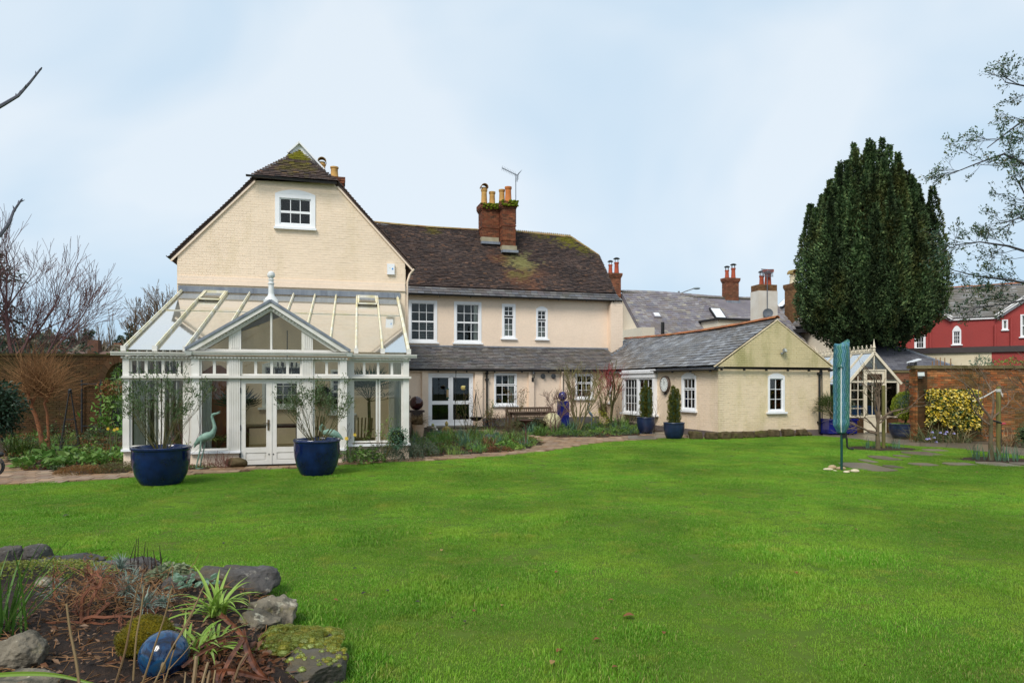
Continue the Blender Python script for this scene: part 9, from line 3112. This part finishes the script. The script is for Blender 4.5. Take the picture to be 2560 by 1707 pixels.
for i in range(16):
 a = i * 2.4
 r_ = .042 * math.sqrt(i + .5)
 cx,cy,cz = r_ * math.cos(a) * 1.3,r_ * math.sin(a) * .7,.05 + rg.uniform(0,.07)
 s = rg.uniform(.028,.042)
 tl = Vector((rg.gauss(0,.4),rg.gauss(-.4,.3),1)).normalized()
 ax = tl.cross(Vector((0,1,0))).normalized(); ay = tl.cross(ax)
 k = 12
 vs = [Vector((cx,cy,cz))] + [Vector((cx,cy,cz)) + (ax * math.cos(2 * math.pi * j / k) + ay * math.sin(2 * math.pi * j / k)) * s * (1 - .55 * (j == 0)) - tl * s * .2 for j in range(k)]
 MB().add(vs,[(0,1 + j,1 + (j + 1) % k) for j in range(k)]).build('leaf',cm_.m,t)
t = thing('dead_stalks','dark bare upright stems rising before the flat dark rock','plant',at_mound(375,1452))
rg = random.Random(9)
for i in range(16):
 x,y = rg.uniform(-.16,.12),rg.uniform(-.08,.12)
 h = rg.uniform(.12,.34)
 MB().tube([(x,y,-.02),(x + rg.gauss(0,.015),y,h * .5),(x + rg.gauss(0,.04),y,h)],[.005,.004,.002],5).build('stem',B_DARK,t)
V,Fc = tuft_leafy(420,.17,.10,(.05,.03),12,.5)
tag(np_obj(V,Fc,leafmat('pale_sage_leaf',[(.16,.22,.12,1),(.24,.28,.16,1),(.18,.20,.10,1)]),'leafy_plant',None,Matrix.Translation(at_mound(425,1460) + Vector((0,0,.02)))),'pale sage leaved plant between the two flat dark rocks','plant')
mb = MB()
rg = random.Random(77)
k = 0
while k < 520:
 x,y = rg.uniform(-3.4,-.3),rg.uniform(3.6,6.6)
 if not inside((x,y),rb):
  continue
 k += 1
 z = mound_z(x,y) + .006
 a = rg.uniform(0,6.283)
 L = rg.uniform(.04,.22)
 e = Vector((x + L * math.cos(a),y + L * math.sin(a),z + rg.uniform(0,.05)))
 p = Vector((x,y,z))
 mb.tube([p,p.lerp(e,.5) + Vector((rg.gauss(0,.01),rg.gauss(0,.01),rg.gauss(.006,.006))),e],[.003,.0025,.001],3,cap=False)
tag(mb.build('fallen_twigs',B_RUST),kind='stuff')
# fallen leaves and crumbs in the bed
rr = np.random.RandomState(15)
Q = []
while len(Q) < 2200:
 x,y = rr.uniform(-3.6,0),rr.uniform(3.5,7)
 if inside((x,y),rb): Q.append((x,y,mound_z(x,y) + .012))
D = rr.normal(size=(2200,3)); D[:,2] *= .3
V,Fc = leaves(np.array(Q),D,rr.uniform(.015,.075,2200),rr.uniform(.004,.032,2200),.1,rr)
tag(np_obj(V,Fc,leafmat('dead_brown_leaf',[(.20,.08,.035,1),(.14,.07,.04,1),(.26,.15,.08,1),(.10,.055,.035,1)],trans=.15),'leaf_litter'),kind='stuff')
# grass of the lawn
gm_ = NT('lawn_grass_blade')
b0 = gm_.ramp(gm_.rand(),[(0,(.075,.215,.010,1)),(.35,(.120,.315,.014,1)),(.7,(.175,.385,.026,1)),(.93,(.28,.43,.06,1)),(1,(.46,.40,.15,1))])
big_ = gm_.noise(.42,5,.6)
b0 = gm_.mix(b0,(.26,.40,.035,1),gm_.math('MULTIPLY',gm_.gray(gm_.noise(.8,5,.68),0,1,.46,.62),.75))
b0 = gm_.mix(b0,gm_.gray(big_,.74,1.18,.38,.62),1.0,'MULTIPLY')
b0 = gm_.mix(b0,(.38,.37,.06,1),gm_.math('MULTIPLY',gm_.gray(gm_.noise(1.9,5,.65),0,1,.56,.70),.6))
bs_ = gm_.bsdf(b0,.55,.3)
tr_ = gm_.new('BsdfTranslucent'); gm_.l.new(b0,tr_.inputs['Color'])
mx_ = gm_.new('MixShader'); mx_.inputs[0].default_value = .3
gm_.l.new(bs_.outputs[0],mx_.inputs[1]); gm_.l.new(tr_.outputs[0],mx_.inputs[2]); gm_.l.new(mx_.outputs[0],gm_.out.inputs['Surface'])
def tuft(seed,n,rad,h,w,lean):
 rs = np.random.RandomState(seed)
 a = rs.uniform(0,6.283,n); r_ = rad * np.sqrt(rs.uniform(0,1,n))
 x,y = r_ * np.cos(a),r_ * np.sin(a)
 th = rs.uniform(0,6.283,n); hh = h * rs.uniform(.45,1.15,n); ln = rs.uniform(.1,lean,n) * hh
 fx,fy = np.cos(th),np.sin(th)
 sx,sy = -fy * w / 2 * rs.uniform(.7,1.2,n),fx * w / 2
 z0 = np.full(n,-.01)
 V = np.stack([np.stack([x - sx,y - sy,z0],1),np.stack([x + sx,y + sy,z0],1),
                  np.stack([x + sx * .8 + fx * ln * .35,y + sy * .8 + fy * ln * .35,hh * .6],1),np.stack([x - sx * .8 + fx * ln * .35,y - sy * .8 + fy * ln * .35,hh * .6],1),
                  np.stack([x + fx * ln,y + fy * ln,hh],1)],1).reshape(-1,3)
 me = bpy.data.meshes.new('grass_tuft')
 fs = []
 for i in range(n):
  k = 5 * i
  fs += [(k,k + 1,k + 2,k + 3),(k + 3,k + 2,k + 4)]
 me.from_pydata([tuple(v) for v in V],[],fs)
 me.materials.append(gm_.m)
 return bpy.data.objects.new('grass_tuft',me)
tcol = bpy.data.collections.new('grass_tufts')
for i in range(4):
 tcol.objects.link(tuft(i,520,.19,.022,.0042,1.1))
for i in range(2):
 tcol.objects.link(tuft(10 + i,440,.17,.036,.0046,1.0))
pts,scl,kin,rot = [],[],[],[]
rr = np.random.RandomState(21)
def rock_hit(x,y):
 return any(((x - a) / (w + .0)) ** 2 + ((y - b) / (d + .0)) ** 2 < .8 for a,b,w,d in rock_polys)
gridx = np.arange(-14.5,20.5,.215)
gridy = np.arange(3.2,26,.215)
for y in gridy:
 for x in gridx:
  px_,py2 = x + rr.uniform(-.1,.1),y + rr.uniform(-.1,.1)
  if abs(px_) > .80 * py2 + .6:
   continue
  if not inside((px_,py2),lawn_poly) or inside((px_,py2),rb) or rock_hit(px_,py2):
   continue
  if any(inside((px_,py2),s) for s in step_polys) or any(inside((px_,py2),s) for s in tree_rings):
   continue
  nz = mnoise.noise(Vector((px_ * .9,py2 * .9,5))) + .5 * mnoise.noise(Vector((px_ * 2.3,py2 * 2.3,1)))
  pts.append((px_,py2,.010)); rot.append(rr.uniform(0,6.283))
  kin.append(int(rr.randint(4)) if nz < .32 else 4 + int(rr.randint(2)))
  scl.append(float(np.clip(.95 + .35 * nz + rr.normal() * .08,.6,1.5)))
# longer grass round the stones, pots and posts
for (cx,cy,r_) in [(p[0],p[1],max(p[2],p[3])) for p in rock_polys if p[0] > -1.9 or p[1] > 6]:
 for k in range(16):
  a = rr.uniform(0,6.283)
  x,y = cx + math.cos(a) * (r_ + .07),cy + math.sin(a) * (r_ + .07)
  if not inside((x,y),rb): pts.append((x,y,.01)); rot.append(a); kin.append(5); scl.append(rr.uniform(1.1,1.7))
for c in (c1_,c2_,c4):
 for k in range(14):
  a = k * .45
  pts.append((c.x + .34 * math.cos(a),c.y + .34 * math.sin(a),.01)); rot.append(a); kin.append(4); scl.append(1.2)
me = bpy.data.meshes.new('grass')
me.from_pydata(pts,[],[])
for nm,ty,dat in (('sc','FLOAT',scl),('kd','INT',kin),('rt','FLOAT',rot)):
 at = me.attributes.new(nm,ty,'POINT')
 at.data.foreach_set('value',dat)
grass = link(bpy.data.objects.new('grass',me))
grass['kind'] = 'stuff'
ng = bpy.data.node_groups.new('scatter_grass','GeometryNodeTree')
ng.interface.new_socket('Geometry',in_out='INPUT',socket_type='NodeSocketGeometry')
ng.interface.new_socket('Geometry',in_out='OUTPUT',socket_type='NodeSocketGeometry')
gi,go_ = ng.nodes.new('NodeGroupInput'),ng.nodes.new('NodeGroupOutput')
ip = ng.nodes.new('GeometryNodeInstanceOnPoints')
ci = ng.nodes.new('GeometryNodeCollectionInfo')
ci.inputs['Collection'].default_value = tcol
ci.inputs['Separate Children'].default_value = True
ci.inputs['Reset Children'].default_value = True
def named(nm,ty):
 a = ng.nodes.new('GeometryNodeInputNamedAttribute'); a.data_type = ty; a.inputs['Name'].default_value = nm
 return a.outputs['Attribute']
cx_ = ng.nodes.new('ShaderNodeCombineXYZ')
ng.links.new(named('rt','FLOAT'),cx_.inputs['Z'])
ng.links.new(gi.outputs[0],ip.inputs['Points'])
ng.links.new(ci.outputs[0],ip.inputs['Instance'])
ip.inputs['Pick Instance'].default_value = True
ng.links.new(named('kd','INT'),ip.inputs['Instance Index'])
ng.links.new(cx_.outputs[0],ip.inputs['Rotation'])
ng.links.new(named('sc','FLOAT'),ip.inputs['Scale'])
ng.links.new(ip.outputs[0],go_.inputs[0])
md = grass.modifiers.new('scatter','NODES')
md.node_group = ng
# fallen leaves on the lawn
FLV = [(1572,1552,.055,0),(1398,1639,.032,0),(1492,1610,.030,0),(1381,1669,.034,1),(1077,1341,.034,1),(1104,1383,.03,1),(1417,1312,.032,0),(1527,1510,.028,0),(1184,1537,.026,0),(1391,1438,.028,0),
       (1043,1515,.03,2),(968,1486,.026,2),(910,1492,.028,2),(1255,1523,.026,1),(1162,1564,.026,2),(1660,1593,.026,0),(1538,1681,.03,0),(165,1296,.05,2),(886,1430,.03,2),(1700,1210,.04,0),(1834,1128,.06,0),(2350,1338,.03,0),(2140,1330,.04,0),(2300,1170,.05,3),(2440,1185,.05,0),(1960,1095,.08,0),(838,1510,.03,0),(833,1640,.03,2),(560,1365,.03,2),(1990,1440,.03,0),(2280,1142,.05,3)]
lm = [leafmat('fallen_leaf_brown',[(.20,.075,.018,1)],trans=.15),leafmat('fallen_leaf_pale',[(.34,.20,.07,1)],trans=.15),leafmat('fallen_leaf_black',[(.03,.02,.015,1)],trans=.1),leafmat('fallen_leaf_orange',[(.42,.20,.04,1)],trans=.15)]
LB = ['brown dead leaf lying loose on the open lawn','pale straw coloured dead leaf lying on the lawn','blackened crumpled leaf lying on the lawn','orange dead leaf lying between the stepping stones']
for i,(px,py,s,k) in enumerate(FLV):
 p = on_ground(px,py)
 mb = MB()
 n = 6
 vs = []
 for j in range(n + 1):
  t_ = j / n
  w_ = math.sin(math.pi * (t_ * .9 + .06)) * .36
  cz = .28 * math.sin(t_ * 2.6) + .1
  vs += [(t_ - .5,-w_,cz + .25 * w_),(t_ - .5,0,cz),(t_ - .5,w_,cz + .35 * w_)]
 fs = []
 for j in range(n):
  a = 3 * j
  fs += [(a,a + 1,a + 4,a + 3),(a + 1,a + 2,a + 5,a + 4)]
 mb.add([(x * s * 1.6,y * s * 1.6,z * s) for x,y,z in vs],fs)
 solo(mb,'fallen_leaf',lm[k],'biggest curled orange brown leaf on the near lawn' if i == 0 else LB[k],'leaf',p + Vector((0,0,.032)),rnd.uniform(0,6.28),'fallen leaves on the lawn')
n = 700
yy = 4.3 + 16 * rr.uniform(0,1,n) ** 1.6
xx = rr.uniform(-.74,.76,n) * yy
ok = [i for i in range(n) if inside((xx[i],yy[i]),lawn_poly) and not inside((xx[i],yy[i]),rb)]
Q = np.stack([xx[ok],yy[ok],rr.uniform(.012,.03,len(ok))],1)
D = rr.normal(size=(len(ok),3)); D[:,2] *= .4
V,Fc = leaves(Q,D,rr.uniform(.008,.028,len(ok)),rr.uniform(.005,.014,len(ok)),.1,rr)
tag(np_obj(V,Fc,leafmat('lawn_crumbs',[(.03,.022,.014,1),(.10,.06,.025,1),(.26,.20,.08,1),(.05,.035,.02,1)],trans=.1),'lawn_debris'),kind='stuff')
Q,D = [],[]
while len(Q) < 420:
 q = G(rr.uniform(470,680),rr.uniform(1610,1720),.17)
 Q.append((q.x,q.y,mound_z(q.x,q.y) + rr.uniform(.008,.04)))
D = rr.normal(size=(420,3)); D[:,2] *= .5
V,Fc = leaves(np.array(Q),D,rr.uniform(.03,.085,420),rr.uniform(.014,.04,420),.15,rr)
tag(np_obj(V,Fc,leafmat('rusty_dead_leaf',[(.16,.055,.02,1),(.10,.04,.02,1),(.22,.11,.05,1)],trans=.15),'leaf_litter'),kind='stuff')
# lettering becomes plain mesh
dg = bpy.context.evaluated_depsgraph_get()
for o in [o for o in col.objects if o.type == 'FONT']:
 me = bpy.data.meshes.new_from_object(o.evaluated_get(dg))
 n = bpy.data.objects.new('numeral',me)
 col.objects.link(n)
 n.parent = o.parent
 n.matrix_basis = o.matrix_basis.copy()
 bpy.data.objects.remove(o)
